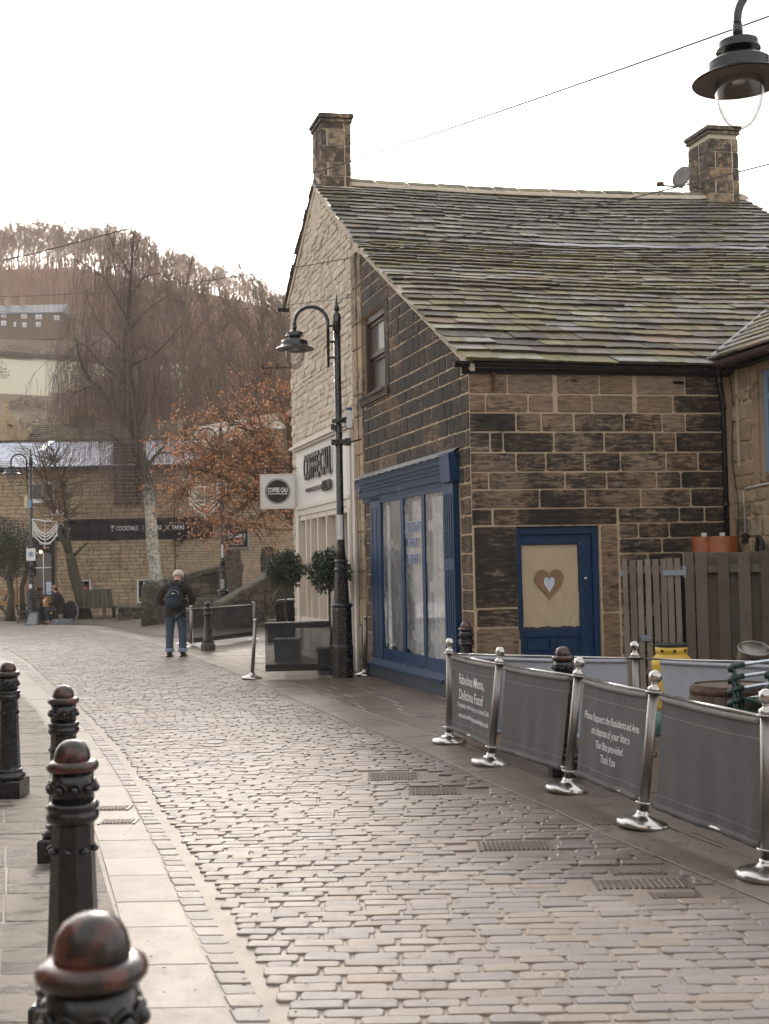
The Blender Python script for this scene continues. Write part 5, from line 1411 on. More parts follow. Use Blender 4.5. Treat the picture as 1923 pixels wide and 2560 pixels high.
# Christmas garlands on the two farther lamps
def garland(lo, sgn, label, z0_=3.55, star=True, W=.95):
    e_ = empty('light_garland', (lo.x, lo.y, z0_), label, 'decoration', 'hanging garlands')
    b = MB(); x0, x1 = lo.x+sgn*.06, lo.x+sgn*W; y_ = lo.y-.05; r_ = random.Random(3)
    def strand(p, q, sag_, rad=.020, m=26):
        pts = []
        for k in range(m+1):
            t = k/m; pts.append(Vector((lerp(p[0], q[0], t)+r_.uniform(-.012, .012), y_+r_.uniform(-.02, .02), lerp(p[1], q[1], t)-sag_*4*t*(1-t)+r_.uniform(-.012, .012))))
        b.tube(pts, rad, 5)
    strand((x0, z0_+.10), (x1, z0_), .03); strand((x0, z0_+.1), (x0+.02, z0_-.55), .0, .014); strand((x1, z0_), (x1, z0_-.55), 0, .014)
    for dz, s_ in ((.0, .42), (-.12, .40), (-.25, .38), (-.42, .36)): strand((x0+.04, z0_+dz), (x1, z0_+dz-.02), s_)
    strand(((x0+x1)/2, z0_+.05), ((x0+x1)/2, z0_-.95), .0, .010)
    b.build('garland_strands', M_tinsel, e_)
    if star:
        b = MB(); cx, cz = x1+.02, z0_+.06; pts = []
        for k in range(17):
            a = 2*PI*k/16; rr = .34 if k % 2 == 0 else .15; pts.append((cx+rr*math.sin(a), y_-.02, cz+rr*math.cos(a)))
        b.tube(pts, .012, 5); b.build('star_outline', M_tinsel, e_)
        b = MB()
        for k in range(160):
            a = r_.uniform(0, 2*PI); rr = .19*math.sqrt(r_.random()); p = Vector((cx+rr*math.sin(a), y_-.02+r_.uniform(-.04, .04), cz+rr*math.cos(a)))
            d_ = Vector((r_.uniform(-1, 1), r_.uniform(-1, 1), r_.uniform(-1, 1)))*.05; b.add([p, p+d_, p+Vector((d_.z, d_.x, d_.y))], [(0, 1, 2)])
        b.build('star_tinsel', M_gold, e_, kind='stuff')
    return e_
garland(l3, 1, 'white swagged garland with a gold star on the far left lamp', 3.62, True, .92)
garland(l2, -1, 'white swagged garland behind orange leaves on the middle lamp', 4.25, True, .95)

# ------------------------------------------------------------------ overhead wires
def wire(name, label, p, q, sag_, r=.006, m=24):
    e_ = MB(); pts = []
    for k in range(m+1):
        t = k/m; v = Vector(p).lerp(Vector(q), t); v.z -= sag_*4*t*(1-t); pts.append(v)
    e_.tube(pts, r, 4); o = e_.build(name, M_greycable, None); tag(o, label, 'wire'); o.data.materials[0] = M_cable if 'sky' in label else M_greycable; return o
wire('overhead_wire', 'long overhead wire crossing the sky above the left chimney', Ad(-60, 578, 30), Ad(1720, 14, 14), .25, .012)
wire('overhead_wire', 'second overhead wire from the hillside past the gable to the right chimney', Ad(-40, 641, 30), Ad(1720, 340, 14.5), .45, .010)
wire('overhead_wire', 'lowest overhead wire running to the gable wall below the eaves', Ad(-40, 668, 34), Vector(SW(5.3, 6.4, .05)), .25, .007)

# ------------------------------------------------------------------ barrier posts and banners
def make_post():
    r = empty('barrier_post', (0, 0, 0))
    b = MB(); b.lathe([(.168, 0), (.170, .012), (.170, .028), (.160, .036), (.095, .058), (.050, .070), (.042, .085), (.0415, .10)], 40); b.build('base', M_steel, r, smooth=True)
    b = MB(); b.lathe([(.034, .10), (.034, .905)], 24); b.build('pole', M_steelbrush, r, smooth=True)
    for z_, rr in ((.155, .056), (.885, .058)):
        b = MB(); b.lathe([(.036, z_-.006), (rr, z_-.005), (rr+.002, z_), (rr, z_+.005), (.036, z_+.006)], 28); b.build('ring', M_steel, r, smooth=True)
    b = MB(); b.lathe([(.044, .895), (.046, .905), (.040, .915), (.024, .925), (.020, .94), (.026, .950)], 24); b.build('neck', M_steel, r, smooth=True)
    b = MB(); b.ball((0, 0, .985), .045, 28, 18); b.build('ball_finial', M_steel, r, smooth=True)
    return r
post = make_post()
PB = {'A': G(1123, 1860), 'B': G(1226, 1915), 'C': G(1418, 1982), 'D': G(1605, 2070), 'E': G(1918, 2200)}
lean = {'A': (.030, .0), 'B': (.115, 0), 'C': (.125, 0), 'D': (.120, 0), 'E': (.03, 0), 'F': (.0, 0), 'H': (0, 0)}
PB['F'] = A(1590, 1700, 10.95); PB['F'].z = 0; PB['H'] = Vector((4.0, 9.7, 0))
plab = {'A': 'farthest barrier post of the front row with a ball top, nearest the blue shopfront', 'B': 'leaning ball topped barrier post right of the Fabulous Menu banner', 'C': 'leaning ball topped barrier post between the plain and the lettered grey banners',
        'D': 'leaning ball topped barrier post right of the Please Respect banner', 'E': 'barrier post at the right edge of the picture', 'F': 'ball topped post between the two pale banners at the back', 'H': 'back row barrier post beyond the right edge'}
tops = {}
for i, k in enumerate('ABCDEFH'):
    o = post if i == 0 else copy_tree(post); q = PB[k]; lx_, ly_ = lean[k]
    o.location = (q.x, q.y, .014)
    o.rotation_euler = (-ly_, math.atan(lx_), 0) if lx_ or ly_ else (0, 0, 0)
    tag(o, plab[k], 'barrier post', 'steel barrier posts'); tops[k] = Vector((q.x+lx_*.9, q.y, 0)); 
def basept(k, z): q = PB[k]; return Vector((q.x+lean[k][0]*z, q.y, z))
def banner(k0, k1, label, light=False, lines=None, seed=0, gap=(.05, .06), bot=.13, phase=0.0):
    r_ = random.Random(seed)
    e_ = empty('banner', basept(k0, 0), label, 'banner', 'barrier banners')
    zt, zb_ = .878, bot
    def S(u, v, o=0.0):
        uu = lerp(gap[0], 1-gap[1], u)
        T0, T1 = basept(k0, zt), basept(k1, zt); B0, B1 = basept(k0, zb_), basept(k1, zb_)
        top = T0.lerp(T1, uu); ub = lerp(gap[0]+.03, 1-gap[1]+.0, u); Bv = B0.lerp(B1, ub)
        p = Bv.lerp(top, v); d_ = (T1-T0); n_ = Vector((-d_.y, d_.x, 0)).normalized()
        if n_.y > 0: n_ = -n_
        fold = (.010*math.sin(u*9+phase+v*2)+.006*math.sin(u*23+phase*2+v*1.2))*(1-v*.75)*4*u*(1-u)*1.2
        fold += .012*math.exp(-((u-.93)/.06)**2)*(1-v)+.010*math.exp(-((u-.05)/.05)**2)*(1-v)
        sg = -.012*4*u*(1-u)*v
        p = p+n_*(fold+o+.0); p.z += sg; return p
    def SS(u0, u1, v0, v1, o, nu=34, nv=18):
        b = MB(); b.grid(lambda u, v: S(lerp(u0, u1, u), lerp(v0, v1, v), o), nu, nv); b.grid(lambda u, v: S(lerp(u1, u0, u), lerp(v0, v1, v), o-.002), nu, nv); return b
    SS(0, 1, .085, .955, 0).build('mesh_sheet', M_bannerb if light else M_banner, e_, smooth=True)
    hm = M_hemb if light else M_hem
    b = MB(); n = 30; b.tube([S(i/n, .975) for i in range(n+1)], .020, 10); b.build('top_hem', hm, e_, smooth=True)
    b = SS(0, 1, .835, .846, .0015, 34, 1); b.build('top_seam', hm, e_, smooth=True)
    b = SS(0, 1, .155, .164, .0015, 34, 1); b.build('bottom_seam', hm, e_, smooth=True)
    b = MB(); b.tube([S(i/n, .06) for i in range(n+1)], .024, 10); b.build('bottom_hem', M_banner if not light else hm, e_, smooth=True)
    b = MB(); b.tube([basept(k0, .885), basept(k1, .885)], .010, 8); b.build('top_rail', M_steel, e_, smooth=True)
    b = MB(); b.tube([S(-.035, .06), S(1.035, .06)], .013, 8); b.build('bottom_rail', M_steel, e_, smooth=True)
    if lines:
        W_ = (basept(k1, .5)-basept(k0, .5)).length*(1-gap[0]-gap[1]); H_ = zt-zb_
        for (txt, u, v, w, sz, bold) in lines:
            b = MB(); put_text(b, txt, lambda a, c_, o: tuple(S(a/W_, c_/H_, .0035)), u*W_, v*H_, 0, w*W_, sz, bold); b.build('lettering', M_whiteletter, e_)
banner('A', 'B', 'dark grey banner lettered Fabulous Menu, Delicious Food', lines=[('Fabulous Menu,', .47, .725, .58, .135, .012), ('Delicious Food', .47, .53, .56, .135, .012), ('Completely made here by our talented Chefs', .53, .40, .76, .062, .01), ('www.shoulderofmuttonhebden.co.uk', .55, .27, .74, .062, .015)], seed=1, gap=(.05, .02), phase=.4)
banner('B', 'C', 'plain dark grey banner between the leaning barrier posts', seed=2, phase=2.0, gap=(.09, .09))
banner('C', 'D', 'dark grey banner lettered Please Respect the Residents and Area', lines=[('Please Respect the Residents and Area', .50, .66, .86, .080, .008), ('and dispose of your litter in', .50, .535, .60, .080, .008), ('The Bins provided.', .50, .41, .40, .080, .008), ('Thank You', .50, .29, .225, .080, .008)], seed=3, phase=3.6, gap=(.09, .06))
banner('D', 'E', 'plain dark grey banner at the right edge, largest of the row', seed=4, phase=5.0, gap=(.09, .03))
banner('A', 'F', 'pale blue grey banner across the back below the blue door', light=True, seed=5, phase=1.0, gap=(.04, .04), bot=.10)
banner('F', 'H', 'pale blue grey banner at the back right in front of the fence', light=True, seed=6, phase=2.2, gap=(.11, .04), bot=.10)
# the farther barriers by the coffee shop: lower mesh screens
cp = {'a': G(630, 1701), 'b': G(478, 1621), 'c': G(462, 1614), 'd': G(865, 1603), 'w': Vector((-.05, 19.1, 0))}
PB.update({'a': G(630, 1699), 'b': G(478, 1621), 'c': G(455, 1613), 'd': G(862*1.0, 1602)})
PB['d'] = G(1157*.0+ 864*.0+ 747*K*.0+ 0, 1) if False else G(872, 1602)
PB['d'] = G(633*1.0+231, 1602) if False else G(635, 1602)
PB['e'] = Vector((lx0.x-.2, lx0.y+.1, 0)); PB['w'] = Vector((lx0.x+.35, lx0.y+.2, 0))
for k, ln_ in (('a', .075), ('b', .01), ('c', .0), ('d', .0), ('e', 0), ('w', .03)): lean[k] = (ln_, 0)
pl2 = {'a': 'leaning post with a flat top at the edge of the cobbles by the coffee shop', 'b': 'thin steel post beside the walking man', 'c': 'second thin steel post just behind the one by the walking man', 'd': 'steel post at the far end of the see-through screen by the planter box', 'w': 'thin steel post leaning on the wall behind the nearer lamp'}
def cafe_post():
    r = empty('cafe_barrier_post', (0, 0, 0))
    b = MB(); b.lathe([(.17, 0), (.17, .025), (.155, .035), (.06, .06), (.042, .085), (.040, .10)], 28); b.build('base', M_steel, r, smooth=True)
    b = MB(); b.lathe([(.030, .10), (.030, .93)], 16); b.build('pole', M_steelbrush, r, smooth=True)
    b = MB(); b.lathe([(.034, .925), (.036, .945), (.030, .958), (.001, .965)], 16); b.build('cap', M_steel, r, smooth=True)
    return r
cpo = cafe_post(); 
for i, k in enumerate(('a', 'b', 'c', 'd', 'w')):
    o = cpo if i == 0 else copy_tree(cpo); q = PB[k]; o.location = (q.x, q.y, .012); o.rotation_euler = (0, math.atan(lean[k][0]), 0); tag(o, pl2[k], 'barrier post', 'flat topped barrier posts')
def screen(p0, p1, label, zt=.90, zb_=.14):
    e_ = empty('mesh_screen', (p0[0], p0[1], 0), label, 'screen', 'see-through screens')
    b = MB(); b.grid(lambda u, v: (lerp(p0[0], p1[0], u), lerp(p0[1], p1[1], u)+.01*math.sin(u*7), lerp(zb_, zt, v)), 12, 4); b.build('mesh_sheet', M_mesh, e_, smooth=True)
    for z_ in (zt, zb_): b = MB(); b.tube([(p0[0], p0[1], z_), (p1[0], p1[1], z_)], .014 if z_ == zt else .018, 8); b.build('rail', M_steelbrush if z_ == zt else M_rubber, e_, smooth=True)
    for z0_, z1_ in ((zt-.09, zt-.015), (zb_+.02, zb_+.09)): b = MB(); b.grid(lambda u, v: (lerp(p0[0], p1[0], u), lerp(p0[1], p1[1], u)-.004+.01*math.sin(u*7), lerp(z0_, z1_, v)), 12, 1); b.build('hem', M_rubber, e_)
pa, pe = PB['a'], PB['e']
sc0 = A(668, 1600, 19.25); screen((pa.x+.22, pa.y+.0), (pe.x, pe.y), 'dark see-through screen between the leaning post and the nearer lamp')
screen((PB['b'].x+.05, PB['b'].y), (PB['d'].x, PB['d'].y), 'dark see-through screen behind the black bollard')
screen((PB['c'].x, PB['c'].y), (PB['b'].x, PB['b'].y), 'short see-through screen end-on beside the walking man')

# ------------------------------------------------------------------ cafe yard: barrels, keg, chairs, fence
q = A(1668, 1732, 10.3)
def barrel(loc, label, cat='barrel', R0=.36, Hh=.80, m=M_barrel, nst=22, name='oak_barrel'):
    e_ = empty(name, loc, label, cat); prof = lambda z: R0*(.84+.16*math.sin(PI*min(max(z/Hh, 0), 1)))
    for k in range(nst):
        a0, a1 = 2*PI*k/nst+.008, 2*PI*(k+1)/nst-.008; s = MB(); vs = []; rr = (rn.random(), rn.random(), rn.random())
        for j in range(9):
            z_ = Hh*j/8; r_ = prof(z_)
            for a, d_ in ((a0, 0), ((a0+a1)/2, .004), (a1, 0), (a1, -.02), (a0, -.02)): vs.append((loc[0]+(r_+d_)*math.cos(a), loc[1]+(r_+d_)*math.sin(a), loc[2]+z_))
        fs = [(0, 1, 2, 3, 4)]
        for j in range(8):
            for i in range(5): fs.append((j*5+i, j*5+(i+1) % 5, (j+1)*5+(i+1) % 5, (j+1)*5+i))
        fs.append((44, 43, 42, 41, 40)); s.add(vs, fs, rr); s.build('stave', m, e_)
    for z_ in (.05, .20, .60, .75):
        s = MB(); z_ = z_*Hh/.8; s.lathe([(prof(z_)+.003, z_-.022), (prof(z_)+.009, z_-.02), (prof(z_)+.009, z_+.02), (prof(z_)+.003, z_+.022)], 36, loc); s.build('hoop', M_rust, e_, smooth=True)
    s = MB(); s.lathe([(.001, Hh-.012), (prof(Hh)-.012, Hh-.012), (prof(Hh)-.012, Hh-.04)], 30, loc); s.build('barrel_head', m, e_)
    return e_
barrel((2.64, 9.25, .012), 'dark oak barrel table standing inside the barrier enclosure')
yb = A(1678, 1612, 12.2)
e_ = empty('yellow_keg', (yb.x, 12.2, .01), 'yellow plastic drum with a black lid and green foot behind the back banner', 'drum')
b = MB(); b.M = Matrix.Translation((yb.x, 12.2, .012)) @ Matrix.Diagonal((.78, .78, .87, 1)); b.lathe([(.22, .0), (.25, .02), (.25, .30)], 28); b.build('green_foot', M_green, e_, smooth=True)
b = MB(); b.M = Matrix.Translation((yb.x, 12.2, .012)) @ Matrix.Diagonal((.78, .78, .87, 1)); b.lathe([(.25, .30), (.262, .34), (.262, .72), (.25, .76), (.262, .80), (.262, .84), (.245, .88), (.20, .93), (.195, .945), (.205, .955), (.205, 1.03)], 32); b.build('drum_body', M_yellow, e_, smooth=True)
b = MB(); b.M = Matrix.Translation((yb.x, 12.2, .012)) @ Matrix.Diagonal((.78, .78, .87, 1)); b.lathe([(.208, 1.02), (.21, 1.045), (.20, 1.055), (.001, 1.055)], 32); b.build('lid', M_rubber, e_)
for k in range(3): b = MB(); a = -2.4+.8*k; b.box(yb.x+.16*math.cos(a)-.012, yb.x+.16*math.cos(a)+.012, 12.2+.16*math.sin(a)-.012, 12.2+.16*math.sin(a)+.012, .85, .875); b.build('lid_lug', M_rubber, e_)
kq = A(1885, 1635, 11.2)
e_ = empty('steel_keg', (kq.x, 11.2, .01), 'round steel keg top with rubbish in it, behind the banner at the right', 'keg')
b = MB(); b.M = Matrix.Translation((kq.x, 11.2, -.02)) @ Matrix.Translation((0, 0, .93)) @ Matrix.Rotation(R(24), 4, 'X') @ Matrix.Diagonal((.72, .72, 1, 1)) @ Matrix.Translation((0, 0, -.93)); b.lathe([(.15, .02), (.17, .05), (.18, .30), (.20, .74), (.20, .93), (.205, .95), (.205, .965), (.196, .968), (.190, .96), (.184, .86), (.001, .85)], 36); b.build('keg_body', M_steelbrush, e_, smooth=True)
b = MB()
for k in range(9): a = rn.uniform(0, 6.3); rr = rn.uniform(0, .07); p = Vector((kq.x+.03+rr*math.cos(a), 11.2+rr*math.sin(a), .862+.3*rr*math.sin(a))); b.fbox(lambda x, y, z: (p.x+x*math.cos(k)-y*math.sin(k), p.y+x*math.sin(k)+y*math.cos(k), p.z+z), -.04, .04, -.025, .025, 0, .02, .006)
b.build('litter', M_quoin, e_, kind='stuff')

# stacked garden chairs at the right edge
def chair_mesh():
    r = empty('stacking_chair', (0, 0, 0))
    for sx in (-.27, .27):
        b = MB(); b.tube([(sx, .26, .40), (sx, .30, .70), (sx, .28, .86)], .013, 8); b.build('back_post', M_alu, r, smooth=True)
        b = MB(); b.tube([(sx*1.02, .27, .70), (sx*1.02, .0, .685), (sx*1.02, -.26, .66)], .014, 8); b.build('arm_tube', M_alu, r, smooth=True)
        b = MB(); b.tube([(sx*1.02, -.20, .668), (sx*1.02, -.285, .655), (sx*1.02, -.31, .64), (sx*1.02, -.30, .62)], .023, 10); b.build('arm_cap', M_dkgreen, r, smooth=True)
        b = MB(); b.tube([(sx, -.29, .64), (sx, -.22, .42), (sx*1.05, -.27, .0)], .018, 8); b.build('front_leg', M_dkgreen, r, smooth=True)
        b = MB(); b.tube([(sx, .26, .42), (sx*1.05, .33, .0)], .016, 8); b.build('rear_leg', M_alu, r, smooth=True)
    for k in range(8):
        b = MB(); y_ = -.22+.066*k; b.fbox(lambda a, c_, o: (a, c_, o), -.27, .27, y_-.026, y_+.026, .415, .430, .004); b.build('seat_slat', M_dkgreen, r)
    for k in range(5):
        b = MB(); z_ = .50+.085*k; b.fbox(lambda a, c_, o: (a, .285+o, c_), -.27, .27, z_-.032, z_+.032, 0, .014, .004); b.build('back_slat', M_dkgreen, r)
    return r
chp = chair_mesh(); stq = A(1852+15, 1700, 8.6)
cl_ = ['lowest chair of the green stack', 'second chair up in the green stack', 'third chair up in the green stack', 'topmost chair of the green stack', 'black chair of the stack behind, cut by the right edge']
for k in range(5):
    o = chp if k == 0 else copy_tree(chp)
    if k < 4: o.location = (2.86, 8.62, .07+.085*k); o.rotation_euler = (0, 0, R(-74-2*k))
    else: o.location = (3.55, 9.15, .42); o.rotation_euler = (0, 0, R(-80))
    tag(o, cl_[k]+(' at the right edge of the cafe yard' if k < 4 else ''), 'chair', 'stacked garden chairs')
# fence: gate part and hit and miss part
F0 = Vector((2.92, 15.80)); F1 = Vector((4.80, 14.95)); fd = (F1-F0); fl = fd.length; fd = fd/fl; fnn = Vector((fd.y, -fd.x))
def FF(a, z, o=0.0): p = F0+fd*a+fnn*o; return (p.x, p.y, z)
gt = empty('wooden_gate', FF(0, 0), 'narrow gate of uneven grey weathered pales beside the blue door', 'gate')
GT_W = .98; rfz = random.Random(12)
n = 10
for k in range(n):
    a0 = GT_W*k/n+rfz.uniform(.0, .012); w = rfz.uniform(.062, .088); t_ = rfz.uniform(-.02, .012); to = rfz.uniform(-.012, .012)
    b = MB(); z1_ = 1.80+to
    b.add([FF(a0, .08, .0), FF(a0+w, .08, .0), FF(a0+w+t_, z1_, .0), FF(a0+t_, z1_, .0), FF(a0, .08, .022), FF(a0+w, .08, .022), FF(a0+w+t_, z1_, .024+rfz.uniform(0, .012)), FF(a0+t_, z1_, .024)],
          [(0, 3, 2, 1), (4, 5, 6, 7), (0, 1, 5, 4), (1, 2, 6, 5), (2, 3, 7, 6), (3, 0, 4, 7)], (rfz.random(), rfz.random(), rfz.random())); b.build('pale', M_wood, gt, centre=True)
for z_ in (.35, 1.66, ): b = MB(); b.fbox(FF, 0, GT_W, z_-.045, z_+.045, -.045, -.002, .004); b.build('rail', M_wood, gt)
b = MB(); b.add([FF(.05, .42, -.02), FF(.13, .38, -.02), FF(.93, 1.60, -.02), FF(.86, 1.64, -.02), FF(.05, .42, -.045), FF(.13, .38, -.045), FF(.93, 1.60, -.045), FF(.86, 1.64, -.045)], [(0, 1, 2, 3), (7, 6, 5, 4), (0, 4, 5, 1), (2, 6, 7, 3), (1, 5, 6, 2), (0, 3, 7, 4)]); b.build('brace', M_wood, gt)
for a0, a1 in ((-.06, .22), (.72, 1.02)): b = MB(); b.fbox(FF, a0, a1, 1.58, 1.65, .026, .040, .004); b.fbox(FF, a0 if a0 < 0 else a1-.03, a0+.03 if a0 < 0 else a1, 1.55, 1.70, .02, .045, .004); b.build('hinge', M_galv, gt)
b = MB(); b.fbox(FF, .42, .56, .74, .82, .026, .05, .005); b.tube([FF(.40, .79, .05), FF(.58, .77, .05)], .010, 6); b.build('latch', M_galv, gt)
fc = empty('wooden_fence', FF(1.1, 0), 'brown board fence with boards nailed on both sides, right of the gate', 'fence')
b = MB(); b.fbox(FF, 1.00, 1.12, .0, 1.88, -.06, .04, .006); b.build('post', M_wooddark, fc)
a = 1.14; k = 0
while a < 3.4:
    w = rfz.uniform(.135, .155); fr_ = (k % 2 == 0)
    b = MB(); o0 = .03 if fr_ else -.065; b.fbox(FF, a, a+w, .05, 1.87+rfz.uniform(-.008, .008), o0, o0+.022, .003, (rfz.random()*.6, rfz.random()*.6, rfz.random())); b.build('board', M_wooddark, fc, centre=True)
    a += w+(-.01 if fr_ else -.01)+(.0); k += 1
for z_ in (.45, 1.66): b = MB(); b.fbox(FF, 1.12, 3.4, z_-.05, z_+.05, -.04, .028, .003); b.build('rail', M_wooddark, fc)
# orange drum behind the fence
oq = A(1778, 1390, 15.9); e_ = empty('orange_drum', (oq.x, 15.75, 1.2), 'pair of orange plastic drums showing above the board fence', 'drum')
for dx, r_ in ((-.12, .14), (.12, .22)):
    b = MB(); b.lathe([(r_, 0), (r_, 2.06), (r_-.015, 2.08), (.001, 2.08)], 28, (oq.x+dx, 15.85, .0)); o_ = b.build('drum_shell', M_orangepl, e_); smooth_angle(o_, 40)
    b = MB(); b.box(oq.x+dx-.03, oq.x+dx+.03, 15.75, 15.81, 2.08, 2.13); b.build('lid_clip', M_plastwhite, e_)
# dark yard behind the gate pales
b = MB(); b.fbox(FWf, 2.35, 3.2, .7, 1.6, .05, .10); b.build('stored_sheet', mat('navy tarpaulin', lambda n: {BC: (.012, .022, .04), RO: .7}), None); tag(bpy.data.objects['stored_sheet'], 'dark navy tarpaulin seen through the gate pales', 'tarpaulin')

# ------------------------------------------------------------------ topiary trees, planters
def topiary(q, zc_, rr, label, seed):
    r_ = random.Random(seed); e_ = empty('topiary_tree', (q.x, q.y, .42), label, 'topiary')
    b = MB(); b.tube([(q.x, q.y, .38), (q.x+.015, q.y, .7), (q.x-.01, q.y, 1.0), (q.x+.01, q.y, zc_)], [.022, .02, .02, .02], 8); b.build('trunk', M_bark if seed == 1 else M_bark, e_, smooth=True)
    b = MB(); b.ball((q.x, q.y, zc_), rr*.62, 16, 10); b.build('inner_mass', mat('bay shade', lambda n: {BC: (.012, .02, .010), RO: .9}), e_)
    b = MB()
    for k in range(1500):
        d_ = Vector((r_.gauss(0, 1), r_.gauss(0, 1), r_.gauss(0, 1))).normalized(); p = Vector((q.x, q.y, zc_))+d_*rr*r_.uniform(.66, 1.02)*(1+.10*math.sin(d_.x*7+d_.z*5+seed))
        t = (d_*.6+Vector((r_.gauss(0, 1), r_.gauss(0, 1), r_.gauss(0, 1)-.3)).normalized()*.9).normalized(); s_ = t.cross(Vector((r_.gauss(0, 1), r_.gauss(0, 1), r_.gauss(0, 1)))).normalized(); L_ = r_.uniform(.06, .10); w = L_*.2; c_ = t.cross(s_)*.012
        b.add([p, p+t*L_*.4+s_*w+c_, p+t*L_, p+t*L_*.4-s_*w+c_], [(0, 1, 2), (0, 2, 3)], (r_.random(), r_.random(), r_.random()))
    b.build('leaves', M_bay, e_, kind='stuff')
q1 = A(716, 1560, 23.2); topiary(q1, A(715, 1424, 23.2).z, .36, 'ball shaped bay tree on a bare stem, left of the coffee shopfront', 1)
q2 = A(826, 1560, 20.3); q2 = Vector((q2.x, 20.25, 0)); topiary(q2, A(832, 1426, 20.25).z, .35, 'ball shaped bay tree partly hidden by the nearer lamp', 2)
def planter(q, s, h, label):
    e_ = empty('planter', (q.x, q.y, .012), label, 'planter', 'square lead grey planters')
    b = MB(); t = s*1.06
    b.add([(q.x+sx*s/2, q.y+sy*s/2, .012) for sx, sy in ((-1, -1), (1, -1), (1, 1), (-1, 1))]+[(q.x+sx*t/2, q.y+sy*t/2, h) for sx, sy in ((-1, -1), (1, -1), (1, 1), (-1, 1))], [(3, 2, 1, 0), (4, 5, 6, 7), (0, 1, 5, 4), (1, 2, 6, 5), (2, 3, 7, 6), (3, 0, 4, 7)]); b.build('box', M_plantpot, e_)
    b = MB(); b.fbox(lambda a, c_, o: (q.x+a, q.y+c_, o), -t/2-.02, t/2+.02, -t/2-.02, t/2+.02, h-.03, h+.015, .008); b.fbox(lambda a, c_, o: (q.x+a, q.y+c_, o), -s/2-.015, s/2+.015, -s/2-.015, s/2+.015, .012, .05, .008); b.build('rim', M_plantpot, e_)
    b = MB(); pts = [(q.x+.13*math.cos(k*PI/12), q.y-s/2-.012, h*.5+.13*math.sin(k*PI/12)) for k in range(25)]; b.tube(pts, .006, 5)
    pts = [(q.x+(.30*s)*u, q.y-s/2-.012, h*.5+(.30*s)*v) for u, v in ((-1, -1), (1, -1), (1, 1), (-1, 1), (-1, -1))]; b.tube(pts, .005, 5); b.build('relief', M_plantpot, e_)
planter(Vector((q1.x+.02, 23.2)), .46, .42, 'square lead grey planter under the left bay tree')
planter(Vector((q2.x, 20.25)), .40, .42, 'square lead grey planter half hidden behind the nearer lamp')
# ------------------------------------------------------------------ land behind: square, bar, bridge, trees, hillside
PXS = [-2600, -400, 0, 174, 434, 620, 720, 960, 1300, 1923, 4000]; ELS = [.20, .262, .259, .256, .243, .228, .212, .185, .150, .115, .06]
def hillz(x, y):
    if y < 60: return -.12
    px = 961+3000*x/max(y, 60)
    el = interp(px, PXS, ELS)
    yy = [60, 75, 110, 135, 160, 200, 235, 290, 350, 380, 500, 900]
    g_ = [-.12, 2.0, 12.5, 18.5, 26.0, 38.0, 48.5, 70.0, 91.5, 96, 92, 60]
    z = interp(y, yy, g_)*lerp(1.0, el/.257, min(1, max(0, (y-120)/150)))
    return z+min(1, (y-60)/40)*(.5*math.sin(x*.11+y*.05)+.4*math.sin(x*.05-y*.09))
ys_ = [60+1.5*i for i in range(20)]+[90+3*i for i in range(100)]+[390+20*i for i in range(26)]
xs_ = [-3+i*.045 for i in range(0, 1)]
def landmesh(name, m, sel):
    b = MB(); nx = 110; V = {}; fs = []
    def vid(i, j):
        if (i, j) not in V:
            y = ys_[j]; x = (-.62+1.5*i/nx)*y*1.0; V[(i, j)] = len(b.v); z = hillz(x, y); b.v.append((x, y, z)); b.r.append((.5, .5, .5))
        return V[(i, j)]
    for j in range(len(ys_)-1):
        for i in range(nx):
            xm = (-.62+1.5*(i+.5)/nx)*ys_[j]; ym = (ys_[j]+ys_[j+1])/2
            if sel(xm, ym): b.f.append((vid(i, j), vid(i+1, j), vid(i+1, j+1), vid(i, j+1))); b.mi.append(0)
    return b.build(name, m, smooth=True, kind='structure')
def infield(x, y): return 158+4*math.sin(x*.13)+3*math.sin(x*.31) < y < 201+2*math.sin(x*.2) and x/y < -.10
def inwood(x, y): return y > 232 or (y > 150 and x/y > -.10)
landmesh('hill', M_hill, lambda x, y: not infield(x, y) and not inwood(x, y))
landmesh('field', M_field, infield)
landmesh('woodland_floor', M_forest, inwood)

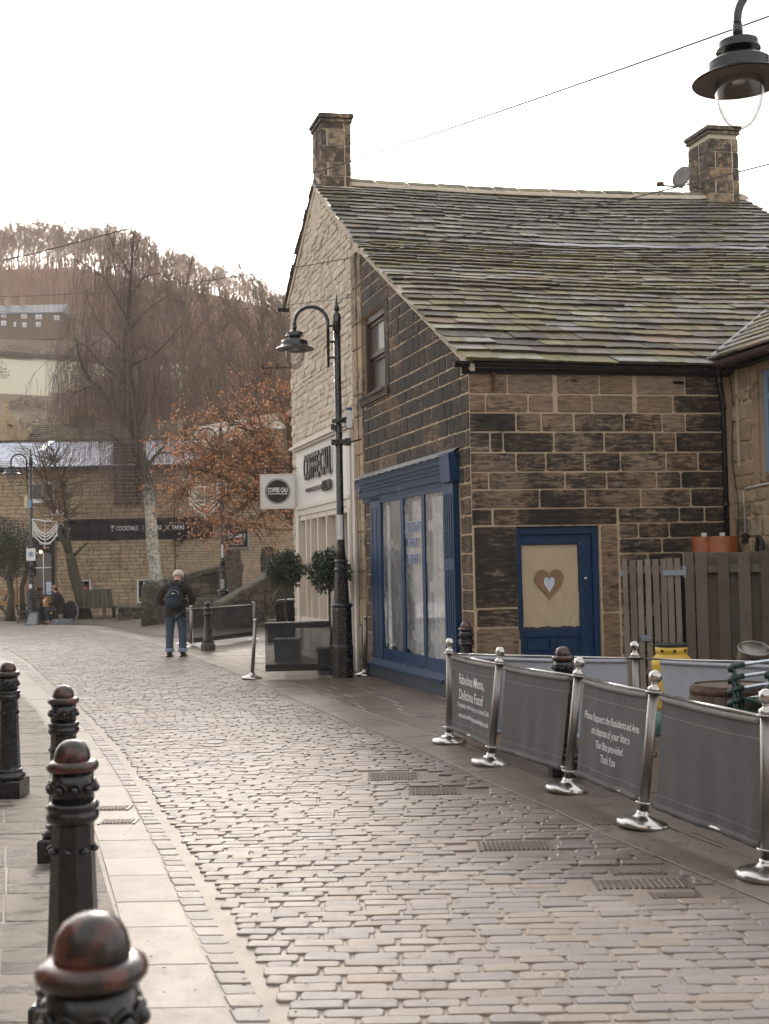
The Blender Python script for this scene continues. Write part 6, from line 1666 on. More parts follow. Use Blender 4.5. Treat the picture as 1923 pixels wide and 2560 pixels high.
# ---- bare trees
def bare_tree(name, mat_t, seed, H, spread, twigs, trunk_h=.22, r0=.16, up_=.55, lean_=0.0, nb=9, tw=.03, tl=.9, levels=3):
    """trunk + crown meshes about the origin; twigs are thin slivers"""
    r_ = random.Random(seed); tb = MB(); cbm = MB(); ends = []
    def branch(b, p, d_, L, r, lev):
        pts = [p]; rr = [r]; n = 4; q = p; dd = d_
        for i in range(n):
            dd = (dd+Vector((r_.gauss(0, .16), r_.gauss(0, .16), r_.gauss(0, .10)+.05*up_))).normalized(); q = q+dd*L/n; pts.append(q); rr.append(r*(1-.62*(i+1)/n))
        b.tube(pts, rr, 5 if lev == 0 else (4 if lev == 1 else 3), caps=False)
        ends.append((pts, lev))
        if lev < levels:
            for k in range(nb if lev == 0 else (5 if lev == 1 else 4)):
                t = r_.uniform(.30 if lev == 0 else .2, 1.0); i = min(int(t*n), n-1); pp = pts[i].lerp(pts[i+1], t*n-i)
                a = r_.uniform(0, 2*PI); side = Vector((math.cos(a), math.sin(a), r_.uniform(.1, .8)))
                nd_ = (dd*up_+side*spread).normalized(); branch(cbm, pp, nd_, L*r_.uniform(.42, .62)*(1.1-.35*t), r*(1-.6*t)*.55, lev+1)
    branch(tb, Vector((0, 0, -.3)), Vector((lean_, 0, 1)).normalized(), H*.82, r0, 0)
    fine = [e for e in ends if e[1] >= levels-1]
    for k in range(twigs):
        pts, lev = r_.choice(fine); i = r_.randrange(len(pts)-1); p = pts[i].lerp(pts[i+1], r_.random())
        d_ = (pts[-1]-pts[0]).normalized(); d_ = (d_*.8+Vector((r_.gauss(0, .6), r_.gauss(0, .6), r_.gauss(0, .5)+.35))).normalized()
        L_ = tl*r_.uniform(.5, 1.2); s_ = d_.cross(Vector((r_.gauss(0, 1), r_.gauss(0, 1), r_.gauss(0, 1)))).normalized()*tw
        m_ = p+d_*L_*.5+Vector((r_.gauss(0, 1), r_.gauss(0, 1), r_.gauss(0, 1)))*L_*.08
        cbm.add([p-s_*.5, p+s_*.5, m_+s_*.4, m_-s_*.4, p+d_*L_], [(0, 1, 2, 3), (3, 2, 4)])
    root = empty(name, (0, 0, 0)); tb.build('trunk', mat_t[0], root); cbm.build('crown', mat_t[1], root)
    return root
# skyline wood: eight kinds copied along the ridge
protos = [bare_tree('ridge_tree', (M_twigfar, M_twigfar), 100+i, 13+1.5*(i % 3), .85, 2200, r0=.22, up_=.55, nb=13, tw=.05, tl=1.3, levels=2) for i in range(6)]
r_ = random.Random(8); cnt = 0
def ridge_label(px):
    return 'bare tree on the hill skyline'
used = [False]*6
kinds = ['slender', 'broad', 'round headed', 'tall', 'twiggy', 'forked']
ridge = []
px = -60
while px < 800:
    for lay in range(2):
        y = 352+lay*18+r_.uniform(-6, 6); x = (px+r_.uniform(-8, 8)-961)/3000*y; i = r_.randrange(6)
        h = interp(px, [0, 200, 300, 420, 600, 720, 800], [1.0, 1.0, 1.0, .82, .70, .60, .5])*r_.uniform(.82, 1.12)
        ridge.append((px, i, x, y, h))
    px += r_.uniform(11, 18)
for k, (px_, i, x, y, h) in enumerate(ridge):
    if not used[i]: o = protos[i]; used[i] = True
    else: o = copy_tree(protos[i])
    o.location = (x, y, hillz(x, y)-.3); o.scale = (h, h, h); o.rotation_euler = (0, 0, r_.uniform(0, 6.28))
    tag(o, 'bare brown tree standing in the row of trees along the hill skyline', 'tree', 'bare trees along the skyline')
# woodland on the slopes below: one mass
b = MB(); r_ = random.Random(55)
def wood_clump(b, x, y, H, nt, w):
    z = hillz(x, y); base = Vector((x, y, z-.3)); ln = r_.gauss(0, .08)
    top = base+Vector((ln*H, 0, H)); b.tube([base, base.lerp(top, .5), top], [w*1.3, w*.9, w*.15], 3, caps=False)
    for k in range(nt):
        t = r_.uniform(.2, 1); p = base.lerp(top, t); a = r_.uniform(0, 6.28); L_ = H*.34*(1.2-t*.7)*r_.uniform(.6, 1.2)
        d_ = Vector((math.cos(a)*.75, math.sin(a)*.75, r_.uniform(.4, 1.2))).normalized(); q = p+d_*L_; s_ = Vector((r_.gauss(0, 1), r_.gauss(0, 1), r_.gauss(0, 1))).normalized()*w*.35
        b.add([p-s_, p+s_, q], [(0, 1, 2)])
        for j in range(3):
            m_ = p.lerp(q, r_.uniform(.3, 1)); e_ = (d_+Vector((r_.gauss(0, .5), r_.gauss(0, .5), r_.gauss(0, .4)+.2))).normalized()*L_*.55
            b.add([m_-s_*.6, m_+s_*.6, m_+e_], [(0, 1, 2)])
for k in range(1500):
    y = r_.uniform(236, 352); px = r_.uniform(-60, 900); x = (px-961)/3000*y
    if 205 < y < 250 and px < 180: continue
    wood_clump(b, x, y, r_.uniform(5, 9), 22, .13)
for k in range(620):
    y = r_.uniform(150, 236); px = r_.uniform(480, 900) if y < 205 else r_.uniform(330, 900); x = (px-961)/3000*y
    wood_clump(b, x, y, r_.uniform(6, 10), 24, .12)
for k in range(420):
    y = r_.uniform(78, 150); px = r_.uniform(470, 830); x = (px-961)/3000*y
    wood_clump(b, x, y, r_.uniform(4, 7.5), 26, .06)
b.build('hillside_wood', M_twigfar, kind='stuff')
# hedges and scrub on the slope
def leafy(b, c, rx, ry, rz, n, size, r_):
    for k in range(n):
        d_ = Vector((r_.gauss(0, 1), r_.gauss(0, 1), r_.gauss(0, 1))).normalized()*r_.uniform(.3, 1)**.5; p = Vector((c[0]+d_.x*rx, c[1]+d_.y*ry, c[2]+abs(d_.z)*rz))
        a = Vector((r_.gauss(0, 1), r_.gauss(0, 1), r_.gauss(0, 1))).normalized()*size; t = Vector((r_.gauss(0, 1), r_.gauss(0, 1), r_.gauss(0, 1))).normalized()*size
        b.add([p, p+a, p+t], [(0, 1, 2)], (r_.random(), r_.random(), r_.random()))
scr = [(20, 205, 4.5, 2.6, 'hedge'), (60, 206, 5, 2.4, 'h'), (120, 207, 5, 2.6, 'h'), (190, 205, 5, 2.8, 'h'), (260, 205, 6, 3, 'h'), (-20, 172, 2.6, 3.4, 'b'), (70, 146, 3, 2, 'b'), (95, 128, 3.2, 2.4, 'g'), (200, 140, 4, 2.5, 'b'), (150, 118, 3.4, 2.0, 'b'), (240, 122, 4, 3, 'b'), (310, 126, 5, 3.4, 'b'), (370, 118, 5, 3, 'b'), (190, 104, 3, 2.2, 'b'), (300, 100, 4, 3, 'b'), (280, 150, 4, 2.6, 'b'), (400, 142, 6, 3.6, 'b'), (460, 150, 6, 4, 'b'), (350, 96, 4, 3, 'b'), (90, 100, 2.6, 1.8, 'b'), (50, 112, 2.4, 1.5, 'b'), (440, 104, 5, 4, 'b'), (235, 232, 5, 5, 'g'), (120, 238, 6, 4.5, 'g'), (60, 238, 5, 4, 'b')]
b1 = MB()
for px, y, w, h, kd in scr:
    x = (px-961)/3000*y
    (leafy)(b1, (x, y, hillz(x, y)-.3), w, w*.8, h, 900, .17, r_)
b1.build('slope_scrub', M_scrub, kind='stuff')
wallb = MB(); pts = []
for k in range(40):
    px = -60+k*16; y = 203; x = (px-961)/3000*y; pts.append((x, y, hillz(x, y)+.6))
wallb.tube(pts, .55, 4); o = wallb.build('field_wall', M_moss); tag(o, 'long dry stone wall along the top of the pale field', 'wall')

# ---- terrace houses on the hillside
T = empty('terrace_house', (-68, 232, hillz(-68, 232)), 'long stone terrace with white paired windows on the hillside at far left', 'building')
TY = 231; tx0 = (-60-961)/3000*TY; tx1 = (152-961)/3000*TY; tz0 = A(60, 830, TY).z-1.5; tz1 = A(60, 781, TY).z
b = MB(); b.box(tx0, tx1, TY, TY+8, tz0, tz1); b.build('wall', mat('far dark sandstone', lambda n: {BC: n.mix(n.noise(n.pos(), .8, 5, .7), (.085, .058, .040), (.19, .13, .085)), RO: .9}), T)
b = MB(); rz = A(60, 763, TY+4).z; b.add([(tx0-.3, TY-.4, tz1-.1), (tx1+.5, TY-.4, tz1-.1), (tx1+.5, TY+4, rz), (tx0-.3, TY+4, rz), (tx1+.5, TY+8.4, tz1-.1), (tx0-.3, TY+8.4, tz1-.1), (tx0-.3, TY-.4, tz1-.35), (tx1+.5, TY-.4, tz1-.35)], [(0, 1, 2, 3), (3, 2, 4, 5), (1, 4, 2), (0, 3, 5), (6, 7, 1, 0)]); b.build('roof', mat('far blue grey slates', lambda n: {BC: (.15, .16, .18), RO: .5}), T)
for px in (19, 58): 
    cx = (px*1.0-961)/3000*(TY+4); b = MB(); b.box(cx-.45, cx+.45, TY+3.6, TY+4.4, rz-.3, rz+1.7+(.5 if px == 19 else 0)); b.box(cx-.55, cx+.55, TY+3.5, TY+4.5, rz+1.4, rz+1.6); b.build('chimney', M_quoin, T)
r_ = random.Random(2)
for px0, w_, py in ((4, 13, 787), (54, 15, 790), (91, 16, 792), (138, 13, 794), (4, 13, 808), (58, 10, 812), (92, 12, 811), (36, 5, 811)):
    for k in range(2 if w_ > 8 else 1):
        wx = w_/2-1 if w_ > 8 else w_; X0 = (px0+k*(w_/2+.5)-961)/3000*TY; X1 = X0+wx/3000*TY; zc_ = A(px0, py, TY).z; f_ = MB()
        f_.box(X0, X1, TY-.12, TY+.05, zc_-.48, zc_+.48); fo = f_.build('window', mat('far white window', lambda n: {BC: (.72, .72, .74), RO: .4}) if 'far white window' not in MATS else MATS['far white window'], T)
        g_ = MB(); g_.box(X0+.10, X1-.10, TY-.14, TY-.121, zc_-.38, zc_-.02); g_.build('pane', MATS.get('far pane') or mat('far pane', lambda n: {BC: (.40, .43, .48), RO: .15}), fo)

# ---- the bar building across the square
BY = 50.0
def BWf(x, z, o=0.0): return (x, BY-o+ (x+14)*.02, z)
def bxp(px): return (px-961)/3000*BY
def bzp(px, py): return A(px, py, BY).z
bar = empty('bar_building', (bxp(300), BY, 0), 'sandstone bar with a long black sign lettered COCKTAILS and TAPAS across the square', 'building')
xl, xr = -19.5, bxp(434)
zE = bzp(60, 1172)
w1 = (bxp(182), bxp(228), bzp(200, 1575-5), bzp(200, 1447)); w2 = (bxp(338), bxp(378), bzp(360, 1508), bzp(360, 1447)); w1 = (bxp(184), bxp(224), bzp(200, 1510), bzp(200, 1449))
wu = (bxp(76), bxp(136), bzp(100, 1252), bzp(100, 1206)); dsh = (bxp(78), bxp(134), .1, bzp(100, 1345))
wall_holes = [w1, w2, wu, dsh]
def hp_(h): return [(h[0], h[2]), (h[1], h[2]), (h[1], h[3]), (h[0], h[3])]
b = MB(); prism(BWf, [(xl, 0), (xr, 0), (xr, zE), (xl, zE)], [hp_(h) for h in wall_holes], -.5, 0, b); bwall = b.build('wall', M_mortar_bar, bar)
P = Pieces(); rb = random.Random(41)
lay_wall(P, BWf, xl, xr-.02, .0, Lin(lambda s: zE-.03), [(h[0]-.10, h[1]+.10, h[2]-.12, h[3]+.14) for h in wall_holes]+[(bxp(130), bxp(532), bzp(300, 1340), bzp(300, 1300))], rb, .13, .20, .25, .52, .022, out=.012, jit=.006, rc=.03, bev=.012, rnd_fn=lambda q: (rb.random(), rb.random(), rb.random()), minarea=.01)
P.emit('wall_stone', 'wall_stones', M_barstone, bwall, 300)
for h in wall_holes[:3]:
    b = MB()
    b.fbox(BWf, h[0]-.09, h[0]-.005, h[2]-.1, h[3]+.12, -.05, .03, .008); b.fbox(BWf, h[1]+.005, h[1]+.09, h[2]-.1, h[3]+.12, -.05, .03, .008); b.fbox(BWf, h[0]-.15, h[1]+.15, h[3]+.005, h[3]+.13, -.05, .035, .008); b.build('stone_surround', M_barstone, bar)
for h, kind in ((w1, 'poster'), (w2, 'notice'), (wu, 'upper')):
    wi = empty('window', BWf((h[0]+h[1])/2, h[2], 0), parent=bar); KIDS.setdefault(bar.name, []).append(wi)
    b = MB(); t = .075
    for a0, a1, z0_, z1_ in ((h[0], h[0]+t, h[2], h[3]), (h[1]-t, h[1], h[2], h[3]), (h[0]+t, h[1]-t, h[3]-t, h[3]), (h[0]+t, h[1]-t, h[2], h[2]+t)): b.fbox(BWf, a0, a1, z0_, z1_, -.12, -.02)
    if kind == 'upper': b.fbox(BWf, (h[0]+h[1])/2-.03, (h[0]+h[1])/2+.03, h[2], h[3], -.12, -.03); b.fbox(BWf, h[0]-.05, h[1]+.05, h[2]-.1, h[2], -.1, .08)
    b.build('window_frame', M_whiteframe, wi)
    b = MB(); b.fbox(BWf, h[0]+t, h[1]-t, h[2]+t, h[3]-t, -.10, -.09); b.build('pane', M_glassdark, wi)
    if kind == 'poster':
        b = MB(); b.fbox(BWf, h[0]+.14, h[1]-.14, h[2]+.18, h[3]-.28, -.085, -.08); b.build('poster', simple('red poster', (.30, .05, .05), .6), wi)
        b = MB(); 
        for j in range(4): put_text(b, ('LIVE', 'MUSIC', 'EVERY', 'WEEK')[j] if False else '=====', BWf, (h[0]+h[1])/2, h[3]-.38-j*.1, -.075, (h[1]-h[0])*.4, .09, .02)
        b.build('poster_print', M_whiteletter, wi, kind='stuff')
    if kind == 'notice': b = MB(); b.fbox(BWf, h[0]+.26, h[1]-.10, h[3]-.52, h[3]-.14, -.085, -.08); b.build('notice', M_whitecard, wi); b = MB(); b.fbox(BWf, h[0]+.12, h[0]+.2, h[2]+.12, h[2]+.22, -.085, -.08); b.build('sticker', M_yellow, wi)
# dark shop window at the left
wi = empty('bar_shopfront', BWf((dsh[0]+dsh[1])/2, 0, 0), parent=bar); KIDS.setdefault(bar.name, []).append(wi)
h = dsh; zt_ = h[3]
b = MB()
for a0, a1, z0_, z1_ in ((h[0], h[0]+.1, .1, zt_), (h[1]-.12, h[1], .1, zt_), (h[0]+.1, h[1]-.12, zt_-.62, zt_), (h[0]+.1, h[1]-.12, .1, .85)): b.fbox(BWf, a0, a1, z0_, z1_, -.2, .04)
b.build('black_frame', M_blackmatt, wi)
b = MB(); b.fbox(BWf, (h[0]+h[1])/2-.02, (h[0]+h[1])/2+.015, .85, zt_-.62, -.1, -.04); b.fbox(BWf, h[0]+.1, h[1]-.12, 1.62+.4, 1.66+.4, -.1, -.04); b.build('glazing_bars', M_whiteframe, wi)
b = MB(); b.fbox(BWf, h[0]+.1, h[1]-.12, .85, zt_-.62, -.13, -.12); b.build('pane', M_winglass, wi)
b = MB(); b.fbox(BWf, h[0], h[1], .2, zt_, -.48, -.44); b.build('back_room', M_warmroom, wi)
b = MB(); b.fbox(BWf, h[0]+.55, h[1]-.14, .9, 1.45, -.115, -.11); b.build('menu', M_whitecard, wi)
for dx in (.12, .40): b = MB(); b.ball(BWf(h[0]+dx, zt_-.58, .12), .055, 10, 6); b.build('bulb', M_glow, wi, smooth=True)
sg = empty('sign_oval', BWf(bxp(114), zt_-.4, .2), 'oval black cocktail bar sign over the dark shop window at the left', 'sign')
b = MB(); n = 24; prism(BWf, [(bxp(114)+.30*math.cos(2*PI*i/n), zt_-.28+.24*math.sin(2*PI*i/n)) for i in range(n)], [], .10, .14, b); b.build('board', M_blackmatt, sg)
b = MB(); put_text(b, 'Cocktail', BWf, bxp(114), zt_-.22, .145, .48, .17, .02, .2); b.build('lettering', M_whiteletter, sg)
b = MB(); put_text(b, 'Tapas', BWf, bxp(114)+.02, zt_-.40, .145, .26, .12, .02, .2); b.build('small_lettering', M_orangeletter, sg)
# long sign
z1_, z0_ = bzp(300, 1303), bzp(300, 1334)
fs_ = empty('bar_fascia_sign', BWf(bxp(330), z0_, 0), parent=bar); KIDS.setdefault(bar.name, []).append(fs_)
b = MB(); b.fbox(BWf, bxp(138), bxp(531), z0_, z1_, 0, .14); b.fbox(BWf, bxp(136), bxp(534), z1_, z1_+.10, 0, .30); b.fbox(BWf, bxp(137), bxp(532), z1_-.06, z1_, .14, .2); b.fbox(BWf, bxp(138), bxp(530), z0_-.26, z0_-.02, 0, .05); b.build('sign_board', M_blackmatt, fs_)
zc_ = (z0_+z1_)/2-.05
for txt, px0, px1 in (('COCKTAILS', 290, 345), ('BEERS', 372, 403), ('TAPAS', 428, 460)):
    b = MB(); put_text(b, txt, BWf, (bxp(px0)+bxp(px1))/2, zc_, .145, bxp(px1)-bxp(px0), .25, .02); b.build('lettering', M_whiteletter, fs_)
b = MB(); gx = bxp(281); b.add([BWf(gx-.09, zc_+.12, .146), BWf(gx+.09, zc_+.12, .146), BWf(gx, zc_, .146)], [(0, 1, 2)]); b.fbox(BWf, gx-.008, gx+.008, zc_-.1, zc_, .142, .147); b.fbox(BWf, gx-.05, gx+.05, zc_-.11, zc_-.095, .142, .147); b.build('cocktail_glass_symbol', M_whiteletter, fs_)
b = MB(); gx = bxp(418); b.tube([BWf(gx-.09, zc_-.1, .15), BWf(gx+.09, zc_+.1, .15)], .012, 4); b.tube([BWf(gx+.09, zc_-.1, .15), BWf(gx-.09, zc_+.1, .15)], .012, 4); b.fbox(BWf, bxp(357), bxp(358), zc_-.1, zc_+.12, .142, .147); b.build('cutlery_symbol', M_whiteletter, fs_)
for px in (170, 508): b = MB(); put_text(b, 'Craft', BWf, bxp(px), zc_+.03, .146, .2, .1, .02, .3); put_text(b, 'Tapas', BWf, bxp(px)+.02, zc_-.07, .146, .15, .07, .01, .3); b.build('small_logo', M_whiteletter, fs_)
for px, py in ((283, 1345), (438, 1342), (453, 1348)): b = MB(); x_ = bxp(px); b.fbox(BWf, x_-.09, x_+.09, bzp(px, py)-.1, bzp(px, py)+.12, 0, .22, .01); b.build('lantern_box', M_blackmatt, bar)
# roofs: frosted slates, then an older mossy roof behind
zR = A(60, 1108, BY+4.6).z
def RFr(a, t, o=0.0):     # t 0..1 up the slope
    return (a, BY+(a+14)*.02-.25+4.85*t-o*.35, lerp(zE+.02, zR, t)+o*.93)
def RFro(x): return x
rr2 = empty('frosted_roof', BWf(-12, zE), parent=bar); KIDS.setdefault(bar.name, []).append(rr2)
xrr = bxp(470)
b = MB(); b.add([RFr(xl, 0), RFr(xrr, 0), RFr(xrr, 1), RFr(xl, 1)], [(0, 1, 2, 3)]); b.build('roof_deck', M_wooddark, rr2)
P = Pieces(); r_ = random.Random(6); nrow = 15
for j in range(nrow):
    a = xl-(j % 2)*.15
    while a < xrr:
        w = r_.uniform(.26, .36) if a > bxp(130) else r_.uniform(.40, .75)
        if a+w > xl: 
            t0, t1 = j/nrow, (j+1.25)/nrow; q = P.new(); q.add([RFr(a+.014, t0+.004, .06), RFr(a+w-.014, t0+.004, .06), RFr(a+w-.014, t1, .01), RFr(a+.014, t1, .01), RFr(a+.014, t0+.004, .01), RFr(a+w-.014, t0+.004, .01)], [(0, 1, 2, 3), (4, 5, 1, 0)], (r_.random(), r_.random(), r_.random()))
        a += w
P.emit('slate', 'slates', M_frost, rr2, 300)
b = MB(); b.fbox(BWf, xl, xr+.3, zE-.12, zE+.04, .0, .32); b.build('gutter', M_blackmatt, bar)
b = MB(); b.box(xl, xrr, BY+4.5, BY+4.9, zR-.1, zR+.14); b.build('mossy_ridge', M_moss, bar)
# skylight
b = MB(); k0, k1 = bxp(110)*1.07, bxp(126)*1.07; b.add([RFr(k0, .55, .12), RFr(k1, .55, .12), RFr(k1-.05, .97, .12), RFr(k0-.05, .97, .12), RFr(k0, .55, 0), RFr(k1, .55, 0), RFr(k1-.05, .97, 0), RFr(k0-.05, .97, 0)], [(0, 1, 2, 3), (4, 5, 1, 0), (5, 6, 2, 1), (7, 4, 0, 3)]); b.build('skylight', simple('sky reflecting rooflight', (.42, .50, .58), .15), bar)
# second roof behind
b = MB(); B2 = BY+8; z2a, z2b = A(60, 1105, B2).z-.6, A(60, 1066, B2+4).z
b2 = empty('rear_cottage', (-14, B2, 0), 'old cottage roof of dark mossy stone slates rising behind the frosted roof', 'building')
b = MB(); x20, x21 = A(22, 1100, B2).x, A(430, 1100, B2).x
b.box(x20+.1, x21-.1, B2+.2, B2+7, 0, z2a); b.build('wall', M_quoin, b2)
P = Pieces(); r_ = random.Random(61); nrow = 13
def R2(a, t, o=0.0): return (a, B2+4.2*t-o*.4, lerp(z2a-.1, z2b, t)+o*.9)
b = MB(); b.add([R2(x20, 0), R2(x21, 0), R2(x21, 1), R2(x20, 1), (x20, B2+8.2, z2a), (x21, B2+8.2, z2a)], [(0, 1, 2, 3), (3, 2, 5, 4)]); rd = b.build('roof', M_wooddark, b2)
for j in range(nrow):
    a = x20
    while a < x21:
        w = min(r_.uniform(.45, .8), x21-a)
        P.new().add([R2(a+.01, j/nrow, .10), R2(a+w-.01, j/nrow, .10), R2(a+w-.01, (j+1.2)/nrow, .01), R2(a+.01, (j+1.2)/nrow, .01), R2(a+.01, j/nrow, .02), R2(a+w-.01, j/nrow, .02)], [(0, 1, 2, 3), (4, 5, 1, 0)], (r_.random()*.5, r_.random(), r_.random())); a += w
P.emit('roof_tile', 'roof_tiles', M_tile, rd, 100)
b = MB(); b.tube([(x20, B2+4.2, z2b+.05), (x21, B2+4.2, z2b+.05)], .14, 6); b.build('ridge', M_ridge, b2)
for px in (83, 112): xx = A(px, 1092, B2).x; b = MB(); b.box(xx-.12, xx+.12, B2-.1, B2+.3, z2a+.1, z2a+.65); b.build('vent_cowl', M_greyplastic, b2)
b = MB(); xx = A(205, 1080, B2+4).x; zt2 = A(205, 1020, B2+4).z; b.box(xx-.6, xx+.6, B2+3.8, B2+4.6, z2b-.5, zt2-.4); b.build('chimney', M_moss, b2)
for k in range(4): b = MB(); b.lathe([(.12, 0), (.10, .1), (.11, .55), (.08, .6)], 10, (xx-.42+.28*k, B2+4.2, zt2-.4)); b.build('chimney_pot', M_chimpot, b2)
# left gable wall scrap with pot
lg = empty('left_gable', (-17.2, 52, 0), 'sliver of a buff gable with a ridged chimney pot at the far left edge', 'building')
b = MB(); gx0, gx1 = A(-90, 1080, 57).x, A(17, 1080, 57).x; b.box(gx0, gx1, 57, 62, 0, A(10, 1050, 57).z); b.build('wall', M_barstone, lg)
b = MB(); px_ = A(5, 1020, 57).x; zb2 = A(5, 1050, 57).z; b.box(px_-.35, px_+.35, 57.1, 57.9, zb2-.2, zb2+.25); b.lathe([(.16, .25), (.14, .4), (.17, .5), (.14, .6), (.17, .7), (.13, .85), (.15, .95)], 12, (px_, 57.5, zb2)); b.build('chimney_pot', M_barstone, lg)
# stack in front of the frosted roof
st = empty('chimney_stack', BWf(bxp(322), zE-1, 0), parent=bar); KIDS.setdefault(bar.name, []).append(st)
c0_, c1_, cz0, cz1 = bxp(284), bxp(356), bzp(320, 1262), bzp(320, 1104)
b = MB(); b.fbox(BWf, c0_+.02, c1_-.02, cz0, cz1, -.9, .16); b.build('core', M_mortar, st)
P = Pieces(); lay_wall(P, lambda a, z, o: BWf(a, z, o+.16), c0_, c1_, cz0, Lin(lambda s: cz1), [], rb, .13, .18, .3, .5, .02, out=.015, rc=.02, rnd_fn=lambda q: (rb.random()*.4, .2, rb.uniform(.7, 1.1)))
P.emit('stack_stone', 'stack_stones', M_side, st, 80)
# right hand part with narrow coursed brick, up to a gable behind the orange tree
an = empty('brick_annex', (bxp(560), BY, 0), 'narrow coursed buff stone wall with the square cocktail board, behind the orange tree', 'building')
ax0, ax1 = xr+.01, 2.5; zA0, zA1 = bzp(434, 1172), bzp(700, 1085)
def BA(x, z, o=0.0): return BWf(x, z, o-.04)
hol2 = (bxp(610), bxp(640), bzp(610, 1228), bzp(610, 1190))
hol2 = (bxp(540), bxp(566), bzp(550, 1252), bzp(550, 1205))
b = MB(); prism(BA, [(ax0, 0), (ax1, 0), (ax1, zA1), (bxp(640), zA1+.3), (ax0, zA0)], [hp_(hol2)], -.5, 0, b); awall = b.build('wall', M_mortar_bar, an)
P = Pieces(); lay_wall(P, BA, ax0+.01, ax1-.02, .3, Lin(lambda s: lerp(zA0, zA1, (s-ax0)/(ax1-ax0))-.05), [(hol2[0]-.1, hol2[1]+.1, hol2[2]-.1, hol2[3]+.1)], rb, .105, .125, .22, .62, .022, out=.012, rc=.012, bev=.008, jit=.003, rnd_fn=lambda q: (rb.random()*.8, rb.random()*.4, rb.random()*.5), minarea=.01)
P.emit('wall_stone', 'wall_stones', M_barstone, awall, 300)
b = MB(); h = hol2
for a0, a1, z0_, z1_ in ((h[0], h[0]+.08, h[2], h[3]), (h[1]-.08, h[1], h[2], h[3]), (h[0], h[1], h[3]-.08, h[3]), (h[0], h[1], h[2], h[2]+.08)): b.fbox(BA, a0, a1, z0_, z1_, -.12, -.02)
b.build('window_frame', M_whiteframe, an); b = MB(); b.fbox(BA, h[0], h[1], h[2], h[3], -.1, -.09); b.build('pane', M_glassdark, an)
b = MB(); b.add([(ax0, BY+.1, zA0), (ax1, BY+.1, zA1), (ax1, BY+7, zA1+3), (ax0, BY+7, zA0+2.6)], [(0, 1, 2, 3)]); b.build('roof', M_tile, an)
csg = empty('cocktail_board', BA(bxp(588), 3, 0), 'square black board with a round Cocktail Tapas logo right of the middle lamp', 'sign')
sx0, sx1, sz0, sz1 = bxp(558), bxp(617), bzp(588, 1368), bzp(588, 1309)
b = MB(); b.fbox(BA, sx0, sx1, sz0, sz1, .02, .10); b.build('board', M_blackmatt, csg)
b = MB()
for a0, a1, z0_, z1_ in ((sx0-.03, sx1+.03, sz0-.03, sz0), (sx1, sx1+.03, sz0, sz1)): b.fbox(BA, a0, a1, z0_, z1_, .02, .12)
b.build('edge', M_greyplastic, csg)
cx_, cz_ = bxp(589), (sz0+sz1)/2-.02
b = MB(); b.tube([BA(cx_+.36*math.cos(2*PI*k/36), cz_+.36*math.sin(2*PI*k/36), .11) for k in range(37)], .010, 4); b.fbox(BA, sx0+.05, cx_-.1, cz_-.37, cz_-.36, .1, .105); b.fbox(BA, cx_+.1, sx1-.02, cz_+.36, cz_+.37, .1, .105); b.build('ring', M_whiteletter, csg)
b = MB(); put_text(b, 'Cocktail', BA, cx_, cz_+.02, .106, .66, .27, .025, .25); b.build('lettering', M_whiteletter, csg)
b = MB(); put_text(b, 'Tapas', BA, cx_+.05, cz_-.20, .106, .36, .18, .025, .25); b.build('tapas_lettering', M_orangeletter, csg)
b = MB(); put_text(b, 'Craft', BA, cx_-.03, cz_+.22, .106, .28, .13, .02, .25); b.build('craft_lettering', M_orangeletter, csg)

# ---- old bridge parapets and standing slabs
def parapet(name, label, pts, th, seed, capm=M_moss, coping=.14, z0_=0.0):
    """pts: (x,y,top z) along the wall"""
    r_ = random.Random(seed); e_ = empty(name, (pts[0][0], pts[0][1], 0), label, 'wall')
    for i in range(len(pts)-1):
        a, c_ = Vector((pts[i][0], pts[i][1])), Vector((pts[i+1][0], pts[i+1][1])); d_ = c_-a; L_ = d_.length; d_ = d_/L_; n_ = Vector((d_.y, -d_.x))
        if n_.y > 0: n_ = -n_
        za, zb2 = pts[i][2]-coping, pts[i+1][2]-coping
        f = lambda s, z, o, a=a, d_=d_, n_=n_: ((a+d_*s+n_*o).x, (a+d_*s+n_*o).y, z)
        b = MB(); prism(f, [(0, z0_), (L_, z0_), (L_, zb2), (0, za)], [], -th, 0, b); core = b.build('core', M_mortar_bar if capm is M_barstone else M_moss, e_)
        P = Pieces(); lay_wall(P, f, 0, L_, z0_, Lin(lambda s: lerp(za, zb2, s/L_)), [], r_, .16, .26, .3, .7, .025, out=.02, rc=.03, bev=.015, jit=.01, rnd_fn=lambda q: (r_.random(), r_.random()*.5, r_.uniform(.3, 1.1))); P.emit('wall_stone', 'wall_stones', M_moss, core, 120)
        s = 0
        while s < L_-.01:
            w = min(r_.uniform(.5, .9), L_-s); q = MB(); z_a, z_b = lerp(za, zb2, s/L_), lerp(za, zb2, (s+w)/L_); e2 = .05
            vs = []
            for ss, zz in ((s+.008, z_a), (s+w-.008, z_b)): vs += [f(ss, zz, e2), f(ss, zz+coping*.75, e2), f(ss, zz+coping, e2-.07), f(ss, zz+coping, -th-e2+.07), f(ss, zz+coping*.75, -th-e2), f(ss, zz, -th-e2)]
            q.add(vs, [(5, 4, 3, 2, 1, 0), (6, 7, 8, 9, 10, 11)]+[(k, k+1, k+7, k+6) for k in range(5)]+[(5, 0, 6, 11)], (r_.random(), r_.random(), r_.random())); q.build('coping_stone', capm, e_, centre=True); s += w
    return e_
def W3(px, py, Y): p = A(px, py, Y); return (p.x, p.y, p.z)
parapet('bridge_parapet', 'mossy stone parapet sloping up behind the walking man', [W3(384, 1462, 38.5), W3(415, 1446, 38.7), W3(552, 1410, 39.5)], .35, 1, coping=.2)
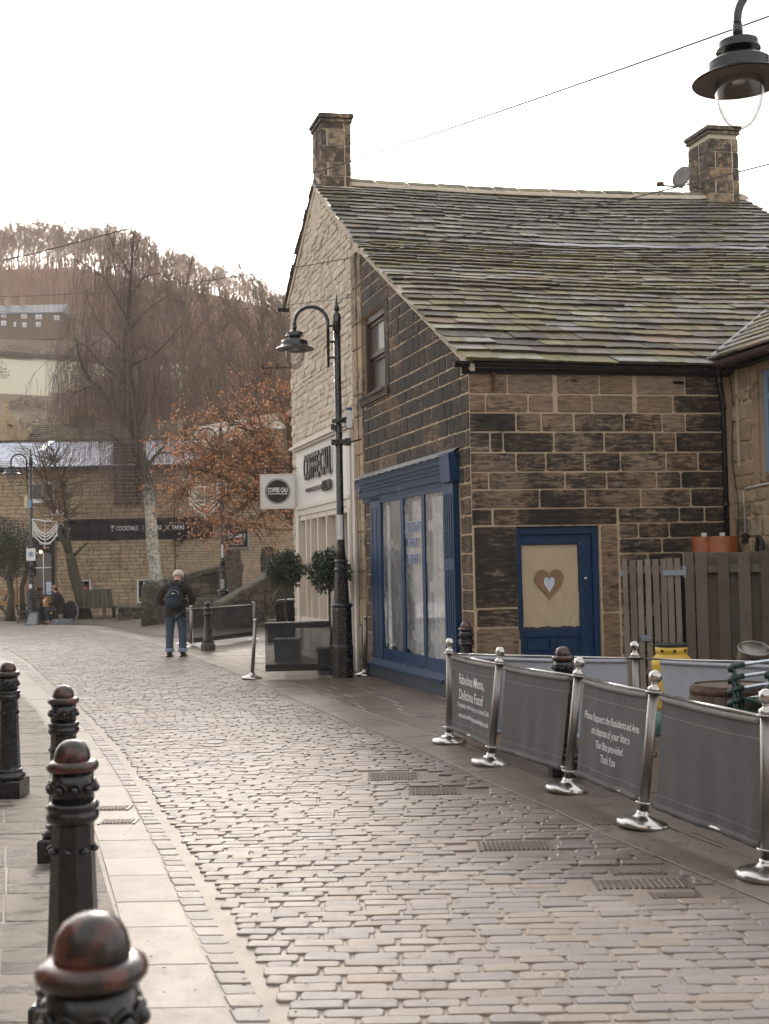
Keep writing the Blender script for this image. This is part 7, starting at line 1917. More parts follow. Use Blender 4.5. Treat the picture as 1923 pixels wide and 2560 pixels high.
parapet('bridge_parapet', 'nearer mossy parapet climbing to the right from the middle lamp', [W3(552, 1506, 33.6), W3(660, 1444, 34.5), W3(800, 1335, 36)], .4, 2, coping=.2)
e_ = empty('stone_pier', W3(370, 1500, 38), 'squat mossy stone pier left of the walking man', 'pier')
pq = A(386, 1500, 38); b = MB(); b.piece(XY, [(pq.x-.38, 37.8), (pq.x+.3, 37.8), (pq.x+.3, 38.6), (pq.x-.38, 38.6)], 0, A(386, 1455, 38).z, .14, (.5, .5, .5)); b.build('block', M_moss, e_)
pq = A(510, 1560, 35); e_ = empty('mounting_stone', (pq.x, 35, 0), 'rounded green stone beside the foot of the middle lamp', 'stone')
b = MB(); b.piece(XY, [(pq.x-.45, 34.8), (pq.x+.5, 34.8), (pq.x+.5, 35.6), (pq.x-.45, 35.6)], 0, A(500, 1497, 35).z, .15, (.5, .5, .5)); b.build('block', M_moss, e_)
def slab(px0, px1, pt, Y, label, seed, z0_=0):
    r_ = random.Random(seed); x0, x1 = A(px0, 1400, Y).x, A(px1, 1400, Y).x; zt_ = A((px0+px1)/2, pt, Y).z; n = 14
    pts = [(x0+.02, z0_), (x1-.02, z0_)]; w = x1-x0
    pts += [(x1-.0, zt_-.9), (x1+.05, zt_-.55), (x1-.02, zt_-.35), (x1-.03, zt_-.06), (x1-.15, zt_), (x0+.18, zt_), (x0+.04, zt_-.05), (x0, zt_-.4), (x0+.03, zt_-.8)]
    e_ = empty('standing_stone', (x0, Y, 0), label, 'standing stone'); b = MB(); prism(lambda a, z, o: (a, Y-o, z), pts, [], -.14, .08, b); b.build('slab', M_moss, e_)
slab(563, 604, 1372, 37.5, 'tall weathered standing slab right of the middle lamp', 1)
slab(651, 692, 1368, 38.5, 'squat double headed standing slab above the climbing parapet', 2)

# stone planter box by the coffee shop, bin, bicycle hoop
p0 = G(667, 1607); p1 = G(790, 1625)
e_ = parapet('stone_planter', 'low stone planter box with dry grass beside the litter bin', [(p0.x, 29.3, .55), (p0.x+1.9, 28.8, .55)], 1.3, 5, capm=M_moss, coping=.09)
b = MB(); r_ = random.Random(4)
for k in range(500):
    x = p0.x+.25+r_.random()*1.4; y = 29.35+r_.random()*.9; d_ = Vector((r_.gauss(0, .12), r_.gauss(0, .12), r_.uniform(.05, .22))); b.add([(x, y, .50), (x+.02, y, .50), (x+d_.x, y+d_.y, .5+d_.z)], [(0, 1, 2)], (r_.random(), .5, .5))
b.build('dry_grass', M_drygrass, e_, kind='stuff')
bq_ = A(722, 1530, 27.4); e_ = empty('litter_bin', (bq_.x, 27.4, 0), 'black barred litter bin behind the left bay tree', 'litter bin')
b = MB(); b.lathe([(.20, .02), (.27, .95), (.29, 1.0), (.29, 1.05), (.24, 1.08), (.001, 1.10)], 20, (bq_.x, 27.4, 0)); b.build('liner', M_blackmatt, e_)
for k in range(20): a = 2*PI*k/20; s = MB(); s.tube([(bq_.x+.23*math.cos(a), 27.4+.23*math.sin(a), .05), (bq_.x+.30*math.cos(a), 27.4+.30*math.sin(a), .95)], .012, 5); s.build('bar', M_iron, e_)
b = MB(); b.tube([(bq_.x+.36*math.cos(PI*k/14), 27.4, .95+.45*math.sin(PI*k/14)) for k in range(15)], .018, 6); b.build('top_hoop', M_iron, e_, smooth=True)

# long low planter in the square
p0 = A(294, 1548, 43.5); p1 = A(436, 1532, 43.5)
parapet('low_planter', 'long low mossy planter of dark boards and stone before the birch', [(p0.x, 43.6, A(330, 1517, 43.5).z), (p1.x, 43.6, A(330, 1514, 43.5).z)], 1.5, 7, coping=.07)
# ---- tree bench, iron bench, picnic table, menu board
tq = G(172*K, 1333*K); tq = Vector((A(172*K, 1500, 46.5).x, 46.5, 0))
e_ = empty('tree_bench', (tq.x+.5, 46.3, 0), 'hexagonal green stained wooden bench built round the leaning tree', 'bench')
for k in range(6):
    a0 = 2*PI*k/6; a1 = 2*PI*(k+1)/6; c0_ = Vector((tq.x+.55, 46.6, 0))
    def seg(r0, r1, z0_, z1_, w0, w1): 
        u0, u1 = lerp(a0, a1, w0), lerp(a0, a1, w1); return [(c0_.x+r*math.cos(u), c0_.y+r*math.sin(u)*.8, z) for z in (z0_, z1_) for (r, u) in ((r0, u0), (r1, u0), (r1, u1), (r0, u1))]
    for j in range(3):
        b = MB(); vs = seg(.72+.2*j, .90+.2*j, .44, .48, .01, .99); b.add(vs, [(3, 2, 1, 0), (4, 5, 6, 7), (0, 1, 5, 4), (1, 2, 6, 5), (2, 3, 7, 6), (3, 0, 4, 7)], (rn.random(), rn.random(), .5)); b.build('seat_plank', M_benchwood, e_)
    for j in range(4):
        b = MB(); u0, u1 = lerp(a0, a1, j/4+.02), lerp(a0, a1, (j+1)/4-.02)
        vs = [(c0_.x+r*math.cos(u), c0_.y+r*math.sin(u)*.8, z) for z, dr2 in ((.48, 0), (1.12, -.10)) for (r, u) in ((.70+dr2, u0), (.74+dr2, u0), (.74+dr2, u1), (.70+dr2, u1))]
        b.add(vs, [(3, 2, 1, 0), (4, 5, 6, 7), (0, 1, 5, 4), (1, 2, 6, 5), (2, 3, 7, 6), (3, 0, 4, 7)], (rn.random(), rn.random(), .5)); b.build('back_stave', M_benchwood, e_)
    b = MB(); cx, cy = c0_.x+1.15*math.cos(a0), c0_.y+1.15*math.sin(a0)*.8; b.box(cx-.06, cx+.06, cy-.06, cy+.06, 0, .44); b.build('leg', M_benchwood, e_)
iq = A(58, 1570, 43.2); e_ = empty('iron_bench', (iq.x, 43.2, 0), 'iron park bench end with a pale seat edge between bollard and lamp', 'bench')
for sy in (0, 1.3):
    b = MB(); b.tube([(iq.x-.20, 43.2+sy, 0), (iq.x-.12, 43.2+sy, .2), (iq.x, 43.2+sy, .27), (iq.x+.14, 43.2+sy, .2), (iq.x+.22, 43.2+sy, 0)], .03, 6); b.tube([(iq.x-.25, 43.2+sy, .62), (iq.x-.16, 43.2+sy, .45), (iq.x-.18, 43.2+sy, .3)], .03, 6); b.tube([(iq.x+.28, 43.2+sy, .85), (iq.x+.2, 43.2+sy, .45), (iq.x+.12, 43.2+sy, .25)], .03, 6); b.tube([(iq.x-.3, 43.2+sy, .64), (iq.x+.2, 43.2+sy, .64)], .025, 6); b.build('end_frame', M_iron, e_)
for k in range(4): b = MB(); b.box(iq.x-.22+.11*k, iq.x-.13+.11*k, 43.1, 44.6, .42, .45); b.build('seat_slat', M_benchwood, e_)
for k in range(3): b = MB(); b.box(iq.x+.21+.02*k, iq.x+.24+.02*k, 43.1, 44.6, .52+.12*k, .62+.12*k); b.build('back_slat', M_benchwood, e_)
oq = A(8, 1520, 46); e_ = empty('picnic_table', (oq.x, 46, 0), 'orange stained wooden pub table frame at the far left edge', 'table')
for z_, x0, x1 in ((1.02, -.9, .55), (.62, -.9, .55)): b = MB(); b.box(oq.x+x0, oq.x+x1, 45.9, 46.0, z_, z_+.16); b.build('rail', M_orangewood, e_)
for x_ in (.40, .78, 1.12): b = MB(); b.box(oq.x+x_, oq.x+x_+.06, 46.3, 46.36, .5, 1.7); b.build('upright', M_orangewood, e_)
for s1 in (-1, 1): b = MB(); b.tube([(oq.x-.1-s1*.35, 46.05, 0), (oq.x-.1+s1*.25, 46.05, 1.0)], .05, 5); b.build('leg', M_wooddark, e_)
mq = A(112, 1500, 45); e_ = empty('menu_board', (mq.x, 45, 0), 'black menu board with gold lettering and a gold rail behind the busker', 'sign board')
b = MB(); b.box(mq.x-.55, mq.x+.50, 45, 45.05, .0, 1.0); b.build('board', M_blackmatt, e_)
b = MB(); b.box(mq.x-.55, mq.x+.5, 44.97, 45.0, .90, .94); b.build('gold_rail', M_orangewood, e_)
b = MB(); put_text(b, 'LISTEN', lambda a, z, o: (a, 44.99-o, z), mq.x+.15, .78, 0, .45, .12, .01); put_text(b, 'LISTEN', lambda a, z, o: (a, 44.99-o, z), mq.x+.15, .58, 0, .40, .10, .01); b.build('lettering', M_whiteletter, e_)
b = MB(); b.add([(mq.x-.02, 44.99, .38), (mq.x+.06, 44.99, .50), (mq.x+.20, 44.99, .46), (mq.x+.30, 44.99, .36), (mq.x+.26, 44.99, .25), (mq.x+.18, 44.99, .33), (mq.x+.06, 44.99, .22)], [(0, 1, 2, 3, 4, 5, 6)]); b.build('gold_emblem', M_yellow, e_)

# ---- evergreen tree at the far left
eq = A(20, 1540, 44); e_ = empty('evergreen_tree', (eq.x, 44, 0), 'dark evergreen tree with a crooked trunk at the far left edge', 'tree')
b = MB(); b.tube([W3(22, 1552, 44), W3(30, 1490, 44), W3(22, 1440, 44), W3(40, 1400, 44), W3(30, 1340, 44)], [.16, .12, .13, .11, .06], 7); b.tube([W3(58, 1548, 44.2), W3(55, 1470, 44.2), W3(70, 1420, 44.1), W3(60, 1360, 44)], [.12, .09, .10, .05], 7); b.build('trunk', M_bark, e_, smooth=True)
b = MB(); r_ = random.Random(17)
for k in range(7000):
    px = r_.gauss(22, 34); py = r_.gauss(1375, 44); 
    if py > 1455-abs(px-20)*.5 or px > 98 or py < 1285+px*.35: continue
    p = A(px, py, 44+r_.uniform(-1.6, 1.6)); d_ = Vector((r_.gauss(0, 1), r_.gauss(0, 1), r_.gauss(0, .8)-.3)).normalized()*.10; s_ = Vector((r_.gauss(0, 1), r_.gauss(0, 1), r_.gauss(0, 1))).normalized()*.03
    b.add([p-s_, p+s_, p+d_], [(0, 1, 2)], (r_.random(), .5, .5))
b.build('crown', M_evergreen, e_, kind='stuff')

# ---- weeping silver birch
def D3(x, y, Y): return Vector(W3(x*K, y*K, Y))
BYr = 46.0
e_ = empty('weeping_birch', D3(340, 1262, BYr), 'tall weeping silver birch with white bark and purple brown hanging twigs', 'tree')
b = MB()
tp = [(342, 1300), (336, 1240), (330, 1180), (326, 1120), (322, 1060), (312, 1010), (306, 985), (296, 940), (290, 905), (281, 860), (280, 820), (272, 780), (270, 750), (276, 700), (280, 640), (284, 590), (286, 540), (290, 500)]
tr = [.27, .25, .235, .22, .21, .20, .185, .17, .16, .14, .155, .12, .10, .085, .07, .05, .035, .02]
TP = [D3(x, y, BYr) for x, y in tp]
b.tube(TP, tr, 12); b.build('trunk', M_birch, e_, smooth=True)
limbs = [([(300, 960), (262, 895), (238, 868), (214, 838), (196, 822), (182, 800), (170, 770), (165, 730)], .10, -.3),
 ([(278, 850), (262, 820), (235, 800), (205, 772), (188, 748), (160, 735)], .085, .5),
 ([(218, 842), (188, 836), (160, 850), (140, 880)], .045, 0.), ([(188, 815), (186, 780), (190, 750), (178, 690)], .05, .3), ([(165, 745), (150, 760), (138, 790)], .03, -.5),
 ([(296, 925), (318, 880), (335, 850), (345, 800)], .07, -.6), ([(284, 860), (300, 830), (322, 815), (345, 830), (372, 848)], .06, .8), ([(276, 790), (290, 760), (310, 745), (335, 760)], .045, .2),
 ([(306, 985), (270, 965), (240, 940), (210, 930)], .06, -.9), ([(314, 1010), (345, 975), (365, 950), (385, 955)], .09, .5), ([(312, 1005), (290, 1000), (270, 985)], .07, -.5),
 ([(280, 700), (255, 650), (225, 600), (190, 575), (160, 560)], .045, 0), ([(284, 640), (310, 600), (340, 590), (375, 610)], .035, .6), ([(286, 600), (268, 570), (250, 540), (236, 510), (222, 488)], .03, -.4), ([(288, 560), (300, 520), (320, 490), (345, 488)], .025, .4),
 ([(276, 720), (300, 690), (330, 660), (360, 640), (400, 655)], .04, -.2), ([(272, 770), (240, 730), (215, 700), (190, 650), (185, 620)], .045, .9), ([(270, 800), (300, 780), (330, 770), (370, 730), (395, 700)], .045, -.9)]
bb_ = MB(); lb_ = MB(); r_ = random.Random(19); seeds = []
for pts, r0, dy in limbs:
    P3 = [D3(x, y, BYr+dy*k*.5) for k, (x, y) in enumerate(pts)]; n = len(P3)
    lb_.tube(P3, [r0*.95*(1-.7*k/(n-1)) for k in range(n)], 6, caps=False)
    for i in range(n-1):
        for k in range(3): seeds.append((P3[i].lerp(P3[i+1], r_.random()), (P3[i+1]-P3[i]).normalized(), r0*(1-.75*i/(n-1))))
for i in range(7, len(TP)-1):
    for k in range(5): seeds.append((TP[i].lerp(TP[i+1], r_.random()), Vector((r_.gauss(0, 1), r_.gauss(0, 1), .3)).normalized(), .05))
hang = []
for p, d_, r0 in seeds:
    for q in range(2):
        dd = (d_*.5+Vector((r_.gauss(0, .8), r_.gauss(0, .8), r_.uniform(-.1, .9)))).normalized(); pts = [p]; L_ = r_.uniform(.8, 2.2); n = 6
        for i in range(n): dd = (dd+Vector((r_.gauss(0, .15), r_.gauss(0, .15), -.16-.05*i))).normalized(); pts.append(pts[-1]+dd*L_/n)
        bb_.tube(pts, [max(.012, r0*.34)*(1-.7*i/n) for i in range(n+1)], 3, caps=False); hang += [pts[i] for i in (2, 3, 4, 5, 6)]
for p in hang:
    for q in range(r_.choice((1,2,2,3))):
        L_ = min(r_.uniform(.8, 3.4), max(.5, p.z-2.5)); n = 4; x = p+Vector((r_.gauss(0, .15), r_.gauss(0, .15), 0)); dd = Vector((r_.gauss(0, .35), r_.gauss(0, .35), -.35)); pts = [x]
        for i in range(n): dd = (dd*.6+Vector((r_.gauss(0, .05), r_.gauss(0, .05), -.75))).normalized(); pts.append(pts[-1]+dd*L_/n)
        w = .0055; s_ = Vector((1, 0, 0)) if r_.random() < .6 else Vector((0, 1, 0)); vs = []
        for i, q_ in enumerate(pts): vs += [q_-s_*w*(1-.6*i/n), q_+s_*w*(1-.6*i/n)]
        bb_.add(vs, [(2*i, 2*i+1, 2*i+3, 2*i+2) for i in range(n)])
lb_.build('limbs', M_bark, e_, smooth=True)
bb_.build('crown', M_twig, e_)
# ---- small leaning tree in the bench
e_ = empty('small_bare_tree', (tq.x, 46.5, 0), 'small bare leaning tree with mossy trunk growing through the round bench', 'tree')
b = MB(); Q = lambda x, y: D3(x, y, 46.3)
b.tube([Q(186, 1340), Q(174, 1290), Q(160, 1240), Q(154, 1210), Q(150, 1196)], [.28, .22, .20, .19, .17], 10); b.tube([Q(152, 1200), Q(138, 1170), Q(128, 1152), Q(122, 1130), Q(118, 1100), Q(106, 1060), Q(96, 1020)], [.13, .11, .10, .09, .07, .05, .03], 7)
b.tube([Q(156, 1205), Q(170, 1190), Q(190, 1172)], [.07, .055, .04], 6); b.tube([Q(152, 1196), Q(148, 1160), Q(142, 1120), Q(140, 1080), Q(130, 1040), Q(118, 1000)], [.10, .08, .065, .05, .04, .025], 6); b.build('trunk', M_bark, e_, smooth=True)
b = MB()
for k in range(170):
    sx, sy = r_.choice([(118, 1100), (106, 1060), (142, 1120), (130, 1040), (122, 1130), (140, 1080), (96, 1020), (118, 1000)]); p = Q(sx+r_.gauss(0, 3), sy+r_.gauss(0, 8)); dd = Vector((r_.gauss(-.2, .8), r_.gauss(0, .7), r_.uniform(.1, 1.0))).normalized(); pts = [p]
    L_ = r_.uniform(.7, 2.3)
    for i in range(5): dd = (dd+Vector((r_.gauss(0, .2), r_.gauss(0, .2), r_.gauss(.02, .15)))).normalized(); pts.append(pts[-1]+dd*L_/5)
    b.tube(pts, [.022*(1-.14*i) for i in range(6)], 3, caps=False)
    for j in range(7):
        q_ = pts[r_.randrange(1, 6)]; d2 = (dd+Vector((r_.gauss(0, .7), r_.gauss(0, .7), r_.gauss(0, .6)))).normalized()*r_.uniform(.2, .7); s_ = Vector((.008, 0, 0)); b.add([q_-s_, q_+s_, q_+d2], [(0, 1, 2)])
b.build('crown', M_twigbrown, e_)
# ---- orange leaved tree
OY = 31.0
e_ = empty('orange_leaved_tree', (A(745, 1600, OY).x, OY, 0), 'spreading tree with clinging orange brown leaves and dark limbs behind the hanging sign', 'tree')
O = lambda x, y, dy=0: D3(x, y, OY+dy)
b = MB(); b.tube([O(668, 1400), O(660, 1200), O(648, 1120), O(640, 1050)], [.26, .22, .20, .16], 9); b.build('trunk', M_bark, e_, smooth=True)
b = MB(); OL = [([(655, 1150), (630, 1120), (600, 1088), (565, 1070), (520, 1048), (480, 1030), (440, 1018), (400, 1010)], .12, -.2), ([(650, 1100), (615, 1075), (585, 1050), (560, 1030), (530, 1015), (480, 1000)], .11, .3),
 ([(645, 1060), (620, 1040), (600, 1020), (590, 990), (575, 950), (560, 905), (545, 870)], .12, .2), ([(640, 1050), (632, 1000), (625, 950), (620, 900), (600, 850)], .11, -.4), ([(560, 1065), (530, 1090), (500, 1110), (470, 1125), (430, 1140)], .05, -.8),
 ([(600, 1088), (570, 1110), (545, 1135), (520, 1150)], .04, .3), ([(520, 1048), (490, 1065), (465, 1090)], .04, 0), ([(590, 990), (560, 985), (520, 965), (480, 950), (440, 940)], .05, .6), ([(575, 950), (540, 930), (500, 915), (470, 900)], .045, -.6), ([(440, 1018), (410, 1040), (395, 1070)], .03, .2), ([(620, 920), (640, 880), (655, 860)], .05, 0), ([(480, 1000), (440, 985), (400, 970), (375, 985)], .04, .5), ([(600, 1030), (560, 1000), (520, 990), (470, 975), (420, 960)], .06, -1.0)]
osd = []
for pts, r0, dy in OL:
    P3 = [O(x, y, dy*k*.35) for k, (x, y) in enumerate(pts)]; n = len(P3); b.tube(P3, [r0*(1-.75*k/(n-1)) for k in range(n)], 6, caps=False)
    for i in range(n-1):
        for k in range(7): osd.append((P3[i].lerp(P3[i+1], r_.random()), (P3[i+1]-P3[i]).normalized()))
lf = []
for p, d_ in osd:
    for q in range(2):
        dd = (d_*.6+Vector((r_.gauss(0, .8), r_.gauss(0, .8), r_.gauss(.15, .6)))).normalized(); pts = [p]; L_ = r_.uniform(.4, 1.3)
        for i in range(5): dd = (dd+Vector((r_.gauss(0, .22), r_.gauss(0, .22), r_.gauss(0, .15)))).normalized(); pts.append(pts[-1]+dd*L_/5)
        b.tube(pts, [.016*(1-.14*i) for i in range(6)], 3, caps=False)
        for j in range(5):
            q_ = pts[r_.randrange(1, 6)]; d2 = (dd+Vector((r_.gauss(0, .7), r_.gauss(0, .7), r_.gauss(0, .6)))).normalized()*r_.uniform(.15, .5); s_ = Vector((.005, 0, 0)); b.add([q_-s_, q_+s_, q_+d2], [(0, 1, 2)]); lf.append(q_+d2)
b.build('crown', M_twigbrown, e_)
b = MB()
for p in lf:
    for k in range(r_.choice((0, 0, 1, 3, 6, 9))):
        c_ = p+Vector((r_.gauss(0, .05), r_.gauss(0, .05), r_.gauss(0, .05))); a = Vector((r_.gauss(0, 1), r_.gauss(0, 1), r_.gauss(0, 1))).normalized()*.032; t = Vector((r_.gauss(0, 1), r_.gauss(0, 1), r_.gauss(0, 1))).normalized()*.028
        b.add([c_-a, c_+t, c_+a, c_-t], [(0, 1, 2, 3)], (r_.random(), .5, .5))
b.build('leaves', M_orangeleaf, e_, kind='stuff')
# ---- grove of bare trees between square and field
gp = [bare_tree('bare_tree', (M_twigbrown, M_twigbrown), 300+i, 12, .6, 1500, r0=.17, up_=.9, nb=12, tw=.028, tl=1.0, levels=2) for i in range(3)]
spots = [(395, 74, 1.0, 'left'), (440, 82, 1.15, ''), (478, 70, 1.05, ''), (515, 88, 1.35, ''), (552, 75, 1.2, ''), (590, 84, 1.25, ''), (628, 70, 1.1, ''), (665, 80, 1.2, ''), (705, 72, 1.05, ''), (740, 84, 1.2, ''), (365, 96, 1.0, ''), (330, 110, 1.0, ''), (460, 105, 1.3, ''), (610, 110, 1.4, ''), (690, 108, 1.3, '')]
for i, (px, y, s, _) in enumerate(spots):
    o = gp[i] if i < 3 else copy_tree(gp[i % 3]); x = (px-961)/3000*y; o.location = (x, y, hillz(x, y)-.3); o.scale = (s, s, s); o.rotation_euler = (0, 0, i*1.7)
    tag(o, ('nearest bare tree of the lower grove, above the black bar sign', 'bare tree of the lower grove behind the frosted roof end', 'bare tree of the lower grove behind the tall chimney stack')[i] if i < 3 else 'bare brown tree in the grove between the bar and the hill', 'tree', 'bare trees of the lower grove')
# bare tree behind the right chimney
o = copy_tree(gp[1]); o.location = (13.6, 36, 0); o.scale = (1.05, 1.05, 1.05); tag(o, 'bare tree whose twigs show right of the far chimney', 'tree'); o['group'] = 'bare trees of the lower grove'
# ------------------------------------------------------------------ people
def skin_mesh(name, joints, edges, mat_, parent, sub=2, root=0, flat=1.0):
    """joints: {key:(x,y,z,rx[,ry])}"""
    keys = list(joints); idx = {k: i for i, k in enumerate(keys)}
    me = bpy.data.meshes.new(name); me.from_pydata([joints[k][:3] for k in keys], [(idx[a], idx[b_]) for a, b_ in edges], [])
    o = bpy.data.objects.new(name, me); COL.objects.link(o)
    md = o.modifiers.new('s', 'SKIN'); md.use_smooth_shade = True
    me.skin_vertices[0] if me.skin_vertices else None
    if not me.skin_vertices:
        bpy.context.view_layer.objects.active = o
    sv = me.skin_vertices[0].data if me.skin_vertices else None
    for i, k in enumerate(keys):
        j = joints[k]; sv[i].radius = (j[3], j[4] if len(j) > 4 else j[3]*flat); sv[i].use_root = (i == root)
    m2 = o.modifiers.new('u', 'SUBSURF'); m2.levels = sub; m2.render_levels = sub
    dg = bpy.context.evaluated_depsgraph_get(); ev = o.evaluated_get(dg); nm = bpy.data.meshes.new_from_object(ev)
    vs = [tuple(v.co) for v in nm.vertices]; fs = [tuple(p.vertices) for p in nm.polygons]
    bpy.data.objects.remove(o); bpy.data.meshes.remove(me); bpy.data.meshes.remove(nm)
    b = MB(); b.add(vs, fs); return b.build(name, mat_, parent, smooth=True)
# --- the walker seen from behind
mp = G(441, 1643); mx, my = mp.x, mp.y
man = empty('person', (mx, my, .012), 'person seen from behind in dark coat, jeans and pale hat, wearing a navy backpack', 'person')
def mj(d_): return {k: (mx+v[0], my+v[1], v[2]+.012)+tuple(v[3:]) for k, v in d_.items()}
J = mj({'pel': (0, 0, .93, .13, .10), 'ab': (0, .01, 1.08, .125, .10), 'ch': (0, .04, 1.27, .15, .11), 'up': (0, .07, 1.40, .10, .08), 'nk': (.01, .10, 1.475, .055), 'hd0': (.02, .15, 1.55, .072, .08), 'hd1': (.025, .185, 1.63, .075, .085),
        'lh': (-.10, 0, .88, .095), 'lk': (-.115, .02, .48, .062), 'la': (-.12, 0, .09, .042), 'lt': (-.125, .12, .04, .035), 'rh': (.10, 0, .88, .095), 'rk': (.115, .03, .48, .062), 'ra': (.115, .01, .09, .042), 'rt': (.125, .13, .04, .035),
        'ls': (-.20, .06, 1.37, .07), 'le': (-.31, .05, 1.10, .048), 'lw': (-.17, .27, 1.08, .030), 'rs': (.20, .06, 1.37, .07), 're': (.30, .06, 1.10, .048), 'rw': (.14, .28, 1.08, .030)})
E_ = [('pel', 'ab'), ('ab', 'ch'), ('ch', 'up'), ('up', 'nk'), ('nk', 'hd0'), ('hd0', 'hd1'), ('pel', 'lh'), ('lh', 'lk'), ('lk', 'la'), ('la', 'lt'), ('pel', 'rh'), ('rh', 'rk'), ('rk', 'ra'), ('ra', 'rt'), ('up', 'ls'), ('ls', 'le'), ('le', 'lw'), ('up', 'rs'), ('rs', 're'), ('re', 'rw')]
skin_mesh('body', J, E_, M_skin, man)
Cc = mj({'hem': (0, .0, .80, .215, .155), 'pel': (0, 0, .95, .20, .145), 'ab': (0, .0, 1.10, .185, .14), 'ch': (0, .03, 1.26, .20, .145), 'up': (0, .07, 1.39, .165, .11), 'nk': (.01, .10, 1.46, .095, .08), 'nc': (.012, .115, 1.495, .080, .075),
         'ls': (-.20, .06, 1.36, .105, .095), 'lu': (-.285, .05, 1.22, .085), 'le': (-.33, .06, 1.08, .080), 'lf': (-.24, .20, 1.05, .062), 'lw': (-.18, .26, 1.07, .050),
         'rs': (.20, .06, 1.36, .105, .095), 'ru': (.275, .05, 1.22, .085), 're': (.315, .07, 1.08, .080), 'rf': (.23, .20, 1.05, .062), 'rw': (.16, .26, 1.07, .050)})
skin_mesh('coat', Cc, [('hem', 'pel'), ('pel', 'ab'), ('ab', 'ch'), ('ch', 'up'), ('up', 'nk'), ('nk', 'nc'), ('up', 'ls'), ('ls', 'lu'), ('lu', 'le'), ('le', 'lf'), ('lf', 'lw'), ('up', 'rs'), ('rs', 'ru'), ('ru', 're'), ('re', 'rf'), ('rf', 'rw')], M_jacket, man, root=1)
Jn = mj({'w': (0, 0, .92, .16, .12), 'lh': (-.095, 0, .82, .112, .11), 'lm': (-.108, .01, .66, .098), 'lk': (-.115, .015, .48, .082), 'lc': (-.118, .0, .30, .078), 'la': (-.12, 0, .16, .076), 'lb': (-.12, .0, .125, .080), 'rh': (.095, 0, .82, .112, .11), 'rm': (.108, .015, .66, .098), 'rk': (.118, .025, .48, .082), 'rc': (.12, .01, .30, .078), 'ra': (.12, .01, .16, .076), 'rb': (.12, .01, .125, .080)})
skin_mesh('jeans', Jn, [('w', 'lh'), ('lh', 'lm'), ('lm', 'lk'), ('lk', 'lc'), ('lc', 'la'), ('la', 'lb'), ('w', 'rh'), ('rh', 'rm'), ('rm', 'rk'), ('rk', 'rc'), ('rc', 'ra'), ('ra', 'rb')], M_jeans, man)
for s in (-1, 1):
    b = MB(); b.lathe([(.082, .10), (.088, .115), (.086, .15), (.078, .165)], 16, (mx+s*.12, my+.004, .012), sy=.98); b.build('turned_up_cuff', M_blueframe, man, smooth=True)
    skin_mesh('boot', {'a': (mx+s*.12, my-.0, .17, .052), 'b': (mx+s*.122, my-.025, .075, .056, .060), 'c': (mx+s*.13, my+.09, .055, .048, .045), 'd': (mx+s*.135, my+.17, .050, .042, .036)}, [('a', 'b'), ('b', 'c'), ('c', 'd')], M_boot, man)
    b = MB(); b.box(mx+s*.128-.048, mx+s*.128+.048, my-.075, my+.20, .012, .035); b.build('boot_sole', M_rubber, man)
b = MB(); b.M = Matrix.Translation((mx+.028, my+.16, 1.60)) @ Matrix.Rotation(R(-28), 4, 'X'); b.lathe([(.096, -.035), (.101, -.02), (.102, .01), (.096, .05), (.078, .085), (.045, .108), (.001, .117)], 24, sy=1.12); b.build('wool_hat', M_hairwhite, man, smooth=True)
b = MB(); b.M = Matrix.Translation((mx+.012, my+.10, 1.475)); b.lathe([(.090, -.03), (.098, .0), (.092, .035), (.078, .03)], 20, sy=.95); b.build('collar', M_jacket, man, smooth=True)
def hand(cx, cy, cz, sgn):
    skin_mesh('hand', {'w': (cx, cy, cz, .026, .02), 'p': (cx-sgn*.012, cy+.05, cz+.01, .036, .018), 'p2': (cx-sgn*.02, cy+.085, cz+.015, .034, .015)}, [('w', 'p'), ('p', 'p2')], M_skin, man)
    for k in range(4): b = MB(); x = cx-sgn*.02+(k-1.5)*.017; b.tube([(x, cy+.085, cz+.015), (x, cy+.115, cz+.03), (x-sgn*.01, cy+.12, cz+.055)], [.009, .008, .006], 6); b.build('finger', M_skin, man, smooth=True)
    b = MB(); b.tube([(cx-sgn*.03, cy+.04, cz+.02), (cx-sgn*.05, cy+.07, cz+.05)], [.010, .008], 6); b.build('thumb', M_skin, man, smooth=True)
hand(mx-.16, my+.28, 1.09, -1); hand(mx+.14, my+.28, 1.09, 1)
pk = empty('backpack', (mx, my-.15, 1.2), parent=man); KIDS.setdefault(man.name, []).append(pk)
bx0, by0 = mx+.0, my-.13
skin_mesh('pack_body', {'a': (bx0, by0-.03, .93, .155, .10), 'b': (bx0, by0-.06, 1.09, .175, .12), 'c': (bx0, by0-.04, 1.26, .155, .10), 'd': (bx0, by0+.0, 1.40, .11, .07)}, [('a', 'b'), ('b', 'c'), ('c', 'd')], M_pack, pk)
skin_mesh('front_pocket', {'a': (bx0, by0-.15, .98, .115, .05), 'b': (bx0, by0-.17, 1.09, .12, .05), 'c': (bx0, by0-.14, 1.18, .10, .04)}, [('a', 'b'), ('b', 'c')], M_pack, pk)
b = MB(); b.tube([(bx0+.10*math.cos(PI*k/12), by0-.115-.0*k, 1.22+.10*math.sin(PI*k/12)) for k in range(13)], .005, 5); b.tube([(bx0+.07*math.cos(PI*k/12), by0-.165, 1.09+.06*math.sin(PI*k/12)) for k in range(13)], .004, 5); b.build('zip', M_greyplastic, pk)
b = MB(); b.box(bx0-.03, bx0+.03, by0-.165, by0-.155, 1.245, 1.26); b.build('label_patch', M_whiteletter, pk)
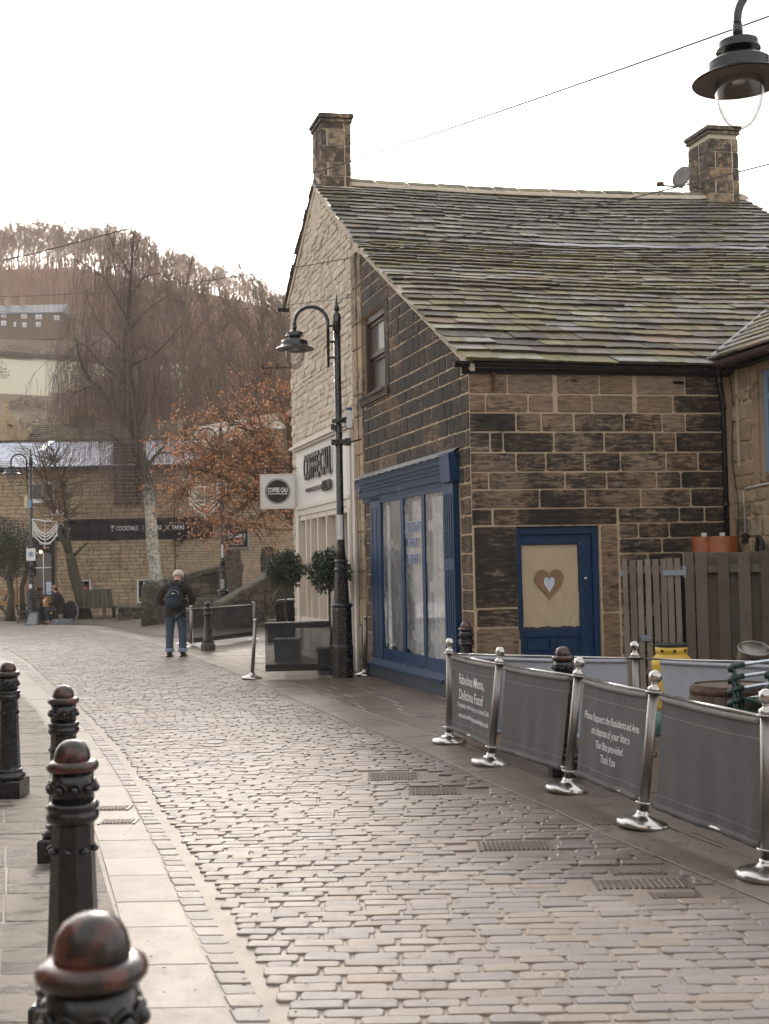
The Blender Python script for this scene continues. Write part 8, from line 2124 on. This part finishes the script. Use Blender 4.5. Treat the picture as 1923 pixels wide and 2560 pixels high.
for s in (-1, 1): b = MB(); b.tube([(bx0+s*.07, by0+.02, 1.40), (bx0+s*.10, my-.02, 1.475), (bx0+s*.13, my+.09, 1.475), (bx0+s*.15, my+.19, 1.36), (bx0+s*.15, my+.20, 1.15)], [.02, .028, .028, .025, .015], 6); b.build('shoulder_strap', M_strap, pk, smooth=True)

man.scale = (1.12, 1.08, 1.05)
# --- the busker, seated facing left
bpx = A(140, 1565, 41.9); ux, uy = bpx.x, 41.9
bk = empty('person', (ux, uy, .01), 'person seated in black coat and tan flat cap, playing guitar by the lamp', 'person')
def bj(d_): return {k: (ux+v[0], uy+v[1], v[2]+.01)+tuple(v[3:]) for k, v in d_.items()}
JB = bj({'pel': (.12, 0, .52, .12), 'ab': (.13, 0, .70, .11), 'ch': (.10, 0, .92, .125), 'up': (.04, 0, 1.06, .09), 'nk': (-.01, 0, 1.13, .05), 'h0': (-.05, 0, 1.20, .07), 'h1': (-.05, 0, 1.28, .075),
         'lh': (.06, -.10, .50, .09), 'lk': (-.30, -.14, .50, .06), 'la': (-.22, -.15, .08, .04), 'lt': (-.36, -.16, .04, .035), 'rh': (.06, .10, .50, .09), 'rk': (-.32, .16, .52, .06), 'ra': (-.38, .16, .08, .04), 'rt': (-.52, .17, .04, .035),
         'ls': (.04, -.17, 1.02, .065), 'le': (-.02, -.25, .76, .048), 'lw': (-.24, -.24, .70, .03), 'rs': (.02, .17, 1.02, .065), 're': (-.14, .24, .80, .048), 'rw': (-.40, .14, .86, .03)})
EB = [('pel', 'ab'), ('ab', 'ch'), ('ch', 'up'), ('up', 'nk'), ('nk', 'h0'), ('h0', 'h1'), ('pel', 'lh'), ('lh', 'lk'), ('lk', 'la'), ('la', 'lt'), ('pel', 'rh'), ('rh', 'rk'), ('rk', 'ra'), ('ra', 'rt'), ('up', 'ls'), ('ls', 'le'), ('le', 'lw'), ('up', 'rs'), ('rs', 're'), ('re', 'rw')]
skin_mesh('body', JB, EB, M_skin, bk)
CB = bj({'hem': (.16, 0, .42, .20, .20), 'pel': (.14, 0, .54, .20, .20), 'ab': (.14, 0, .70, .18, .18), 'ch': (.11, 0, .90, .175, .18), 'up': (.05, 0, 1.04, .13, .14), 'nk': (.01, 0, 1.12, .085), 'ls': (.04, -.18, 1.0, .095), 'le': (-.01, -.26, .76, .078), 'lw': (-.20, -.25, .70, .055), 'rs': (.02, .18, 1.0, .095), 're': (-.14, .25, .80, .075), 'rw': (-.34, .16, .85, .052)})
skin_mesh('coat', CB, [('hem', 'pel'), ('pel', 'ab'), ('ab', 'ch'), ('ch', 'up'), ('up', 'nk'), ('up', 'ls'), ('ls', 'le'), ('le', 'lw'), ('up', 'rs'), ('rs', 're'), ('re', 'rw')], M_coatblack, bk, root=1)
JJ = bj({'w': (.08, 0, .50, .13), 'lh': (-.02, -.11, .52, .10), 'lk': (-.30, -.14, .50, .082), 'la': (-.24, -.15, .12, .075), 'rh': (-.02, .11, .52, .10), 'rk': (-.32, .16, .52, .082), 'ra': (-.38, .16, .12, .075)})
skin_mesh('jeans', JJ, [('w', 'lh'), ('lh', 'lk'), ('lk', 'la'), ('w', 'rh'), ('rh', 'rk'), ('rk', 'ra')], M_jeansd, bk)
for x, y in ((-.24, -.15), (-.38, .16)): skin_mesh('boot', bj({'a': (x, y, .10, .05), 'b': (x-.02, y, .05, .05), 'c': (x-.16, y, .04, .038)}), [('a', 'b'), ('b', 'c')], M_boot, bk)
b = MB(); b.ball((ux-.06, uy, 1.31), .098, 18, 10, .72); b.fbox(lambda a, c_, o: (ux+a, uy+c_, o), -.20, -.06, -.07, .07, 1.275, 1.292, .006); b.build('flat_cap', M_beanie, bk, smooth=True)
b = MB(); b.ball((ux-.0, uy, 1.24), .080, 14, 8); b.build('hair', M_hair, bk, smooth=True)
b = MB(); b.ball((ux-.115, uy, 1.16), .040, 10, 8); b.build('beard', M_hair, bk, smooth=True)
b = MB(); b.lathe([(.001, 0), (.02, .01), (.001, .04)], 8, (ux-.145, uy, 1.205), axis='x'); b.build('nose', M_skin, bk, smooth=True)
gt_ = empty('guitar', (ux-.25, uy-.1, .75), 'pale wooden acoustic guitar held by the seated busker', 'guitar')
b = MB(); b.M = Matrix.Translation((ux-.27, uy-.02, .78)) @ Matrix.Rotation(R(62), 4, 'Z') @ Matrix.Rotation(R(12), 4, 'Y')
out = [(.19*math.cos(t)*(1+.0*math.sin(t)), .17*math.sin(t)) for t in [2*PI*k/20 for k in range(20)]]; out2 = [(.26+.14*math.cos(t), .13*math.sin(t)) for t in [2*PI*k/20 for k in range(20)]]
prism(lambda a, z, o: (a, o, z), out, [], -.05, .05, b); prism(lambda a, z, o: (a, o, z), out2, [], -.048, .048, b); b.fbox(lambda a, z, o: (a, o, z), .3, .85, -.02, .02, .03, .06); b.build('guitar_body', M_guitar, gt_)
b = MB(); b.box(ux-.02, ux+.32, uy-.18, uy+.18, .38, .44); 
for sx in (.0, .28):
    for sy in (-.15, .15): b.box(ux+sx, ux+sx+.03, uy+sy-.015, uy+sy+.015, 0, .38)
st_ = b.build('stool', M_blackmatt, None); tag(st_, 'small black stool under the busker', 'stool')
def tri_amp():
    e_ = empty('amplifier', (ux-.72, uy-.2, 0), 'grey wedge amplifier on the ground left of the busker', 'amplifier'); b = MB()
    x0, x1, x2, x3 = ux-.98, ux-.55, ux-.62, ux-.88; y0, y1 = uy-.35, uy-.0
    b.add([(x0, y0, .01), (x1, y0, .01), (x1+.03, y0+.02, .46), (x0+.16, y0+.02, .46), (x0, y1, .01), (x1, y1, .01), (x1+.03, y1, .46), (x0+.16, y1, .46)], [(0, 1, 2, 3), (5, 4, 7, 6), (4, 0, 3, 7), (1, 5, 6, 2), (3, 2, 6, 7), (4, 5, 1, 0)]); b.build('amp_case', M_case, e_)
    b = MB(); b.add([(x0+.05, y0-.006, .05), (x1-.04, y0-.006, .05), (x1-.02, y0+.012, .40), (x0+.17, y0+.012, .40)], [(0, 1, 2, 3)]); b.build('grille', M_silver, e_)
tri_amp()
gc = empty('guitar_case', (ux+.2, uy-.45, 0), 'small grey hard case lying open before the busker', 'case')
b = MB(); b.fbox(lambda a, c_, o: (ux+a, uy+c_, o), .02, .72, -.60, -.35, .01, .21, .02); b.build('case_shell', M_case, gc)
for k in (.2, .55): b = MB(); b.fbox(lambda a, c_, o: (ux+a, uy+c_, o), k-.03, k+.03, -.615, -.60, .12, .16, .003); b.build('latch', M_galv, gc)
bg_ = empty('guitar_bag', (ux+.5, uy, 0), 'upright black guitar case with a pale edge behind the busker', 'case')
b = MB(); n = 20; pts = [(ux+.52+.26*math.cos(2*PI*k/n), .42+.36*math.sin(2*PI*k/n)) for k in range(n)]; prism(lambda a, z, o: (a, uy+.1-o, z+.03), pts, [], 0, .16, b); b.build('case_body', M_coatblack, bg_)
b = MB(); b.tube([(ux+.52+.27*math.cos(a), uy-.07, .45+.37*math.sin(a)) for a in [(-.9+.2*k) for k in range(10)]], .018, 5); b.build('pale_edge', M_silver, bg_, smooth=True)
ms = empty('microphone_stand', (ux-.75, uy, 0), 'thin black microphone stand reaching to the face of the busker', 'microphone stand')
b = MB(); b.tube([(ux-.55, uy+.1, 0), (ux-.55, uy+.1, .98)], .012, 6); b.tube([(ux-1.0, uy+.1, .93), (ux-.55, uy+.08, .97), (ux-.22, uy, 1.14)], .012, 6)
for k in range(3): a = 2*PI*k/3; b.tube([(ux-.55, uy+.1, .15), (ux-.55+.28*math.cos(a), uy+.1+.28*math.sin(a), .01)], .01, 5)
b.build('stand', M_rubber, ms); b = MB(); b.ball((ux-.20, uy, 1.15), .028, 10, 8); b.build('microphone', M_silver, ms, smooth=True)

# ------------------------------------------------------------------ small loose things: leaves and grit on the ground
r_ = random.Random(71); b = MB()
for k in range(420):
    px = r_.uniform(120, 1900); py = r_.uniform(1700, 2550)
    if r_.random() < .45: px = r_.gauss(1640, 120); py = r_.gauss(2110, 70)
    q = G(px, py)
    if q.y > 20: continue
    s = r_.uniform(.006, .016); a = r_.uniform(0, 6.28); x, y = q.x, q.y
    b.add([(x-s*math.cos(a), y-s*math.sin(a), .016), (x-s*.4*math.sin(a), y+s*.4*math.cos(a), .021), (x+s*math.cos(a), y+s*math.sin(a), .017), (x+s*.4*math.sin(a), y-s*.4*math.cos(a), .019)], [(0, 1, 2, 3)], (r_.random(), .5, .5))
b.build('leaf_litter', leaf('damp fallen leaf', (.03, .018, .010), (.13, .07, .03)), kind='stuff')

# ------------------------------------------------------------------ haze in the valley air
b = MB(); b.box(-905, 905, -65, 1345, -2, 150)
hz = b.build('haze', None, kind='stuff')
hm_ = bpy.data.materials.new('thin valley haze'); hm_.use_nodes = True; t_ = hm_.node_tree; t_.nodes.clear()
pv = t_.nodes.new('ShaderNodeVolumePrincipled'); pv.inputs['Color'].default_value = (.98, .88, .80, 1); pv.inputs['Density'].default_value = .0006; pv.inputs['Anisotropy'].default_value = .3
ou = t_.nodes.new('ShaderNodeOutputMaterial'); t_.links.new(pv.outputs[0], ou.inputs['Volume'])
hz.data.materials.clear(); hz.data.materials.append(hm_)
